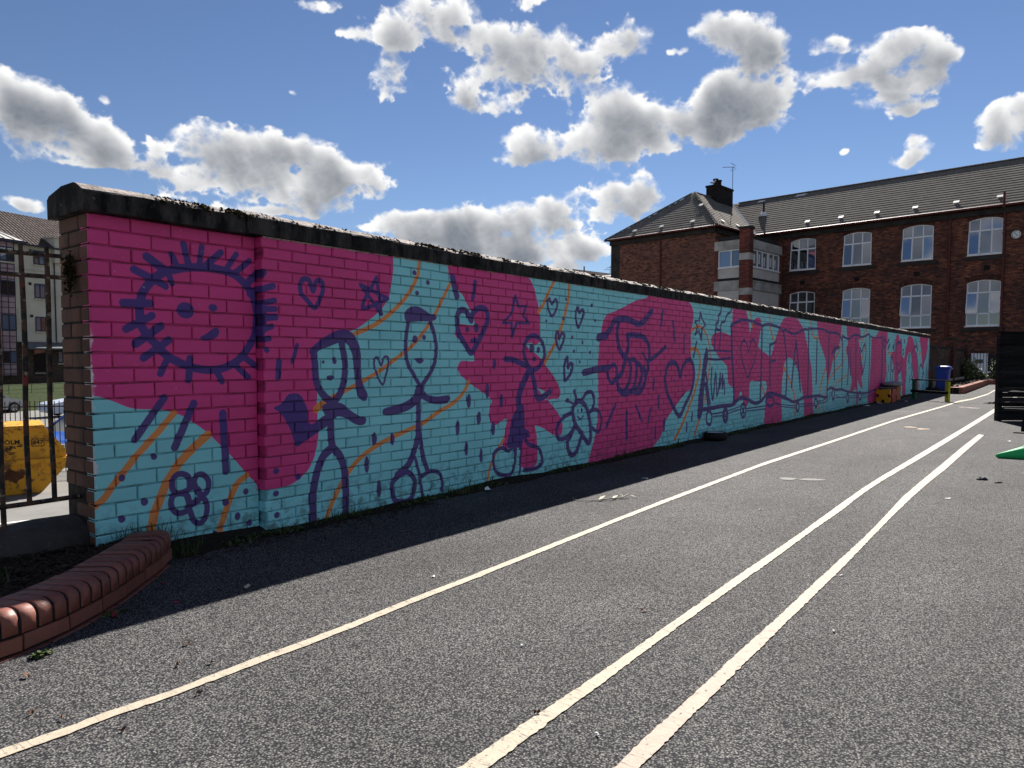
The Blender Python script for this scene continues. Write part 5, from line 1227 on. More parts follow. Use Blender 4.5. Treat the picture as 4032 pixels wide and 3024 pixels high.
def brick_wall(name, c1, c2, mortar, soot, bw=0.235, rh=0.086, orange=0.3):
    t = NT(name, 0.88, 0.15); v = t.coord('Object'); s = t.sep(v); nn = t.sep(t.coord('Normal'))
    side = t.math('GREATER_THAN', t.math('ABSOLUTE', nn[0]), 0.5)
    h = t.math('ADD', t.math('MULTIPLY', s[0], t.math('SUBTRACT', 1.0, side)), t.math('MULTIPLY', s[1], side))
    vec = t.comb(h, s[2])
    br = t.n.new('ShaderNodeTexBrick'); t.l.new(vec, br.inputs['Vector']); br.offset = 0.5
    for k, val in (('Scale', 1.0), ('Mortar Size', 0.009), ('Mortar Smooth', 0.2), ('Bias', 0.0), ('Brick Width', bw), ('Row Height', rh)): br.inputs[k].default_value = val
    br.inputs['Color1'].default_value = (0, 0, 0, 1); br.inputs['Color2'].default_value = (1, 1, 1, 1); br.inputs['Mortar'].default_value = (0.5, 0.5, 0.5, 1)
    col = t.ramp(br.outputs['Color'], [(0.0, c2), (0.45, c1), (0.8, tuple(x * 1.25 for x in c1)), (1.0, tuple(x * (1.0 + orange) for x in (c1[0] * 1.5, c1[1] * 1.55, c1[2] * 1.2)))])
    col = t.mix(t.ramp(t.noise(v, 0.55, 6, 0.62), [(0.45, 0.0), (0.72, 0.8)]), col, soot)
    col = t.mix(1.0, col, t.ramp(t.noise(v, 9.0, 4), [(0.25, 0.75), (0.75, 1.25)]), 'MULTIPLY')
    col = t.mix(br.outputs['Fac'], col, mortar)
    t.color(col)
    t.bump(t.math('ADD', t.math('MULTIPLY', br.outputs['Fac'], -1.0), t.math('MULTIPLY', t.noise(v, 14.0, 4), .5)), 0.7, 0.02)
    return t.mat
M['school_brick'] = brick_wall('school_brick', (0.165, 0.060, 0.040), (0.070, 0.031, 0.025), (0.045, 0.036, 0.032), (0.036, 0.025, 0.024))
M['wing_brick'] = brick_wall('wing_brick', (0.20, 0.080, 0.056), (0.055, 0.025, 0.022), (0.12, 0.080, 0.065), (0.11, 0.052, 0.044), orange=0.1)
M['pier_brick'] = brick_wall('pier_brick', (0.19, 0.055, 0.042), (0.13, 0.042, 0.034), (0.06, 0.035, 0.03), (0.07, 0.028, 0.024), 0.25, 0.085, 0.0)
M['dark_stone'] = plain('sooty_stone', (0.040, 0.034, 0.031), 0.9, 0.15, 0.4, 1.5, 0.4)
M['panel'] = plain('pale_concrete_panel', (0.50, 0.465, 0.43), 0.9, 0.2, 0.14, 1.1, 0.2)
M['band'] = plain('weathered_concrete_band', (0.36, 0.34, 0.31), 0.9, 0.2, 0.32, 1.4, 0.3)
M['upvc'] = plain('white_window_frame', (0.78, 0.78, 0.79), 0.45, 0.4, 0.03)
M['red_iron'] = plain('oxblood_iron', (0.10, 0.022, 0.018), 0.6, 0.3, 0.2, 3)
M['tile'] = None
t = NT('grey_roof_tile', 1.0, 0.02); g = t.geo(); s_ = t.sep(t.coord('Object'))
tcol = t.mix(t.ramp(t.noise(g, 1.3, 5, 0.65), [(0.35, 0.0), (0.7, 1.0)]), (0.145, 0.130, 0.114), (0.195, 0.176, 0.154))
tcol = t.mix(1.0, tcol, t.ramp(t.rnd(), [(0.0, 0.96), (1.0, 1.04)]), 'MULTIPLY')
t.color(tcol); M['tile'] = t.mat
M['under_roof'] = plain('roof_felt', (0.03, 0.028, 0.027), 0.95)
M['lead'] = plain('bright_lead', (0.62, 0.62, 0.62), 0.5, 0.4, 0.15)
M['vent_white'] = plain('pale_vent', (0.66, 0.64, 0.60), 0.6, 0.3, 0.1)
M['chimney'] = plain('black_chimney_stone', (0.022, 0.019, 0.018), 0.95, 0.1, 0.4, 3, 0.4)
def glass(name, c, gl, rough=0.03):
    t = NT(name, rough, 0.5); t.color(c); t.p.inputs['Coat Weight'].default_value = gl; t.p.inputs['Coat Roughness'].default_value = 0.02; t.p.inputs['Coat IOR'].default_value = 2.4
    t.bump(t.noise(t.geo(), 0.8, 2), 0.03, 0.05)
    return t.mat
M['pane_blue'] = glass('window_glass_blue_blind', (0.030, 0.055, 0.15), 1.0)
M['pane_grey'] = glass('window_glass_net_blind', (0.085, 0.115, 0.175), 0.4)
M['pane_dark'] = glass('window_glass_dark_room', (0.012, 0.016, 0.018), 0.7)
M['paper_notice'] = plain('paper_notice', (0.55, 0.55, 0.55), 0.8)

def arch_pts(a0, a1, zs, zc, n=12):
    h = zc - zs; w = (a1 - a0) / 2; r = (w * w + h * h) / (2 * h); cz = zc - r; cx = (a0 + a1) / 2
    return [(cx + w * (2 * i / n - 1), cz + math.sqrt(max(r * r - (w * (2 * i / n - 1)) ** 2, 0))) for i in range(n + 1)]

def wall_face(name, a0, a1, z0, z1, y, cols, mat, parent, depth=0.14):
    """brick front with arched openings; cols = [(a0, a1, [(sill, spring, crown), ...])]; outside faces -y"""
    b = MB(); x = a0
    for (c0, c1, ops) in cols:
        b.quad((x, y, z0), (c0, y, z0), (c0, y, z1), (x, y, z1)); z = z0
        for (zs, zp, zc) in ops:
            b.quad((c0, y, z), (c1, y, z), (c1, y, zs), (c0, y, zs))
            ap = arch_pts(c0, c1, zp, zc); zt = zc + 0.05
            for p, q in zip(ap[:-1], ap[1:]):
                b.quad((p[0], y, p[1]), (q[0], y, q[1]), (q[0], y, zt), (p[0], y, zt))
                b.quad((p[0], y, p[1]), (p[0], y + depth, p[1]), (q[0], y + depth, q[1]), (q[0], y, q[1]))
            b.quad((c0, y, zs), (c0, y + depth, zs), (c0, y + depth, zp), (c0, y, zp)); b.quad((c1, y, zs), (c1, y, zp), (c1, y + depth, zp), (c1, y + depth, zs))
            b.quad((c0, y, zs), (c1, y, zs), (c1, y + depth, zs), (c0, y + depth, zs))
            z = zt
        b.quad((c0, y, z), (c1, y, z), (c1, y, z1), (c0, y, z1)); x = c1
    b.quad((x, y, z0), (a1, y, z0), (a1, y, z1), (x, y, z1))
    return b.build(name, mat, parent, local=True)

def fbar(b, p, q, w, d, y):
    """flat frame bar in the wall plane from p to q (a, z), w wide, d deep, front at y"""
    p = Vector((p[0], y + d / 2, p[1])); q = Vector((q[0], y + d / 2, q[1])); b.bar(p, q, w, d, up=(0, 1, 0))

def window(a0, a1, zs, zp, zc, y, transoms, panes, parent, tilt=True):
    """arched casement: frame with thirds; opening sashes stand out at both sides; every pane and sash is its own piece"""
    W = a1 - a0; m1, m2 = a0 + W / 3, a0 + 2 * W / 3; fw = 0.078
    b = MB(); ap = arch_pts(a0 + .02, a1 - .02, zp, zc - .03)
    fbar(b, (a0 + fw / 2, zs), (a0 + fw / 2, zp), fw, .07, y); fbar(b, (a1 - fw / 2, zs), (a1 - fw / 2, zp), fw, .07, y); fbar(b, (a0 + fw, zs + fw / 2), (a1 - fw, zs + fw / 2), fw, .07, y)
    for p, q in zip(ap[:-1], ap[1:]): fbar(b, p, q, fw, .068, y + .001)
    ztop = lambda a: np.interp(a, [p[0] for p in ap], [p[1] for p in ap])
    for m in (m1, m2): fbar(b, (m, zs + fw), (m, float(ztop(m)) - .02), fw * .9, .062, y + .003)
    for z in transoms: fbar(b, (a0 + fw, z), (a1 - fw, z), fw * 1.1, .066, y + .002)
    b.m = 0; b.box(((a0 + a1) / 2, y - 0.05, zs - 0.025), (W + .06, 0.2, 0.05))
    w = b.build('window', M['upvc'], parent, local=True)
    zl = [zs] + list(transoms)
    for r_, z0 in enumerate(zl):
        last = r_ == len(zl) - 1
        for c_, (x0, x1) in enumerate(((a0, m1), (m1, m2), (m2, a1))):
            b = MB(); yy = y + .035
            mt = M[panes[r_][c_]]
            sash = (r_ == len(zl) - 2) and c_ != 1
            if last:
                xs_ = np.linspace(x0, x1, 5); n = len(xs_)
                vs = [(x, yy, z0) for x in xs_] + [(x, yy, float(ztop(min(max(x, ap[0][0]), ap[-1][0])))) for x in xs_]
                b.add(vs, [(i, i + 1, n + i + 1, n + i) for i in range(n - 1)])
                b.build('pane', mt, w, local=True)
            elif not sash:
                z1 = zl[r_ + 1]; b.quad((x0, yy, z0), (x1, yy, z0), (x1, yy, z1), (x0, yy, z1)); b.build('pane', mt, w, local=True)
            else:
                z1 = zl[r_ + 1] - .02; zz = z0 + .035; x0 += .02; x1 -= .02
                ang = R(4.0) if (tilt and c_ == 0) else R(1.2)
                T = Matrix.Translation((0, y - .012, z1)) @ Matrix.Rotation(-ang, 4, 'X') @ Matrix.Translation((0, 0, -z1))
                bb = MB()
                for p, q in (((x0, zz), (x0, z1)), ((x1, zz), (x1, z1)), ((x0 - .03, zz), (x1 + .03, zz)), ((x0 - .03, z1), (x1 + .03, z1))): fbar(bb, p, q, .06, .05, -.02)
                bb.v = [tuple(T @ Vector(p)) for p in bb.v]; bb.build('sash', M['upvc'], w, local=True)
                b.add([T @ Vector(p) for p in ((x0, .006, zz), (x1, .006, zz), (x1, .006, z1), (x0, .006, z1))], [(0, 1, 2, 3)]); b.build('pane', mt, w, local=True)
    return w

WA = [-9.05, -5.63, -2.21, 1.24, 4.68, 8.12]; WW = 1.69
cols = [(a, a + WW, [(3.12, 5.59, 5.74), (7.16, 9.09, 9.24)]) for a in WA]
wall_face('front_wall', -11.9, 13.5, -0.6, 9.72, 0.0, cols, M['school_brick'], school)
Bp, Gp, Dp = 'pane_blue', 'pane_grey', 'pane_dark'
up = [[[Dp, Dp, Bp], [Dp, Gp, Gp]], [[Gp, Gp, Gp], [Gp, Gp, Gp]], [[Bp, Gp, Bp], [Gp, Gp, Gp]], [[Bp, Gp, Bp], [Gp, Bp, Bp]], [[Bp, Gp, Bp], [Gp, Gp, Gp]], [[Bp, Gp, Bp], [Gp, Gp, Gp]]]
lo = [[[Dp] * 3, [Dp, Dp, Dp], [Dp, Dp, Dp]], [[Gp, Gp, Gp], [Bp, Gp, Bp], [Gp, Gp, Gp]], [[Gp, Gp, Gp], [Bp, Gp, Bp], [Gp, Gp, Gp]], [[Gp, Dp, Dp], [Bp, Gp, Bp], [Gp, Gp, Gp]], [[Gp, Gp, Gp], [Bp, Gp, Bp], [Gp, Gp, Gp]], [[Gp, Gp, Gp], [Bp, Gp, Bp], [Gp, Gp, Gp]]]
def voussoirs(a0, a1, zp, zc, y, parent):
    b = MB(); ap = arch_pts(a0 - .02, a1 + .02, zp + .01, zc + .02, 26); cx = (a0 + a1) / 2
    for i in range(26):
        p, q = ap[i], ap[i + 1]; m = (np.array(p) + np.array(q)) / 2; d = m - np.array((cx, zc - 3.0)); d /= np.hypot(*d)
        p0 = np.array(p) * .94 + np.array(q) * .06; q0 = np.array(p) * .06 + np.array(q) * .94; h = 0.27 + rng.normal(0, .01); yy = y - .012 + rng.normal(0, .003)
        b.add([(p0[0], yy, p0[1]), (q0[0], yy, q0[1]), (q0[0] + d[0] * h, yy, q0[1] + d[1] * h), (p0[0] + d[0] * h, yy, p0[1] + d[1] * h), (p0[0], y + .01, p0[1]), (q0[0], y + .01, q0[1]), (q0[0] + d[0] * h, y + .01, q0[1] + d[1] * h), (p0[0] + d[0] * h, y + .01, p0[1] + d[1] * h)],
              [(0, 1, 2, 3), (0, 4, 5, 1), (1, 5, 6, 2), (2, 6, 7, 3), (3, 7, 4, 0)])
    tag(b.build('arch', M['arch'], parent, local=True), kind='stuff')
t = NT('arch_brick', 0.9, 0.15); g = t.geo(); t.color(t.ramp(t.noise(g, 7.0, 2), [(0.35, (0.03, 0.016, 0.014)), (0.5, (0.075, 0.032, 0.024)), (0.7, (0.15, 0.062, 0.04))])); M['arch'] = t.mat
for i, a in enumerate(WA):
    window(a, a + WW, 7.16, 9.09, 9.24, 0.075, [8.52], up[i], school); window(a, a + WW, 3.12, 5.59, 5.74, 0.075, [3.83, 5.02], lo[i], school)
    voussoirs(a, a + WW, 9.09, 9.24, 0, school); voussoirs(a, a + WW, 5.59, 5.74, 0, school)
    for z in (7.02, 2.98):
        b = MB(); b.box((a + WW / 2, -0.02, z - .06), (WW + .5, .1, .2)); b.build('sill', M['dark_stone'], school, local=True)
for a, z in ((-8.2, 6.3), (-4.75, 6.3), (-1.35, 6.35), (2.2, 6.4), (5.6, 6.4)):
    b = MB(); b.box((a, -.01, z), (.3, .05, .26)); b.build('air_vent', M['chimney'], school, local=True)
# wing, set forward at the corner
wall_face('wing_wall', -20.0, -11.75, -0.6, 9.72, -5.28, [], M['wing_brick'], school)
b = MB(); b.quad((-11.75, -5.28, -.6), (-11.75, 0, -.6), (-11.75, 0, 9.72), (-11.75, -5.28, 9.72)); b.build('wing_wall', M['school_brick'], school, local=True)
b = MB(); b.quad((-20, 9.8, -.6), (-20, -5.28, -.6), (-20, -5.28, 9.72), (-20, 9.8, 9.72)); b.quad((13.5, 0, -.6), (13.5, 9.8, -.6), (13.5, 9.8, 9.72), (13.5, 0, 9.72)); b.quad((13.5, 9.8, -.6), (-20, 9.8, -.6), (-20, 9.8, 9.72), (13.5, 9.8, 9.72)); b.build('back_wall', M['school_brick'], school, local=True)
b = MB(); b.box((-19.62, -5.27, 4.5), (.74, .07, 10.2)); b.build('quoin', M['dark_stone'], school, local=True)
for nm, c, s in (('cornice', (1.0, -.06, 9.5), (25.0, .2, .3)), ('cornice', (-15.87, -5.34, 9.52), (8.3, .2, .28)), ('cornice', (-11.69, -2.7, 9.5), (.16, 5.0, .3))):
    b = MB(); b.box(c, s); b.build(nm, M['dark_stone'], school, local=True)
for pts in (((-11.3, -.4, 9.74), (13.6, -.4, 9.74)), ((-20.3, -5.68, 9.74), (-11.3, -5.68, 9.74)), ((-11.34, -5.6, 9.74), (-11.34, -.4, 9.74))):
    b = MB(); b.tube(pts, .075, 8); b.build('gutter', M['red_iron'], school, local=True)
for a, y, z0, z1 in ((.33, -.09, -.6, 9.7), (2.97, -.09, -.6, 9.7), (-15.82, -5.37, -.6, 9.7)):
    b = MB(); b.tube([(a, y, z0), (a, y, z1)], .06, 8)
    for z in np.arange(1.0, 9.5, 1.8): b.tube([(a, y, z), (a, y, z + .12)], .082, 8)
    b.build('downpipe', M['red_iron'], school, local=True)
b = MB(); b.tube([(2.97, -.4, 9.6), (2.97, -.4, 10.45)], .06, 8); b.build('vent_pipe', M['red_iron'], school, local=True)
b = MB(); b.tube([(-9.6, -.5, 9.7), (-9.6, -.12, 9.45), (-10.0, -.12, 9.3), (-10.6, -.12, 9.2), (-11.0, -.14, 9.1)], .05, 8); b.build('downpipe', M['red_iron'], school, local=True)
# stair bay in the corner: pier, concrete bands, panels, windows
b = MB(); b.box((-9.64, -5.26, 4.35), (.66, .55, 9.95)); b.build('pier', M['pier_brick'], school, local=True)
b = MB(); b.box((-9.64, -5.26, 9.40), (.78, .66, .16)); b.add([(-9.95, -5.53, 9.48), (-9.33, -5.53, 9.48), (-9.33, -4.99, 9.48), (-9.95, -4.99, 9.48), (-9.64, -5.26, 9.6)], [(0, 1, 4), (1, 2, 4), (2, 3, 4), (3, 0, 4)]); b.build('pier_cap', M['dark_stone'], school, local=True)
for z in (7.62, 5.45):
    b = MB(); b.box((-9.64, -5.26, z), (.67, .56, .42)); b.build('pier_stone', M['band'], school, local=True)
XR = -9.46
for (z0, z1, mt, pr, nm) in ((8.16, 8.74, 'band', .05, 'concrete_band'), (6.37, 7.0, 'panel', 0.0, 'infill_panel'), (5.58, 6.2, 'band', .05, 'concrete_band'), (3.2, 5.58, 'panel', 0.0, 'infill_panel'), (-.6, 3.2, 'panel', 0, 'infill_panel'), (6.2, 6.37, 'dark', -.05, 'lead_strip'), (8.74, 9.0, 'dark', -.02, 'roof_edge')):
    mm = M['under_roof'] if mt == 'dark' else M[mt]
    b = MB(); b.box(((-11.74 - 9.97) / 2 + .08 - .1 * (pr > 0), -5.2 - pr, (z0 + z1) / 2), (1.62 + .2 * (pr > 0), .16, z1 - z0 - .004)); b.build(nm, mm, school, local=True)
    b = MB(); b.box((XR - .08 + pr, -2.82 + .1 * (pr > 0), (z0 + z1) / 2), (.16, 4.28 + .2 * (pr > 0), z1 - z0 - .004)); b.build(nm, mm, school, local=True)
for z in (8.2, 5.62, 6.14):
    b = MB(); b.box((-10.85, -5.3, z), (1.74, .07, .05)); b.box((XR + .07, -2.75, z), (.07, 4.5, .05)); b.build('band_moulding', M['band'], school, local=True)
for a, y in ((-11.66, -5.2), (XR - .1, -.55)):
    b = MB(); b.box((a, y, 4.4), (.22, .24, 9.0) if y < -3 else (.2, .5, 9.0)); b.build('pier', M['pier_brick'], school, local=True)
b = MB(); b.quad((-11.75, -5.25, 8.86), (XR, -5.25, 8.86), (XR, 0, 8.86), (-11.75, 0, 8.86)); b.build('bay_roof', M['under_roof'], school, local=True)
def flat_window(P, Q, z0, z1, nrm, splits, mats, notices=()):
    """row of lights between plan points P and Q"""
    P = Vector(P); Q = Vector(Q); d = (Q - P); L = d.length; d.normalize(); nv = Vector(nrm)
    at = lambda s, z, o=0.0: P + d * s + nv * o + Vector((0, 0, z))
    b = MB(); f = .07
    for s in [0] + list(splits) + [L]: b.bar(at(s, z0), at(s, z1), f, .08, up=nv)
    for z in (z0, z1): b.bar(at(0, z), at(L, z), f, .075, up=nv)
    b.bar(at(-.05, z0 - .06, .06), at(L + .05, z0 - .06, .06), .05, .14, up=nv)
    w = b.build('window', M['upvc'], school, local=True)
    e = [0] + list(splits) + [L]
    for i in range(len(e) - 1):
        b = MB(); b.quad(at(e[i], z0, -.02), at(e[i + 1], z0, -.02), at(e[i + 1], z1, -.02), at(e[i], z1, -.02)); b.build('pane', M[mats[i % len(mats)]], w, local=True)
    for (s, z, ww, hh) in notices:
        b = MB(); b.quad(at(s - ww, z - hh, -.012), at(s + ww, z - hh, -.012), at(s + ww, z + hh, -.012), at(s - ww, z + hh, -.012)); b.build('notice', M['paper_notice'], w, local=True)
flat_window((-11.5, -5.22, 0), (-9.98, -5.22, 0), 7.08, 8.12, (0, -1, 0), [.84], ['pane_blue', 'pane_grey'])
flat_window((XR - .03, -4.98, 0), (XR - .03, -.85, 0), 7.06, 8.1, (1, 0, 0), [.15, .92, 1.64, 2.42, 2.6, 3.3], ['pane_dark'], [(.55, 7.55, .13, .28), (1.25, 7.6, .13, .3), (2.0, 7.5, .12, .3), (2.95, 7.55, .13, .3), (3.6, 7.5, .13, .3)])
# the wall clock
clk = empty('wall_clock', world_of(school) @ Vector((3.53, -.05, 8.09)), math.atan2(US.y, US.x)); clk.scale = (KS, KS, KS); tag(clk, 'round white wall clock with roman numerals high on the brick school front', 'clock')
M['clock_face'] = plain('clock_face', (0.72, 0.71, 0.68), 0.5, var=0.04); M['black'] = plain('black_paint', (0.012, 0.012, 0.013), 0.6, var=0.2)
ROT = Matrix.Rotation(R(90), 4, 'X')
b = MB(); b.lathe([(0, .05), (.235, .05), (.235, -.04), (0, -.04)], n=32, M=ROT); b.build('face', M['clock_face'], clk, local=True)
b = MB(); b.lathe([(.228, .045), (.228, .06), (.246, .06), (.25, .03), (.25, -.04)], n=32, M=ROT); b.build('rim', M['black'], clk, local=True)
def text_obj(name, body, size, mat, parent, M4, local=True, ax='CENTER'):
    cu = bpy.data.curves.new(name, 'FONT'); cu.body = body; cu.size = size; cu.align_x = ax; cu.align_y = 'CENTER'; cu.extrude = 0.0015; cu.offset = size * .018; cu.resolution_u = 3
    tmp = bpy.data.objects.new(name, cu); COL.objects.link(tmp); dg = bpy.context.evaluated_depsgraph_get(); me = bpy.data.meshes.new_from_object(tmp.evaluated_get(dg))
    bpy.data.objects.remove(tmp); bpy.data.curves.remove(cu); me.name = name; me.materials.clear(); me.materials.append(mat)
    o = bpy.data.objects.new(name, me); COL.objects.link(o); o.parent = parent; o.matrix_basis = M4
    if not local: o.matrix_parent_inverse = world_of(parent).inverted()
    return o
for h, s in enumerate(['XII', 'I', 'II', 'III', 'IIII', 'V', 'VI', 'VII', 'VIII', 'IX', 'X', 'XI']):
    an = R(90 - 30 * h)
    text_obj('numeral', s, .075, M['black'], clk, Matrix.Translation((.182 * math.cos(an), -.054, .182 * math.sin(an))) @ ROT @ Matrix.Rotation(an - R(90), 4, 'Z'))
for an, L, w in ((R(128), .15, .018), (R(-48), .10, .02)):
    b = MB(); b.bar((-.03 * math.cos(an), -.06, -.03 * math.sin(an)), (L * math.cos(an), -.06, L * math.sin(an)), w, .006, up=(0, 1, 0)); b.build('hand', M['black'], clk, local=True)
# white door behind the yard railing
b = MB(); b.box((2.1, -.015, .45), (1.75, .02, 2.1)); b.build('doorway', M['black'], school, local=True)
b = MB()
for p, q in (((1.68, -.6), (1.68, 1.5)), ((2.36, -.6), (2.36, 1.5)), ((1.62, 1.5), (2.42, 1.5)), ((1.68, .45), (2.36, .45)), ((1.3, .5), (1.62, .5)), ((2.42, .5), (2.9, .5))): fbar(b, p, q, .12, .08, -.11)
b.box((2.02, -.07, .98), (.58, .04, .95)); b.build('door', M['upvc'], school, local=True)
b = MB(); b.quad((1.74, -.075, -.6), (2.30, -.075, -.6), (2.30, -.075, .4), (1.74, -.075, .4)); b.build('pane', M['pane_dark'], school, local=True)
b = MB(); b.quad((1.8, -.094, 1.0), (2.2, -.094, 1.0), (2.2, -.094, 1.22), (1.8, -.094, 1.22)); b.build('notice', M['grey_patch'], school, local=True)

# ---- roof
RID = 13.33; EZ = 9.78
tiles = []
def slope(O, e, s, rows, width, keep, tw=0.33, rh=0.352):
    O = Vector(O); e = Vector(e).normalized(); s = Vector(s).normalized(); n = e.cross(s); n = n if n.z > 0 else -n
    for r_ in range(rows):
        for k in range(int(width / tw) + 2):
            u_ = k * tw; v_ = r_ * rh
            if not keep(u_ + tw / 2, v_ + rh * .5): continue
            tiles.append((O + e * u_ + s * v_, e, s, n))
run = 5.25; sl = math.hypot(run, RID - EZ); rows = int(sl / .352) + 1
sm = Vector((0, run, RID - EZ)); 
def val_a(v): z = EZ + (RID - EZ) * v / sl; return -11.4 - (z - EZ) / .794
slope((-17.0, -.35, EZ), (1, 0, 0), sm, rows, 31.0, lambda u, v: (-17.0 + u) > val_a(v) and v < sl and -17 + u < 14.0)
runw = 4.47; slw = math.hypot(runw, RID - EZ); 
slope((-11.4, -5.63, EZ), (0, 1, 0), (-runw, 0, RID - EZ), int(slw / .352) + 1, 11.0, lambda u, v: (u > 4.85 * v / slw) and (u < 5.28 + 5.25 * v / slw) and v < slw)
runh = 4.85; slh = math.hypot(runh, RID - EZ)
slope((-20.34, -5.63, EZ), (1, 0, 0), (0, runh, RID - EZ), int(slh / .352) + 1, 9.0, lambda u, v: (u > 4.47 * v / slh) and (u < 8.94 - 4.47 * v / slh) and v < slh)
Ws = world_of(school); cam_p = Vector((0, 0, 1.19))
tiles.sort(key=lambda q: (Ws @ q[0] - cam_p).length)
TT = 0.020
def tile_verts():
    vs = [Vector((0.0, 0, 0.002)), Vector((.330, 0, 0.002)), Vector((.330, .40, -.012)), Vector((.0, .40, -.012)), Vector((0.0, 0, TT + .004)), Vector((.330, 0, TT + .004)), Vector((.330, .40, .002)), Vector((.0, .40, .002))]
    return vs, [(4, 5, 6, 7), (0, 1, 5, 4), (1, 2, 6, 5), (3, 0, 4, 7), (2, 3, 7, 6)]
tv, tf = tile_verts()
tile_me = bpy.data.meshes.new('roof_tile'); tile_me.from_pydata([tuple(p) for p in tv], [], tf); tile_me.materials.append(M['tile']); tile_me.update()
def tile_mat(O, e, s, n): return Matrix(((e.x, s.x, n.x, O.x), (e.y, s.y, n.y, O.y), (e.z, s.z, n.z, O.z), (0, 0, 0, 1)))
V = []; F = []
for i, q in enumerate(tiles):
    m = tile_mat(*q) @ Matrix.Translation((0, rng.normal(0, .002), rng.normal(0, .0004)))
    if i < 290: mesh_obj('roof_tile', tile_me, school, m, local=True)
    else:
        n0 = len(V); V += [m @ p for p in tv]; F += [tuple(n0 + k for k in f) for f in tf]
tag(np_mesh('roof_tiles', V, F, M['tile'], school, local=True), kind='stuff')
b = MB(); A = (-15.87, -.78, RID); Rj = (-15.87, 4.9, RID)
dn = lambda p: (p[0], p[1], p[2] - .03)
b.add([dn(p) for p in ((-11.4, -.35, EZ), (14, -.35, EZ), (14, 4.9, RID), Rj)], [(0, 1, 2, 3)]); b.add([dn(p) for p in ((-11.4, -5.63, EZ), (-11.4, -.35, EZ), Rj, A)], [(0, 1, 2, 3)]); b.add([dn(p) for p in ((-20.34, -5.63, EZ), (-11.4, -5.63, EZ), A)], [(0, 1, 2)])
b.add([dn(p) for p in ((-20.34, 10.1, EZ), (-20.34, -5.63, EZ), A, Rj)], [(0, 1, 2, 3)]); b.add([dn(p) for p in ((14, 10.1, EZ), (-20.34, 10.1, EZ), Rj, (14, 4.9, RID))], [(0, 1, 2, 3)]); b.add([dn(p) for p in ((14, -.35, EZ), (14, 10.1, EZ), (14, 4.9, RID))], [(0, 1, 2)])
b.build('roof_deck', M['under_roof'], school, local=True)
def ridge_run(p, q, pitch, name, r=.10):
    p = Vector(p); q = Vector(q); d = q - p; L = d.length; d.normalize(); n = int(L / pitch); x = d.cross(Vector((0, 0, 1))).normalized(); z = x.cross(d)
    if z.z < 0: z = -z
    me = None
    prof = [(r * math.cos(a), r * .75 * math.sin(a)) for a in np.linspace(-.25, math.pi + .25, 8)]
    for i in range(n):
        if me is None:
            b = MB(); vs = []
            for s_, k in ((0, 1.1), (.03, 1.1), (.035, 1.0), (pitch - .004, .97)): vs += [Vector((px * k, s_, pz * k)) for px, pz in prof]
            b.add(vs, [(i_ * 8 + j, i_ * 8 + 8 + j, i_ * 8 + 9 + j, i_ * 8 + 1 + j) for i_ in range(3) for j in range(7)] + [tuple(range(8))])
            me = bpy.data.meshes.new(name); me.from_pydata([tuple(v_) for v_ in b.v], [], b.f); me.materials.append(M['tile']); me.update()
        o_ = p + d * (i * pitch)
        mesh_obj(name, me, school, Matrix(((x.x, d.x, z.x, o_.x), (x.y, d.y, z.y, o_.y), (x.z, d.z, z.z, o_.z), (0, 0, 0, 1))), local=True)
ridge_run((14, 4.9, RID + .02), (-15.6, 4.9, RID + .02), .45, 'ridge_tile'); ridge_run((-15.87, 4.7, RID + .02), A, .45, 'ridge_tile')
ridge_run((-11.42, -5.6, EZ + .03), (-15.87, -.78, RID + .03), .45, 'hip_tile'); ridge_run((-20.3, -5.6, EZ + .03), (-15.87, -.78, RID + .03), .45, 'hip_tile')
b = MB(); v0 = Vector((-11.35, -.4, EZ)); v1 = Vector((-15.8, 4.85, RID)); sd = Vector((.1, .0, .03))
b.add([v0 - sd * 1.0 + Vector((0, 0, .05)), v0 + sd + Vector((0, 0, .05)), v1 + sd * .7 + Vector((0, 0, .05)), v1 - sd * .7 + Vector((0, 0, .05))], [(0, 1, 2, 3)]); b.build('valley_flashing', M['lead'], school, local=True)
def roof_vent(p, e, s):
    e = Vector(e).normalized(); s = Vector(s).normalized(); n = e.cross(s); n = n if n.z > 0 else -n
    b = MB(); Mx = Matrix((e, s, n)).transposed()
    b.box(Vector(p) + n * .05, (.22, .08, .09), Mx); b.box(Vector(p) + n * .10 + s * .03, (.30, .27, .022), Mx)
    b.build('roof_vent', M['vent_white'], school, local=True)
for a in (-8.12, -5.96, -3.8, -1.65, .5, 2.64, 4.8, 6.9): roof_vent((a, .42, EZ + .77 * .676), (1, 0, 0), sm)
for a, z in ((-18.1, 10.2), (-15.95, 10.25), (-13.6, 10.3), (-14.1, 11.75)): roof_vent((a, -5.63 + (z - EZ) / .732, z), (1, 0, 0), (0, runh, RID - EZ))
for y in (-4.0, -1.9): roof_vent((-11.4 - .45 / .794, y, EZ + .45), (0, 1, 0), (-runw, 0, RID - EZ))
for a, w in ((-13.6, .55), (-10.7, .75)):
    b = MB(); p = Vector((a, 4.45, RID - .3)); q = sm.normalized(); b.add([p + Vector((0, 0, .04)), p + Vector((w, 0, .04)), p + Vector((w + .1, 0, .04)) + q * .32, p + Vector((.1, 0, .04)) + q * .32], [(0, 1, 2, 3)]); b.build('roof_patch', M['vent_white'], school, local=True)
b = MB(); b.tube([(-12.05, 2.35, 11.6), (-12.05, 2.35, 12.5)], .07, 8); b.build('soil_pipe', M['black'], school, local=True)
b = MB(); b.lathe([(.34, -.12), (.22, .1), (.09, .22)], (-12.05, 2.3, 11.62), 10); b.build('pipe_flashing', M['lead'], school, local=True)
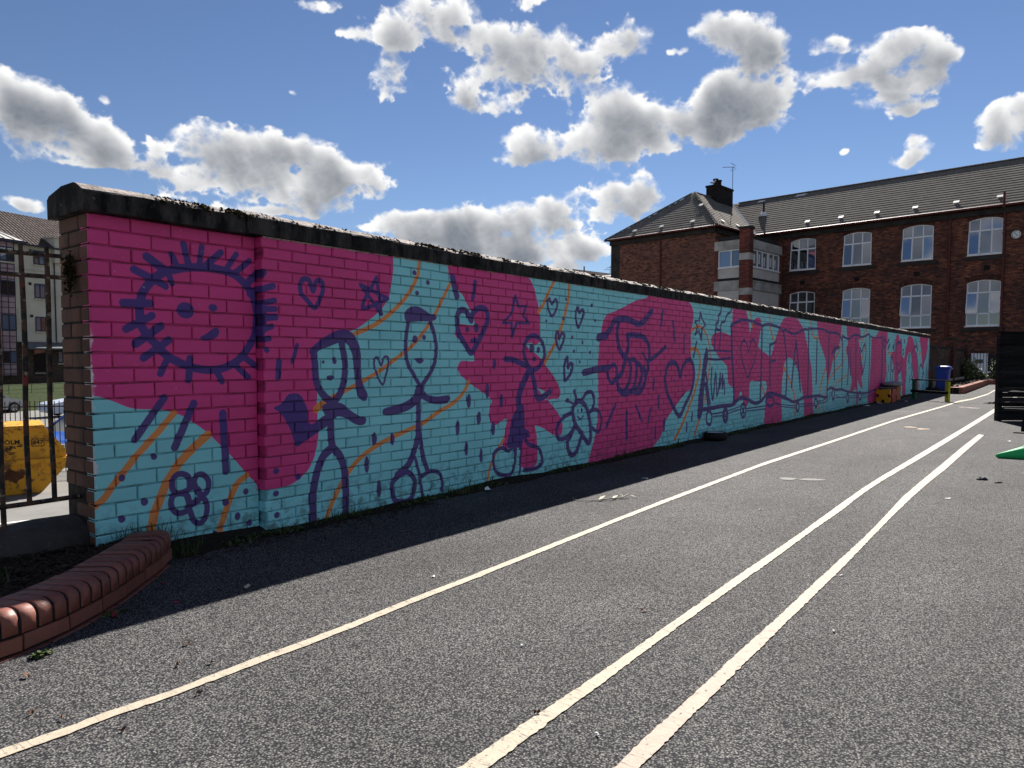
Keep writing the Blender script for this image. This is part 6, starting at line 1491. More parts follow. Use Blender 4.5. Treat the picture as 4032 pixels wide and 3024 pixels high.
# chimney with pots, aerial, gull
b = MB(); b.box((-15.75, 2.75, 13.4), (.9, 2.5, 1.45)); b.box((-15.75, 2.75, 14.18), (1.0, 2.6, .14)); b.build('chimney', M['chimney'], school, local=True); chm = bpy.context.scene.objects['chimney']
for y in (2.1, 2.65):
    b = MB(); b.lathe([(.0, 0), (.17, 0), (.16, .42), (.2, .46), (.2, .55), (.12, .55)], (-15.75, y, 14.24), 12); b.build('chimney_pot', M['chimney'], chm, local=True)
aer = empty('tv_aerial', Ws @ Vector((-15.32, 3.95, 14.25)), math.atan2(US.y, US.x)); aer.scale = (KS, KS, KS); tag(aer, 'thin television aerial on a pole beside the black school chimney', 'aerial')
M['metal'] = plain('grey_metal', (0.10, 0.11, 0.12), 0.5, var=0.1)
b = MB(); b.tube([(0, 0, -.6), (0, 0, 1.75)], .022, 6); b.build('pole', M['metal'], aer, local=True)
b = MB(); b.tube([(-.85, 0, 1.85), (.15, 0, 1.68)], .02, 6); b.build('boom', M['metal'], aer, local=True)
b = MB()
for i in range(7): b.tube([(-.8 + i * .12, -.16, 1.84 - i * .02), (-.8 + i * .12, .16, 1.84 - i * .02)], .008, 4)
for z in (-.25, .3):
    b.tube([(-.1, -.2, 1.7 + z), (.2, -.15, 1.7 + z * .3), (.2, .15, 1.7 + z * .3), (-.1, .2, 1.7 + z), (-.1, -.2, 1.7 + z)], .01, 4)
b.build('elements', M['metal'], aer, local=True)
gull = empty('gull', Ws @ Vector((-15.7, 1.62, 14.27)), math.atan2(US.y, US.x)); tag(gull, 'small gull standing on the school chimney', 'bird')
M['gull_white'] = plain('white_plumage', (0.6, 0.6, 0.6), .8); M['gull_grey'] = plain('grey_plumage', (0.16, 0.17, 0.19), .8)
b = MB(); b.tube([(-.24, 0, .19), (-.16, 0, .19), (-.02, 0, .17), (.1, 0, .2), (.17, 0, .28), (.21, 0, .33), (.26, 0, .335), (.29, 0, .325)], [.012, .05, .085, .08, .05, .048, .04, .012], 10); b.build('body', M['gull_white'], gull, local=True, smooth=True)
b = MB(); b.tube([(-.34, .05, .2), (-.15, .07, .215), (.06, .05, .22)], [.008, .045, .03], 8); b.tube([(-.34, -.05, .2), (-.15, -.07, .215), (.06, -.05, .22)], [.008, .045, .03], 8); b.build('wings', M['gull_grey'], gull, local=True, smooth=True)
b = MB(); b.tube([(.28, 0, .327), (.345, 0, .31)], [.014, .003], 6); b.tube([(0, .03, -.02), (0, .03, .1)], .006, 5); b.tube([(0, -.03, -.02), (0, -.03, .1)], .006, 5); b.build('beak_and_legs', M['line_peach'], gull, local=True)

# ------------------------------------------------------------------ low boundary wall beyond the mural, bed, bin
t = NT('pebble_dash', 0.95, 0.1); g = t.geo(); t.color(t.mix(t.ramp(t.noise(g, 1.6, 6, .6), [(0.35, 0.0), (0.7, 1.0)]), (0.030, 0.022, 0.019), (0.085, 0.062, 0.050))); t.bump(t.noise(g, 70.0, 3), 0.8, 0.01); M['pebble'] = t.mat
M['boundary_brick'] = brick_wall('boundary_brick', (0.10, 0.036, 0.030), (0.06, 0.026, 0.022), (0.02, 0.018, 0.018), (0.03, 0.02, 0.018), 0.235, 0.078, 0.0)
bwall = empty('boundary_wall', (31.2, 4.4, 0)); tag(bwall, 'low dark boundary wall with two brick pillars behind the blue bin', 'wall')
for x0, x1, z1 in ((31.06, 37.08, 1.66), (37.5, 42.38, 1.62)):
    b = MB(); b.box(((x0 + x1) / 2, 4.42, z1 / 2 - .3), (x1 - x0, .22, z1 + .6)); b.build('wall_panel', M['pebble'], bwall)
    x = x0
    while x < x1 - .05:
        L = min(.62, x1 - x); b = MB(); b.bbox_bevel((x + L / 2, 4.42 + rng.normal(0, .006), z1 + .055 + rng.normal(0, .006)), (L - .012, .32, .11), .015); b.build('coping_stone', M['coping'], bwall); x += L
for x in (37.29, 42.6):
    b = MB(); b.box((x, 4.36, .75), (.42, .42, 2.66)); b.build('pillar', M['boundary_brick'], bwall)
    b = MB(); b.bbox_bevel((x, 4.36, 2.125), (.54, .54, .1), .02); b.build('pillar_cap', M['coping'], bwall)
V = []; F = []
for i in range(700):                           # dead creeper hanging from the coping
    x = rng.uniform(33, 42); c = np.array([x, 4.295, 1.66 - abs(rng.normal(0, .16)) * (1 + math.sin(x * 3))]); n = len(V); a = rng.uniform(0, 6.28); r0 = rng.uniform(.01, .035)
    V += [c + np.array((r0 * math.cos(a + k * 2.1), rng.uniform(-.02, .01), r0 * math.sin(a + k * 2.1))) for k in range(3)]; F.append((n, n + 1, n + 2))
M['dry'] = plain('dry_creeper', (0.16, 0.13, 0.10), .9, var=.5, scale=40)
tag(np_mesh('creeper', V, F, M['dry'], bwall), kind='stuff')

curb = empty('planting_bed_edge', (29.1, 3.3, 0)); tag(curb, 'long red brick edge of the planting bed, from the blue bin to the shrubs', 'planter')
path = [(31.75, 4.24), (31.72, 3.62), (31.5, 3.45), (29.35, 3.36), (29.1, 3.27), (29.5, 3.0), (33.0, 3.05), (37.0, 3.12), (41.25, 3.2), (41.45, 3.1), (42.05, 2.75), (43.15, 2.05)]
M['curb_brick'] = plain('orange_red_curb_brick', (0.30, 0.105, 0.062), .75, .25, .25, 14)
V = []; F = []; nb = 0
def add_brick(c, d, L, W, H, z):
    global nb
    d = np.array(d); p = np.array((-d[1], d[0])); n = len(V); e = .006
    for (k, h) in ((1, 0), (1, H - .012), (.93, H)):
        for (a, q) in ((-1, -1), (1, -1), (1, 1), (-1, 1)): V.append((c[0] + d[0] * a * L / 2 * (k if h == H else 1) + p[0] * q * W / 2 * k, c[1] + d[1] * a * L / 2 * (k if h == H else 1) + p[1] * q * W / 2 * k, z + h))
    F.append((n + 8, n + 9, n + 10, n + 11))
    for r_ in (0, 4):
        for j in range(4): F.append((n + r_ + j, n + r_ + (j + 1) % 4, n + r_ + 4 + (j + 1) % 4, n + r_ + 4 + j))
core = MB()
for (p, q) in zip(path[:-1], path[1:]):
    p = np.array(p); q = np.array(q); L = np.hypot(*(q - p)); d = (q - p) / L; nn = np.array((-d[1], d[0])); k = max(1, int(L / .0755))
    for i in range(k): add_brick(p + d * L * (i + .5) / k + nn * .105, d, L / k - .009, .213, .1, .125 + rng.normal(0, .002))
    k = max(1, int(L / .225))
    for z in (.048, -.03):
        for i in range(k): add_brick(p + d * L * (i + .5) / k + nn * .108, d, L / k - .009, .205, .068, z)
    core.bar((*(p + nn * .105), .08), (*(q + nn * .105), .08), .19, .26)
tag(np_mesh('brick_courses', V, F, M['curb_brick'], curb), kind='stuff')
core.build('mortar', M['black_mortar'], curb)
b = MB(); V = []; F = []
xs = np.linspace(29.2, 43.2, 90)
for i, x in enumerate(xs):
    yb = np.interp(x, [29.2, 29.5, 41.25, 43.2], [3.3, 3.12, 3.32, 2.2])
    for j in range(10):
        q = j / 9; yt = np.interp(x, [29.2, 31.5, 31.75, 31.8], [3.34, 3.4, 3.6, 4.32]); V.append((x, yb + (yt - yb) * q, .15 + .10 * math.sin(q * 3.1) * (.5 + .5 * math.sin(x * 1.3) ** 2) + rng.normal(0, .018)))
F = [(10 * i + j, 10 * i + 10 + j, 10 * i + 11 + j, 10 * i + 1 + j) for i in range(89) for j in range(9)]
M['bed_soil'] = plain('dry_bed_soil', (0.040, 0.028, 0.022), 1.0, .1, .5, 8, .8)
tag(np_mesh('planting_bed_soil', V, F, M['bed_soil']), kind='structure')
V = []; F = []
for i in range(900): chip((rng.uniform(32.0, 42.5), rng.uniform(3.35, 4.2), .22 + rng.uniform(-.03, .05)), rng.uniform(.02, .07), rng.uniform(.008, .02), .01)
tag(np_mesh('bed_debris', V, F, M['chips']), kind='stuff')
edg = empty('edging_fence', (32, 4.16, .1)); tag(edg, 'low pale wooden edging fence along the dark boundary wall', 'fence')
M['pale_wood'] = plain('pale_wood', (0.36, 0.30, 0.25), .85, var=.25, scale=12)
for x0, x1 in ((31.2, 36.9), (37.6, 41.2)):
    for z in (.34, .16):
        b = MB(); b.box(((x0 + x1) / 2, 4.17, z), (x1 - x0, .03, .05)); b.build('rail', M['pale_wood'], edg)
    b = MB(); x = x0 + .05
    while x < x1: b.box((x, 4.17 - .022, .25), (.05, .015, .26)); x += .14
    tag(b.build('pickets', M['pale_wood'], edg), kind='stuff')

def leafy(name, c, rx, ry, rz, n, mat, parent=None, size=.05):
    V = []; F = []
    nk = 14; ks = rng.normal(0, .55, (nk, 3))
    for i in range(n):
        k = ks[rng.integers(nk)]; p = k * .75 + rng.normal(0, .33, 3); l = np.linalg.norm(p)
        if l > 1.25: p *= 1.25 / l
        o = np.array(c) + p * (rx, ry, rz); nrm = rng.normal(0, 1, 3) + (0, 0, .8); nrm /= np.linalg.norm(nrm); a = np.cross(nrm, rng.normal(0, 1, 3)); a /= np.linalg.norm(a); bb = np.cross(nrm, a); s = size * rng.uniform(.5, 1.3); m = len(V)
        V += [o - a * s, o + bb * s * .45 + nrm * s * .12, o + a * s, o - bb * s * .45 + nrm * s * .12]; F.append((m, m + 1, m + 2, m + 3))
    return tag(np_mesh(name, V, F, mat, parent), kind='stuff')
def leaf_mat(name, stops):
    t = NT(name, .55, .35); t.color(t.ramp(t.noise(t.geo(), 5.0, 3, .6), stops)); t.p.inputs['Subsurface Weight'].default_value = 0.0; return t.mat
M['leaf_var'] = leaf_mat('variegated_leaf', [(0.35, (0.035, 0.055, 0.02)), (0.5, (0.15, 0.19, 0.065)), (0.65, (0.45, 0.46, 0.25))])
M['leaf_dark'] = leaf_mat('dark_leaf', [(0.35, (0.016, 0.030, 0.012)), (0.6, (0.05, 0.075, 0.03))])
M['twig'] = plain('twig', (0.05, 0.035, 0.025), .9)
for (x, y, h, w, lab, m2) in ((41.45, 3.95, 1.15, .36, 'tall dark shrub with pale speckled leaves against the second brick pillar', 'leaf_var'), (42.3, 3.62, .42, .34, 'small low shrub in front of the white door', 'leaf_var'), (42.7, 2.98, 1.15, .36, 'pale green shrub right of the white door, beside the black screen', 'leaf_var'), (41.7, 4.0, .9, .42, 'deep green shrub at the foot of the second pillar', 'leaf_dark')):
    sh = empty('shrub', (x, y, .15)); tag(sh, lab, 'shrub')
    leafy('foliage', (x, y, .15 + h * .52), w, w, h * .42, 900, M[m2], sh, .055); leafy('inner_foliage', (x, y, .15 + h * .45), w * .8, w * .8, h * .4, 500, M['leaf_dark'], sh, .06)
    b = MB()
    for i in range(5): b.tube([(x, y, .1), (x + rng.normal(0, .1), y + rng.normal(0, .1), .15 + h * .5), (x + rng.normal(0, .2), y + rng.normal(0, .2), .15 + h * .9)], [.014, .01, .004], 5)
    b.build('stem', M['twig'], sh)
yr = empty('yard_railing', (43.3, 0, 0)); tag(yr, 'dark iron railing in front of the white door and the shrubs', 'railing')
M['dark_iron'] = plain('dark_iron', (0.03, 0.018, 0.016), .7, var=.2)
for z in (1.80, 1.60, .35):
    b = MB(); b.bar((43.3, 4.2, z), (43.3, -9, z), .05, .04); b.build('rail', M['dark_iron'], yr)
barm = None
for i in range(96):
    y = 4.1 - i * .136
    if barm is None:
        b = MB(); b.tube([(0, 0, 0), (0, 0, 2.35)], .012, 6); o = b.build('bar', M['dark_iron'], yr, local=True); barm = o.data; o.matrix_basis = Matrix.Translation((0, y, -.6))
    else: mesh_obj('bar', barm, yr, Matrix.Translation((0, y, -.6)), local=True)
# blue wheelie bin
M['bin_blue'] = plain('blue_bin_plastic', (0.018, 0.050, 0.30), .42, .45, .08, 3)
M['rubber'] = plain('black_rubber', (0.010, 0.010, 0.011), .75, .25, .2, 20)
binr = empty('wheelie_bin', (30.98, 3.80, 0.003), R(178)); binr.scale = (.86, .86, 1.0); tag(binr, 'blue wheelie bin standing at the far end of the mural wall', 'bin')
b = MB(); ws = [(.0, .185, .20), (.05, .19, .205), (.80, .235, .265), (.83, .25, .28), (.86, .25, .28)]; vs = []
for z, hx, hy in ws:
    c = .04; vs += [(hx - c, -hy, z), (hx, -hy + c, z), (hx, hy - c, z), (hx - c, hy, z), (-hx + c, hy, z), (-hx, hy - c, z), (-hx, -hy + c, z), (-hx + c, -hy, z)]
b.add(vs, [(i * 8 + j, i * 8 + (j + 1) % 8, i * 8 + 8 + (j + 1) % 8, i * 8 + 8 + j) for i in range(4) for j in range(8)] + [tuple(range(8))[::-1]]); b.build('body', M['bin_blue'], binr, local=True)
b = MB(); vs = []
for z, hx, hy in ((.862, .265, .30), (.90, .27, .31), (.935, .25, .28), (.965, .16, .18)):
    c = .06; vs += [(hx - c, -hy, z), (hx, -hy + c, z), (hx, hy - c, z), (hx - c, hy, z), (-hx + c, hy, z), (-hx, hy - c, z), (-hx, -hy + c, z), (-hx + c, -hy, z)]
b.add(vs, [(i * 8 + j, i * 8 + (j + 1) % 8, i * 8 + 8 + (j + 1) % 8, i * 8 + 8 + j) for i in range(3) for j in range(8)] + [tuple(range(24, 32)), tuple(range(8))[::-1]]); b.build('lid', M['bin_blue'], binr, local=True)
b = MB(); b.tube([(-.2, .33, .86), (.2, .33, .86)], .018, 8); b.build('handle', M['bin_blue'], binr, local=True)
for sx in (-1, 1):
    b = MB(); b.lathe([(.0, -.02), (.095, -.02), (.1, 0), (.095, .02), (0, .02)], (sx * .21, .21, .09), 16, Matrix.Rotation(R(90), 3, 'Y').to_4x4()); b.build('wheel', M['rubber'], binr, local=True)
tyr = empty('old_tyre', (30.6, 4.06, .015), R(20)); tyr.scale = (.8, .8, .8); tag(tyr, 'black tyre lying between the mural wall and the blue bin', 'tyre')
b = MB(); b.lathe([(.16, .0), (.26, -.01), (.3, .03), (.31, .08), (.3, .13), (.26, .17), (.16, .16), (.15, .08), (.16, 0)], n=24); b.build('tread', M['rubber'], tyr, local=True, smooth=True)

# ------------------------------------------------------------------ things along the foot of the mural
ty = empty('small_tyre', (10.04, 4.09, 0.02)); tag(ty, 'small black tyre lying flat against the mural wall under the painted train', 'tyre')
b = MB(); b.lathe([(.115, .02), (.15, .0), (.168, .018), (.176, .05), (.168, .085), (.15, .105), (.115, .098), (.112, .06), (.115, .02)], n=32); b.build('tread', M['rubber'], ty, local=True, smooth=True)
M['pale_lid'] = plain('pale_dusty_plastic', (0.42, 0.43, 0.45), .8, var=.25, scale=18)
b = MB(); b.lathe([(0, .088), (.09, .09), (.122, .1), (.126, .092), (.11, .08)], n=28); b.build('hub_disc', M['pale_lid'], ty, local=True)

def jig(w, h, sides, r=.05):
    """jigsaw outline w x h centred on x, sides = bottom, right, top, left: -1 socket, 1 tab, 0 flat"""
    cs = [(-w / 2, 0), (w / 2, 0), (w / 2, h), (-w / 2, h)]; out = []
    for i in range(4):
        p = np.array(cs[i]); q = np.array(cs[(i + 1) % 4]); d = (q - p) / np.hypot(*(q - p)); nn = np.array((d[1], -d[0])); out.append(tuple(p + d * .02))
        s = sides[i]
        if s:
            m = (p + q) / 2; cc = m + nn * s * r * .62
            for k in range(11):
                a = math.pi * (1.28 - k * (1.56 / 10.0)) if True else 0
                v = cc + d * r * math.cos(a) + nn * s * r * math.sin(a); out.append(tuple(v))
        out.append(tuple(q - d * .02))
    return out
bench = empty('jigsaw_bench', (21.8, 4.05, 0)); tag(bench, 'low bench of yellow, red and orange jigsaw panels with grey slats against the mural', 'bench')
M['jig_yellow'] = plain('yellow_plastic', (0.62, 0.33, 0.015), .5, .4, .08); M['jig_red'] = plain('red_plastic', (0.36, 0.022, 0.014), .5, .4, .08); M['jig_orange'] = plain('orange_plastic', (0.38, 0.075, 0.010), .5, .4, .08)
M['slat_grey'] = plain('weathered_slat', (0.17, 0.155, 0.145), .9, var=.25, scale=18)
def panel(name, c, ux, poly, th, mat):
    ux = Vector(ux).normalized(); nn = Vector((-ux.y, ux.x, 0))
    b = MB(); b.prism(poly, lambda p: Vector(c) + ux * p[0] + Vector((0, 0, p[1])) - nn * th / 2, lambda p: Vector(c) + ux * p[0] + Vector((0, 0, p[1])) + nn * th / 2)
    return b.build(name, mat, bench, recalc=True)
panel('panel', (21.76, 4.075, .01), (-.12, -1, 0), jig(.36, .37, (-1, -1, 0, -1)), .06, M['jig_yellow'])
panel('panel', (22.28, 3.92, .0), (1, .02, 0), jig(.62, .38, (0, -1, 0, 1), .06), .06, M['jig_red'])
panel('panel', (22.98, 3.93, .03), (1, .02, 0), jig(.66, .4, (0, -1, 0, 1), .06), .06, M['jig_orange'])
panel('panel', (23.3, 4.1, .03), (0, -1, 0), jig(.3, .37, (0, 0, 0, 0)), .06, M['jig_orange'])
for i, y in enumerate((3.98, 4.08, 4.18)):
    b = MB(); b.box((22.6, y, .405), (1.5, .08, .025)); b.build('slat', M['slat_grey'], bench)
for y in (4.0, 4.14):
    b = MB(); b.box((21.76, y, .385), (.075, .09, .03)); b.build('clip', M['black'], bench)
bag = empty('grey_sack', (22.75, 4.02, .42)); tag(bag, 'flat grey sack lying on top of the jigsaw bench', 'sack')
M['sack'] = plain('grey_sack_cloth', (0.25, 0.245, 0.255), .85, var=.2, scale=14, bump=.5)
b = MB(); vs = []; NU, NVv = 22, 12
for i in range(NVv + 1):
    ph = -math.pi / 2 + math.pi * i / NVv
    for j in range(NU):
        a = 2 * math.pi * j / NU; k = abs(math.cos(ph)) ** .6; cx_ = math.copysign(abs(math.cos(a)) ** .7, math.cos(a)); sx_ = math.copysign(abs(math.sin(a)) ** .7, math.sin(a))
        vs.append((.58 * k * cx_, .24 * k * sx_, .075 + .068 * math.sin(ph) * (1 + .12 * math.sin(7 * a)) + rng.normal(0, .004)))
b.add(vs, [(i * NU + j, i * NU + (j + 1) % NU, i * NU + NU + (j + 1) % NU, i * NU + NU + j) for i in range(NVv) for j in range(NU)]); b.build('cloth', M['sack'], bag, local=True, smooth=True)

hur = empty('balance_frame', (23.9, 3.25, 0)); tag(hur, 'low play frame with green post, yellow post and two black rails', 'play frame')
M['post_green'] = plain('green_post_paint', (0.012, 0.085, 0.035), .6, .35, .15); M['post_yellow'] = plain('yellow_post_paint', (0.42, 0.42, 0.02), .6, .35, .12)
A_ = Vector((24.36, 3.72, 0)); B_ = Vector((23.46, 2.75, 0)); D_ = (B_ - A_).normalized(); N_ = Vector((-D_.y, D_.x, 0))
for P, mt in ((A_, 'post_green'), (B_, 'post_yellow')):
    b = MB(); Mx = Matrix((D_, N_, Vector((0, 0, 1)))).transposed(); b.bbox_bevel(P + Vector((0, 0, .283)), (.13, .07, .59), .006, Mx); b.build('post', M[mt], hur)
M['rail_black'] = plain('black_rail', (0.010, 0.010, 0.011), .9, .08, .2)
for z, h, w, o in ((.593, .035, .055, .13), (.255, .07, .045, .06)):
    b = MB(); b.bar(A_ - D_ * o + Vector((0, 0, z)) - N_ * (0 if z > .5 else .055), B_ + D_ * o + Vector((0, 0, z)) - N_ * (0 if z > .5 else .055), w, h); b.build('rail', M['rail_black'], hur)

# ------------------------------------------------------------------ black timber screen and picnic bench at the right
M['black_timber'] = None
t = NT('black_stained_timber', .95, .04); g = t.geo()
tc_ = t.mix(t.ramp(t.noise(t.mapping(g, (1.5, 1.5, 26)), 1.0, 6, .65), [(0.35, 0.0), (0.75, 1.0)]), (0.008, 0.008, 0.009), (0.030, 0.028, 0.028))
t.color(t.mix(1.0, tc_, t.ramp(t.rnd(), [(0.0, .6), (1.0, 1.6)]), 'MULTIPLY')); t.bump(t.noise(t.mapping(g, (3, 3, 60)), 1.0, 4), .4, .006); M['black_timber'] = t.mat
scr = empty('timber_screen', (16.74, 1.11, 0), R(-51.8)); tag(scr, 'tall black timber board screen behind the picnic bench', 'fence')
z = .012; k = 0
while z < 1.66:
    hh = .0875; gap = .0012
    if k in (2, 4, 5): gap = .007
    parts = [(0.0, 3.4)]
    for (a, b_) in parts:
        b = MB(); b.bbox_bevel(((a + b_) / 2, rng.normal(0, .004), z + hh / 2), (b_ - a, .028, hh), .004); b.build('board', M['black_timber'], scr, local=True)
    z += hh + gap; k += 1
b = MB(); b.bbox_bevel((1.7, .0, z + .014), (3.44, .09, .03), .005); b.build('top_rail', M['black_timber'], scr, local=True)
for x in (.05, 1.7, 3.3):
    b = MB(); b.box((x, .065, .83), (.09, .09, 1.66)); b.build('post', M['black_timber'], scr, local=True)
# second side going back, so the screen reads as an enclosure
for k in range(18):
    b = MB(); b.bbox_bevel((3.42, 1.2, .06 + k * .09), (.028, 2.3, .082), .004); b.build('board', M['black_timber'], scr, local=True)
pb = empty('picnic_bench', (14.75, .45, 0), math.atan2(.618 * .763 + .786 * -.646 - 0 + 0, 1)); 
ex = (_rt * .763 - _fh * .646).normalized(); pb.rotation_euler = (0, 0, math.atan2(ex.y, ex.x)); tag(pb, 'black stained picnic bench at the right edge, in front of the black screen', 'picnic bench')
seat_end = Vector((0, 0, 1.19)) + _fh * 12.0 + _rt * 8.31; pb.location = (seat_end.x, seat_end.y, 0)
for y0, y1, zz, nm, n_ in ((-.02, .2, .355, 'seat', 2), (.55, 1.2, .62, 'table_plank', 5), (1.55, 1.77, .355, 'seat', 2)):
    w = (y1 - y0) / n_
    for i in range(n_):
        b = MB(); b.bbox_bevel((.8, y0 + w * (i + .5), zz), (1.6, w - .012, .035), .005); b.build('seat_plank' if nm == 'seat' else nm, M['black_timber'], pb, local=True)
for x in (.28, 1.32):
    for (p, q) in (((x, .0, 0), (x, .72, .60)), ((x, 1.75, 0), (x, 1.03, .60))):
        b = MB(); b.bar(p, q, .085, .05, up=(1, 0, 0)); b.build('leg', M['black_timber'], pb, local=True)
    b = MB(); b.bar((x + .05, -.02, .30), (x + .05, 1.77, .30), .04, .085); b.build('cross_beam', M['black_timber'], pb, local=True)
    b = MB(); b.bar((x + .05, .58, .575), (x + .05, 1.17, .575), .04, .06); b.build('cross_beam', M['black_timber'], pb, local=True)

# green cone on its side
cone = empty('green_cone', (10.40, .687, 0)); tag(cone, 'green plastic marker cone lying on its side at the right edge', 'cone')
M['green_plastic'] = plain('green_plastic', (0.035, 0.46, 0.14), .6, .12, .06)
axd = (_rt * 1.0 - _fh * .06 + Vector((0, 0, .075))).normalized()
zx = axd; xx = zx.cross(Vector((0, 0, 1))).normalized(); yy = zx.cross(xx); CM = Matrix((xx, yy, zx)).transposed()
org = Vector((10.40, .687, .026))
b = MB(); b.lathe([(0, .0), (.018, .0), (.021, .012), (.0245, .014), (.090, .315)], org, 32, CM); b.build('body', M['green_plastic'], cone, smooth=True)
b = MB(); b.lathe([(.090, .312), (.097, .318), (.098, .332), (.092, .338), (.101, .342), (.108, .350), (.108, .368), (.1, .374), (.112, .43), (.112, .44), (.0, .44)], org, 32, CM); b.build('collar', M['green_plastic'], cone)
b = MB(); b.box(org + CM @ Vector((0, 0, .45)), (.28, .28, .02), CM); b.build('base', M['green_plastic'], cone)

def crumple(name, c, L, W, H, mat, label, cat, group=None, rot=0.0, n=9):
    r_ = empty(name, (*c, 0), rot); tag(r_, label, cat, group)
    b = MB(); vs = []
    for i in range(n):
        for j in range(6):
            u_, v_ = i / (n - 1) * 2 - 1, j / 5 * 2 - 1; e_ = max(0, 1 - abs(u_) ** 2.2) * max(0, 1 - abs(v_) ** 2.2)
            vs.append((L * u_ * (1 + .1 * math.sin(5 * v_)), W * v_ * (.55 + .45 * (1 - u_ * u_)), .004 + H * e_ ** .6 * rng.uniform(.45, 1.0)))
    b.add(vs, [(i * 6 + j, i * 6 + 6 + j, i * 6 + 7 + j, i * 6 + 1 + j) for i in range(n - 1) for j in range(5)]); b.build('cloth' if cat == 'cloth' else 'sheet', mat, r_, local=True)
M['black_cloth'] = plain('black_cloth', (0.02, 0.021, 0.026), .9, var=.3, scale=20)
crumple('black_garment', (23.3, 1.70), .20, .12, .075, M['black_cloth'], 'black garment dropped on the asphalt beside the black screen', 'cloth', rot=FR)
crumple('dark_scrap', (8.40, .665), .055, .03, .03, M['black_cloth'], 'dark crumpled scrap touching the peach painted line', 'scrap', rot=FR)
crumple('dark_scrap', (8.28, .52), .045, .012, .014, M['black_cloth'], 'thin dark scrap on asphalt just right of the peach painted line', 'scrap', rot=FR + .2)

st = empty('dry_stalk', (5.2, 3.1, 0)); tag(st, 'dry pale plant stalk lying in the sun near the wall\'s shadow edge', 'stalk')
b = MB(); pts = [(5.09, 3.335, .004), (5.00, 3.27, .006), (4.985, 3.20, .008), (5.03, 3.13, .01), (5.10, 3.075, .012), (5.2, 3.02, .015), (5.30, 2.975, .012), (5.40, 2.965, .03), (5.47, 2.985, .075)]
b.tube(pts, [.0015, .002, .003, .004, .0055, .006, .006, .004, .0015], 6); b.build('stem', M['dry_stalk'], st)
for (p, q, w) in (((5.08, 3.08, .014), (5.22, 3.09, .03), .012), ((5.2, 3.02, .016), (5.33, 3.03, .022), .012), ((5.33, 2.97, .016), (5.37, 3.05, .03), .008), ((5.42, 2.97, .02), (5.42, 2.90, .01), .01)):
    b = MB(); p = Vector(p); q = Vector(q); d = (q - p); s_ = d.cross(Vector((0, 0, 1))).normalized() * w; b.add([p, p + d * .5 + s_, q, p + d * .5 - s_ + Vector((0, 0, .006))], [(0, 1, 2, 3)]); b.build('leaf', M['dry_stalk'], st)

def scrap(name, c, L, W, mat, label, cat, group, fold=.012, rot=None):
    rot = rng.uniform(0, 6.28) if rot is None else rot; r_ = empty(name, (*c, 0), rot); tag(r_, label, cat, group)
    b = MB(); x = [-L, -L * .3, L * .35, L]; vs = []
    for i, xx_ in enumerate(x):
        w = W * (0.35, 1.0, .95, .25)[i] if cat == 'leaf' else W * rng.uniform(.75, 1.1)
        vs += [(xx_ + rng.normal(0, L * .08), -w, .003 + fold * rng.random()), (xx_, 0, .004 + fold * 1.3 * rng.random()), (xx_ + rng.normal(0, L * .08), w, .003 + fold * rng.random())]
    b.add(vs, [(3 * i + j, 3 * i + 3 + j, 3 * i + 4 + j, 3 * i + 1 + j) for i in range(3) for j in range(2)]); b.build('blade' if cat == 'leaf' else 'sheet', mat, r_, local=True)
for c, L, lab in (((.92, 3.02), .017, 'brown leaf nearest the planter, just outside the shadow edge'), ((1.32, 2.68), .013, 'thin brown leaf midway between shadow edge and first cream line'), ((1.44, 2.85), .017, 'dark brown leaf near the shadow edge, farther from the camera'), ((1.41, 2.6), .010, 'pale brown leaf just short of the first cream line'), ((.88, 2.57), .009, 'small dark leaf almost touching the first cream line, nearer end'),
    ((.97, 2.34), .012, 'reddish brown leaf on the camera side of the first cream line'), ((1.25, 2.39), .010, 'tiny pale curled leaf beyond the first cream line, by its edge'), ((.83, 2.69), .011, 'slim orange brown leaf between shadow edge and first cream line, nearer end'), ((1.88, 1.37), .012, 'dark leaf touching the middle painted line'), ((2.98, 1.55), .016, 'brown leaf lying beside the middle painted line, further along')):
    scrap('dead_leaf', c, L, L * .5, M['dead_leaf'], lab, 'leaf', 'dead leaves scattered on the asphalt')
scrap('pale_leaf', (2.01, 3.33), .030, .017, M['dry_stalk'], 'pale dry leaf on asphalt just outside the shadow, near the planter', 'leaf', None)
for c, L, lab in (((1.40, 3.43), .026, 'red petal against the planter edge, nearer the camera'), ((1.76, 3.72), .018, 'red petal by the planter\'s outer corner under the mural'), ((1.66, 3.37), .014, 'red petal lying away from the planter in the shade')):
    scrap('red_petal', c, L, L * .5, M['petal'], lab, 'petal', 'red petals near the planter')
for c, L, W, lab in (((4.86, 4.10), .05, .03, 'torn white paper at the wall foot under the painted child\'s feet'), ((20.0, 4.15), .10, .06, 'crumpled white paper at the wall foot, under the last painted carriage'), ((21.3, 4.05), .12, .04, 'flat white paper just before the yellow jigsaw panel'), ((22.9, 3.72), .14, .035, 'white paper strip beside the red jigsaw panel')):
    scrap('paper_scrap', c, L, W, M['white_paper'], lab, 'paper', 'paper scraps along the wall foot', .03)
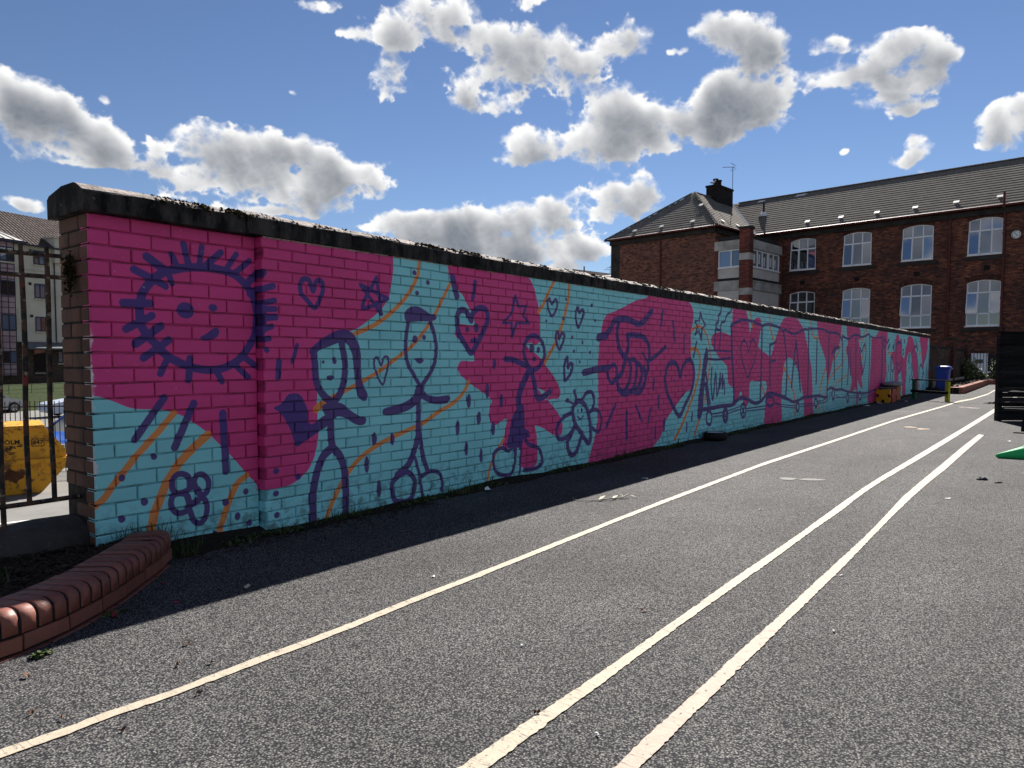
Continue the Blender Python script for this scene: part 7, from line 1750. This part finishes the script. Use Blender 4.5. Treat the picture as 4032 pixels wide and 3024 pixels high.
for c, L, lab in (((12.64, .69), .025, 'white scrap on the asphalt between picnic bench and green cone'), ((7.06, .8), .022, 'white scrap on bare asphalt right of the peach line, below the dark scraps'), ((4.16, .96), .012, 'white speck just right of the peach line, halfway along'), ((3.27, .78), .011, 'white speck on the asphalt right of the peach line, nearer the camera'), ((1.89, 1.14), .009, 'pale speck between the two wide painted lines at their near end'),
    ((2.74, 2.7), .013, 'small pale scrap between the wall shadow and the first cream line'), ((6.35, 3.31), .03, 'white scrap in the sun just outside the wall shadow, past the dry stalk'), ((5.6, 1.9), .014, 'white speck midway between first and middle painted lines, far side'), ((3.9, 2.0), .010, 'white speck midway between first and middle painted lines, middle'), ((2.3, 1.75), .008, 'white speck midway between first and middle painted lines, near side')):
    scrap('white_speck', c, L, L * .5, M['white_paper'], lab, 'scrap', 'white litter specks on the asphalt', .006)
blades('weed_by_planter', [(1.02 + rng.normal(0, .018), 3.20 + rng.normal(0, .012), .002, 1) for _ in range(40)] + [(1.42 + rng.normal(0, .03), 3.46 + rng.normal(0, .015), .002, .8) for _ in range(40)], M['weed'], .012, .03, .008, 1.8)

# ------------------------------------------------------------------ the street on the left: skip, cars, railing, flats
M['skip_yellow'] = None
t = NT('rusty_yellow_paint', .6, .35); g = t.geo()
rust = t.math('MULTIPLY', t.ramp(t.noise(g, 4.2, 9, .75), [(0.50, 0.0), (0.57, 1.0)]), t.ramp(t.noise(g, 1.4, 3), [(0.4, .35), (0.6, 1.0)]))
t.color(t.mix(rust, t.mix(t.noise(g, 1.7, 4), (0.50, 0.225, 0.006), (0.62, 0.30, 0.012)), (0.075, 0.028, 0.012))); M['skip_yellow'] = t.mat
E_ = Vector((.962, -.272, 0)).normalized(); NS = Vector((E_.y, -E_.x, 0)); SK = Vector((4.975, 17.323, 0)); zb = street_z(17) + .01
skip = empty('skip', (SK.x, SK.y, zb), math.atan2(E_.y, E_.x)); tag(skip, 'rusty yellow skip numbered 847 on the street beyond the railing', 'skip')
prof = [(-3.2, 0), (.66, 0), (1.1, .52), (1.12, .80), (.74, 1.42), (-3.3, 1.42), (-3.7, .8), (-3.68, .52)]; dp = 1.75
b = MB(); b.prism(prof, lambda p: Vector((p[0], 0, p[1])), lambda p: Vector((p[0], dp, p[1]))); b.build('body', M['skip_yellow'], skip, local=True, recalc=True)
b = MB(); b.box((-1.3, -.03, .68), (4.86, .07, .09)); b.box((1.12, dp / 2, .68), (.06, dp, .09)); b.build('side_rib', M['skip_yellow'], skip, local=True)
b = MB(); b.bar((.72, -.02, 1.40), (1.13, -.02, .82), .06, .06, up=(0, 1, 0)); b.bar((-3.3, -.02, 1.41), (.74, -.02, 1.41), .06, .06, up=(0, 1, 0)); b.build('top_rim', M['skip_yellow'], skip, local=True)
b = MB(); b.add([(.16 + .21 * (1 + .35 * math.sin(3 * q + 1) * math.sin(5 * q)) * math.cos(q), -.004, .40 + .13 * (1 + .3 * math.sin(4 * q)) * math.sin(q)) for q in np.linspace(0, 6.1, 30)], [tuple(range(30))])
M['rust_patch'] = plain('brown_rust', (0.085, 0.035, 0.015), .9, var=.4, scale=9)
b.build('rust_patch', M['rust_patch'], skip, local=True)
TX = lambda x, z: Matrix.Translation((x, -.006, z)) @ ROT
text_obj('lettering', 'OLM', .13, M['black'], skip, TX(.17, 1.10)); text_obj('lettering', 'TION', .09, M['black'], skip, TX(.11, .995)); text_obj('lettering', '200', .075, M['rust_patch'], skip, TX(.15, .87))
text_obj('lettering', '847', .125, M['black'], skip, TX(.617, 1.07))
b = MB(); fr = .012
for p, q in (((.51, .995), (.725, .995)), ((.51, 1.145), (.725, 1.145)), ((.51, .995), (.51, 1.145)), ((.725, .995), (.725, 1.145))): b.bar((p[0], -.006, p[1]), (q[0], -.006, q[1]), fr, .006, up=(0, 1, 0))
b.bar((.25, -.006, 1.012), (.335, -.006, 1.012), .022, .004, up=(0, 1, 0)); b.build('number_frame', M['black'], skip, local=True)

M['car_glass'] = glass('car_glass', (0.012, 0.014, 0.018), 1.0); M['silver'] = plain('silver_paint', (0.30, 0.32, 0.35), .28, .5, .05, metal=.4); M['bluewhite'] = plain('pale_blue_paint', (0.50, 0.56, 0.68), .25, .5, .04); M['blue_car'] = plain('deep_blue_paint', (0.03, 0.09, 0.34), .22, .6, .05); M['alloy'] = plain('alloy_wheel', (0.42, 0.42, 0.43), .35, .5, .1, metal=.6); M['lamp'] = plain('lamp_lens', (.7, .7, .7), .15, .6, .05)
def car(loc, rz, paint, label, L=4.3, W=1.76, H=1.46, estate=False):
    """nose towards +x"""
    r_ = empty('parked_car', loc, rz); tag(r_, label, 'car', 'cars parked in the street')
    hl = L / 2; wb = L * .3
    belt = H * .62; nose = H * .5
    body = [(-hl, .32), (-hl + .06, .22), (hl - .12, .22), (hl, .34), (hl - .02, nose - .06), (hl - .3, nose + .03), (hl * .42, belt), (-hl + .1, belt + .04), (-hl, belt - .06)]
    def hw(p): return W / 2 * (1.0 if p[1] < belt else .97) * (.93 if abs(p[0]) > hl - .2 else 1)
    b = MB(); b.prism(body, lambda p: Vector((p[0], -hw(p), p[1])), lambda p: Vector((p[0], hw(p), p[1]))); b.build('body', paint, r_, local=True, recalc=True)
    xr = -hl + .12 if estate else -hl + .25; xt = -hl + (.5 if estate else .95)
    cab = [(xr, belt), (hl * .42, belt), (hl * .08, H - .05), (xt, H - .05)]
    hc = lambda p: W / 2 * (.95 if p[1] < H - .3 else .76)
    b = MB(); b.prism(cab, lambda p: Vector((p[0], -hc(p), p[1])), lambda p: Vector((p[0], hc(p), p[1]))); b.build('windows', M['car_glass'], r_, local=True, recalc=True)
    rf = [(xt - .08, H - .07), (hl * .1, H - .07), (hl * .02, H), (xt + .1, H)]
    b = MB(); b.prism(rf, lambda p: Vector((p[0], -W / 2 * (.8 if p[1] < H - .03 else .68), p[1])), lambda p: Vector((p[0], W / 2 * (.8 if p[1] < H - .03 else .68), p[1])))
    for s in (-1, 1):
        b.bar((hl * .42, s * W / 2 * .94, belt), (hl * .06, s * W / 2 * .77, H - .05), .07, .06); b.bar((-.2, s * W / 2 * .955, belt), (-.22, s * W / 2 * .77, H - .05), .09, .03); b.bar((xr, s * W / 2 * .94, belt), (xt, s * W / 2 * .77, H - .05), .14, .06)
    b.build('roof', paint, r_, local=True)
    RX = Matrix.Rotation(R(90), 3, 'X').to_4x4()
    for sx in (-1, 1):
        for sy in (-1, 1):
            c = (sx * wb, sy * (W / 2 - .1), .31)
            b = MB(); b.lathe([(.2, -.11), (.3, -.11), (.315, -.06), (.315, .06), (.3, .11), (.2, .11)], c, 24, RX); wobj = b.build('wheel', M['rubber'], r_, local=True)
            b = MB()
            for k in range(8):
                a = k * math.pi / 4; b.bar((c[0], c[1] + sy * .095, c[2]), (c[0] + .2 * math.cos(a), c[1] + sy * .1, c[2] + .2 * math.sin(a)), .05, .02, up=(0, 1, 0))
            b.lathe([(.185, sy * -.1), (.21, sy * -.1), (.21, sy * -.06)], c, 24, RX); b.build('rim', M['alloy'], wobj, local=True)
    for sy in (-1, 1):
        b = MB(); b.box((hl - .1, sy * (W / 2 - .22), nose - .1), (.16, .32, .12)); b.build('headlight', M['lamp'], r_, local=True)
        b = MB(); b.box((hl * .36, sy * (W / 2 + .06), belt + .06), (.1, .16, .11)); b.build('mirror', paint, r_, local=True)
AXA = math.atan2(.266, .964)
car((13.1, 48.9, street_z(49)), AXA, M['silver'], 'silver car parked behind the street railing, left of the pale blue estate')
car((16.45, 42.6, street_z(42)), AXA + math.pi - .25, M['bluewhite'], 'pale blue estate car parked below the grass bank', 4.6, 1.8, 1.5, True)
car((8.75, 22.6, street_z(22)), AXA + math.pi + .25, M['blue_car'], 'deep blue car parked just beyond the yellow skip', 4.1, 1.72, 1.36)
sr = empty('street_railing', (6.0, 21.4, street_z(21))); tag(sr, 'thin black railing across the street behind the skip', 'railing')
P1 = Vector((3.2, 22.7, street_z(21))); P2 = Vector((9.8, 18.6, street_z(21))); dd = P2 - P1; nbar = int(dd.length / .105); zt = .1 - street_z(21)
barm = None
for i in range(nbar):
    p = P1 + dd * i / nbar
    if barm is None:
        b = MB(); b.tube([(0, 0, 0), (0, 0, zt)], .011, 5); o = b.build('bar', M['black'], sr, local=True); barm = o.data; o.matrix_basis = Matrix.Translation(p - sr.location)
    else: mesh_obj('bar', barm, sr, Matrix.Translation(p - sr.location), local=True)
for z in (.12, zt - .14):
    b = MB(); b.bar(P1 + Vector((0, 0, z)), P2 + Vector((0, 0, z)), .035, .03); b.build('rail', M['black'], sr)
gr = empty('garden_rail', PA + AN * 6.5 + Vector((0, 0, -1.3))); tag(gr, 'thin low rail along the top of the grass bank', 'railing')
b = MB()
for z in (-.62, -.95): b.bar(PA + AN * 6.0 + AX * -12 + Vector((0, 0, z)), PA + AN * 6.0 + AX * 8 + Vector((0, 0, z)), .025, .025)
b.build('rail', M['metal'], gr)
for i in range(14):
    b = MB(); p = PA + AN * 6.0 + AX * (-12 + i * 1.5); b.bar(p + Vector((0, 0, -1.5)), p + Vector((0, 0, -.6)), .03); b.build('post', M['metal'], gr)

flat = empty('apartment_block', PA, AXA); tag(flat, 'cream rendered block of flats with brown tiled roof and dark window frames', 'building')
M['render'] = plain('cream_render', (0.46, 0.435, 0.37), .9, .2, .12, .7); M['flat_brick'] = brick_wall('flat_brick', (0.075, 0.05, 0.04), (0.05, 0.036, 0.03), (0.05, 0.045, 0.04), (0.05, 0.036, 0.03), .225, .075, 0.0)
M['navy'] = plain('navy_frame', (0.015, 0.017, 0.035), .5, .4, .1); M['mauve'] = plain('mauve_panel', (0.29, 0.20, 0.23), .7, .3, .18, 1.3); M['sill'] = plain('stone_sill', (0.42, 0.39, 0.32), .85, .2, .1); M['zinc'] = plain('zinc_roof', (0.48, 0.45, 0.42), .45, .5, .12)
t = NT('brown_pantile', 1.0, .02); o3 = t.coord('Object'); s3 = t.sep(o3)
wv = t.math('SINE', t.math('MULTIPLY', s3[0], 2 * math.pi / .30)); rw = t.math('FRACT', t.math('MULTIPLY', s3[2], 1 / .235))
tc3 = t.mix(t.ramp(t.noise(o3, 2.2, 4), [(0.3, 0.0), (0.7, 1.0)]), (0.060, 0.050, 0.047), (0.105, 0.088, 0.082)); tc3 = t.mix(t.ramp(rw, [(0.0, 1.0), (0.12, 1.0), (0.22, 0.0)]), tc3, (0.02, 0.016, 0.016)); t.color(tc3)
t.bump(t.math('ADD', t.math('MULTIPLY', wv, .5), rw), 1.0, .06); M['pantile'] = t.mat
b = MB(); b.box((-3, 4.5, 6.1), (26, 9, 7.3)); b.build('rendered_wall', M['render'], flat, local=True)
b = MB(); b.box((-3, 4.48, .85), (26.1, 9.1, 3.2)); b.build('brick_base', M['flat_brick'], flat, local=True)
b = MB(); b.box((-3, -.06, 2.46), (26.2, .12, .1)); b.box((-3, -.03, 7.9), (26.1, .08, .06)); b.build('string_course', M['sill'], flat, local=True)
b = MB(); b.add([(-16.2, -.45, 9.75), (1.1, -.45, 9.75), (10.2, -.45, 9.75), (10.2, 4.5, 12.85), (-16.2, 4.5, 12.85), (10.2, 9.4, 9.75), (-16.2, 9.4, 9.75)], [(0, 2, 3, 4), (4, 3, 5, 6)]); b.build('roof', M['pantile'], flat, local=True)
b = MB(); b.box((-3, -.42, 9.72), (26, .14, .13)); b.build('gutter', M['navy'], flat, local=True)
b = MB(); b.tube([(1.43, -.1, 9.7), (1.43, -.1, 2.4)], .05, 6); b.build('downpipe', M['navy'], flat, local=True)
b = MB(); b.box((1.85, .3, 9.6), (1.1, 1.4, 1.9)); b.build('party_wall', M['render'], flat, local=True)
b = MB(); b.box((1.85, .3, 10.6), (1.3, 1.6, .12)); b.build('parapet_cap', M['sill'], flat, local=True)
b = MB(); b.box((-4.4, -.25, 4.95), (4.9, .5, 10.1)); b.build('bay', M['mauve'], flat, local=True)
b = MB(); b.add([(-7.1, -.75, 9.9), (-1.1, -.75, 9.9), (-2.7, .6, 10.75), (-5.5, .6, 10.75)], [(0, 1, 2, 3)])
for i in range(9):
    q = i / 8; b.bar((-7.0 + 5.8 * q, -.74, 9.93), (-5.5 + 2.8 * q, .6, 10.78), .05, .05)
b.build('bay_roof', M['zinc'], flat, local=True)
b = MB(); b.box((-4.1, -.6, 9.78), (6.1, .5, .2)); b.build('bay_eaves', M['navy'], flat, local=True)
def flat_win(x0, x1, z0, z1, y, lights, sill=True):
    b = MB()
    for i in range(lights + 1):
        x = x0 + (x1 - x0) * i / lights; fbar(b, (x, z0), (x, z1), .085, .08, y - .03)
    fbar(b, (x0, z0), (x1, z0), .09, .078, y - .029); fbar(b, (x0, z1), (x1, z1), .09, .078, y - .029)
    w = b.build('window', M['navy'], flat, local=True)
    for i in range(lights):
        a, c = x0 + (x1 - x0) * i / lights, x0 + (x1 - x0) * (i + 1) / lights
        b = MB(); b.quad((a, y - .012, z0), (c, y - .012, z0), (c, y - .012, z1), (a, y - .012, z1)); b.build('pane', M['pane_grey' if rng.random() < .6 else 'pane_dark'], w, local=True)
    if sill:
        b = MB(); b.box(((x0 + x1) / 2, y - .05, z0 - .1), (x1 - x0 + .16, .16, .09)); b.build('sill', M['sill'], flat, local=True)
for z1, z0 in ((9.41, 8.4), (6.87, 5.83), (4.33, 3.29)):
    flat_win(-.09, .70, z0, z1, 0, 2); flat_win(2.6, 3.4, z0, z1, 0, 2); flat_win(-9.3, -8.5, z0, z1, 0, 2)
flat_win(1.54, 2.3, .82, 1.72, -.07, 2)
for (z0, z1) in ((8.34, 9.3), (5.81, 6.85), (3.27, 4.36), (.84, 1.67)):
    for x0 in (-6.8, -5.5, -4.2, -2.9): flat_win(x0, x0 + 1.0, z0, z1, -.5, 2, False)
b = MB()
for x in np.arange(-6.8, -1.8, .49): b.box((x, -.51, 4.9), (.045, .04, 10.0))
for z in (.0, .35, .69, 1.9, 2.35, 2.8, 3.2, 4.46, 4.9, 5.3, 5.7, 7.0, 7.35, 7.75, 8.1): b.box((-4.4, -.512, z), (4.9, .04, .05))
tag(b.build('panel_joints', M['navy'], flat, local=True), kind='stuff')
b = MB(); b.box((-4.4, -.56, 8.2), (5.2, .16, .09)); b.build('bay_sill', M['sill'], flat, local=True)
b = MB(); b.add([(-1.4, -1.1, 1.92), (3.4, -1.1, 1.92), (3.4, -.06, 2.4), (-1.4, -.06, 2.4)], [(0, 1, 2, 3)]); b.box((1.0, -1.1, 1.9), (4.8, .1, .1)); b.build('canopy', M['metal'], flat, local=True)
b = MB(); b.box((.06, -.08, .85), (.86, .1, 1.95)); b.build('door', M['pane_dark'], flat, local=True)
for z in (8.2 - .5 + 0.0, 2.0): pass
for x, z in ((-.45, 6.85), (-.4, 4.4)):
    b = MB(); b.box((x, -.02, z), (.2, .06, .2)); b.build('air_vent', M['black'], flat, local=True)
b = MB(); b.box((-.35, -.12, 9.35), (.16, .24, .2)); b.build('security_light', M['metal'], flat, local=True)
# roofs far off above the mural wall
hs = empty('distant_house', (59.1, 39.0, 0)); tag(hs, 'distant house roof just showing above the wall, left of the school wing', 'building')
ra = Vector((59.14, 38.95, 10.05)); rb = Vector((67.0, 37.5, 10.05)); rd = (rb - ra).normalized(); rn = Vector((rd.y, -rd.x, 0)); rn = rn if rn.dot(Vector((-1, -.7, 0))) > 0 else -rn
b = MB()
for s_ in (1, -1): b.add([ra + rn * s_ * 4.2 + Vector((0, 0, -3)), rb + rn * s_ * 4.2 + Vector((0, 0, -3)), rb, ra], [(0, 1, 2, 3)])
b.build('roof', M['pantile'], hs)
b = MB(); ia = ra + rd * .25; ib = rb
b.add([ia + rn * 4 + Vector((0, 0, -3)), ia - rn * 4 + Vector((0, 0, -3)), ia + Vector((0, 0, -.2))], [(0, 1, 2)]); b.box((ia + ib) / 2 + Vector((0, 0, -6.6)), (7.4, 7.8, 7.3), Matrix((rd, rn, Vector((0, 0, 1)))).transposed()); b.build('wall', M['render'], hs)
b = MB(); c0 = Vector((61.9, 35.2, 8.55)); vs = [c0 + rn * 1.2 + rd * (1.2 * math.cos(a)) + Vector((0, 0, 1.0 * math.sin(a))) for a in np.linspace(0, math.pi, 10)] + [c0 - rn * 3 + rd * (1.2 * math.cos(a)) + Vector((0, 0, 1.0 * math.sin(a))) for a in np.linspace(0, math.pi, 10)]
b.add(vs, [(i, i + 1, 11 + i, 10 + i) for i in range(9)] + [tuple(range(10))]); b.build('barrel_dormer', M['zinc'], hs)
lp = empty('pole', (59.84, 38.08, -1)); tag(lp, 'slim pale pole rising behind the wall in front of the distant roof', 'pole')
b = MB(); b.tube([(59.84, 38.08, -1), (59.84, 38.08, 10.3)], .07, 8); b.build('shaft', M['metal'], lp)
a2 = empty('tv_aerial', (63.0, 37.0, 9.6)); tag(a2, 'small television aerial on the distant house roof beside the school wing', 'aerial')
b = MB(); b.tube([(63.0, 37.0, 8.9), (63.0, 37.0, 10.6)], .03, 6); b.build('mast', M['metal'], a2)
b = MB(); b.tube([tuple(Vector((63.0, 37.0, 10.45)) - _rt * .4 - Vector((0, 0, .1))), tuple(Vector((63.0, 37.0, 10.55)) + _rt * .25)], .025, 5); b.tube([tuple(Vector((63.0, 37.0, 10.2)) - _rt * .6), (63.0, 37.0, 10.2)], .025, 5); b.build('elements', M['metal'], a2)
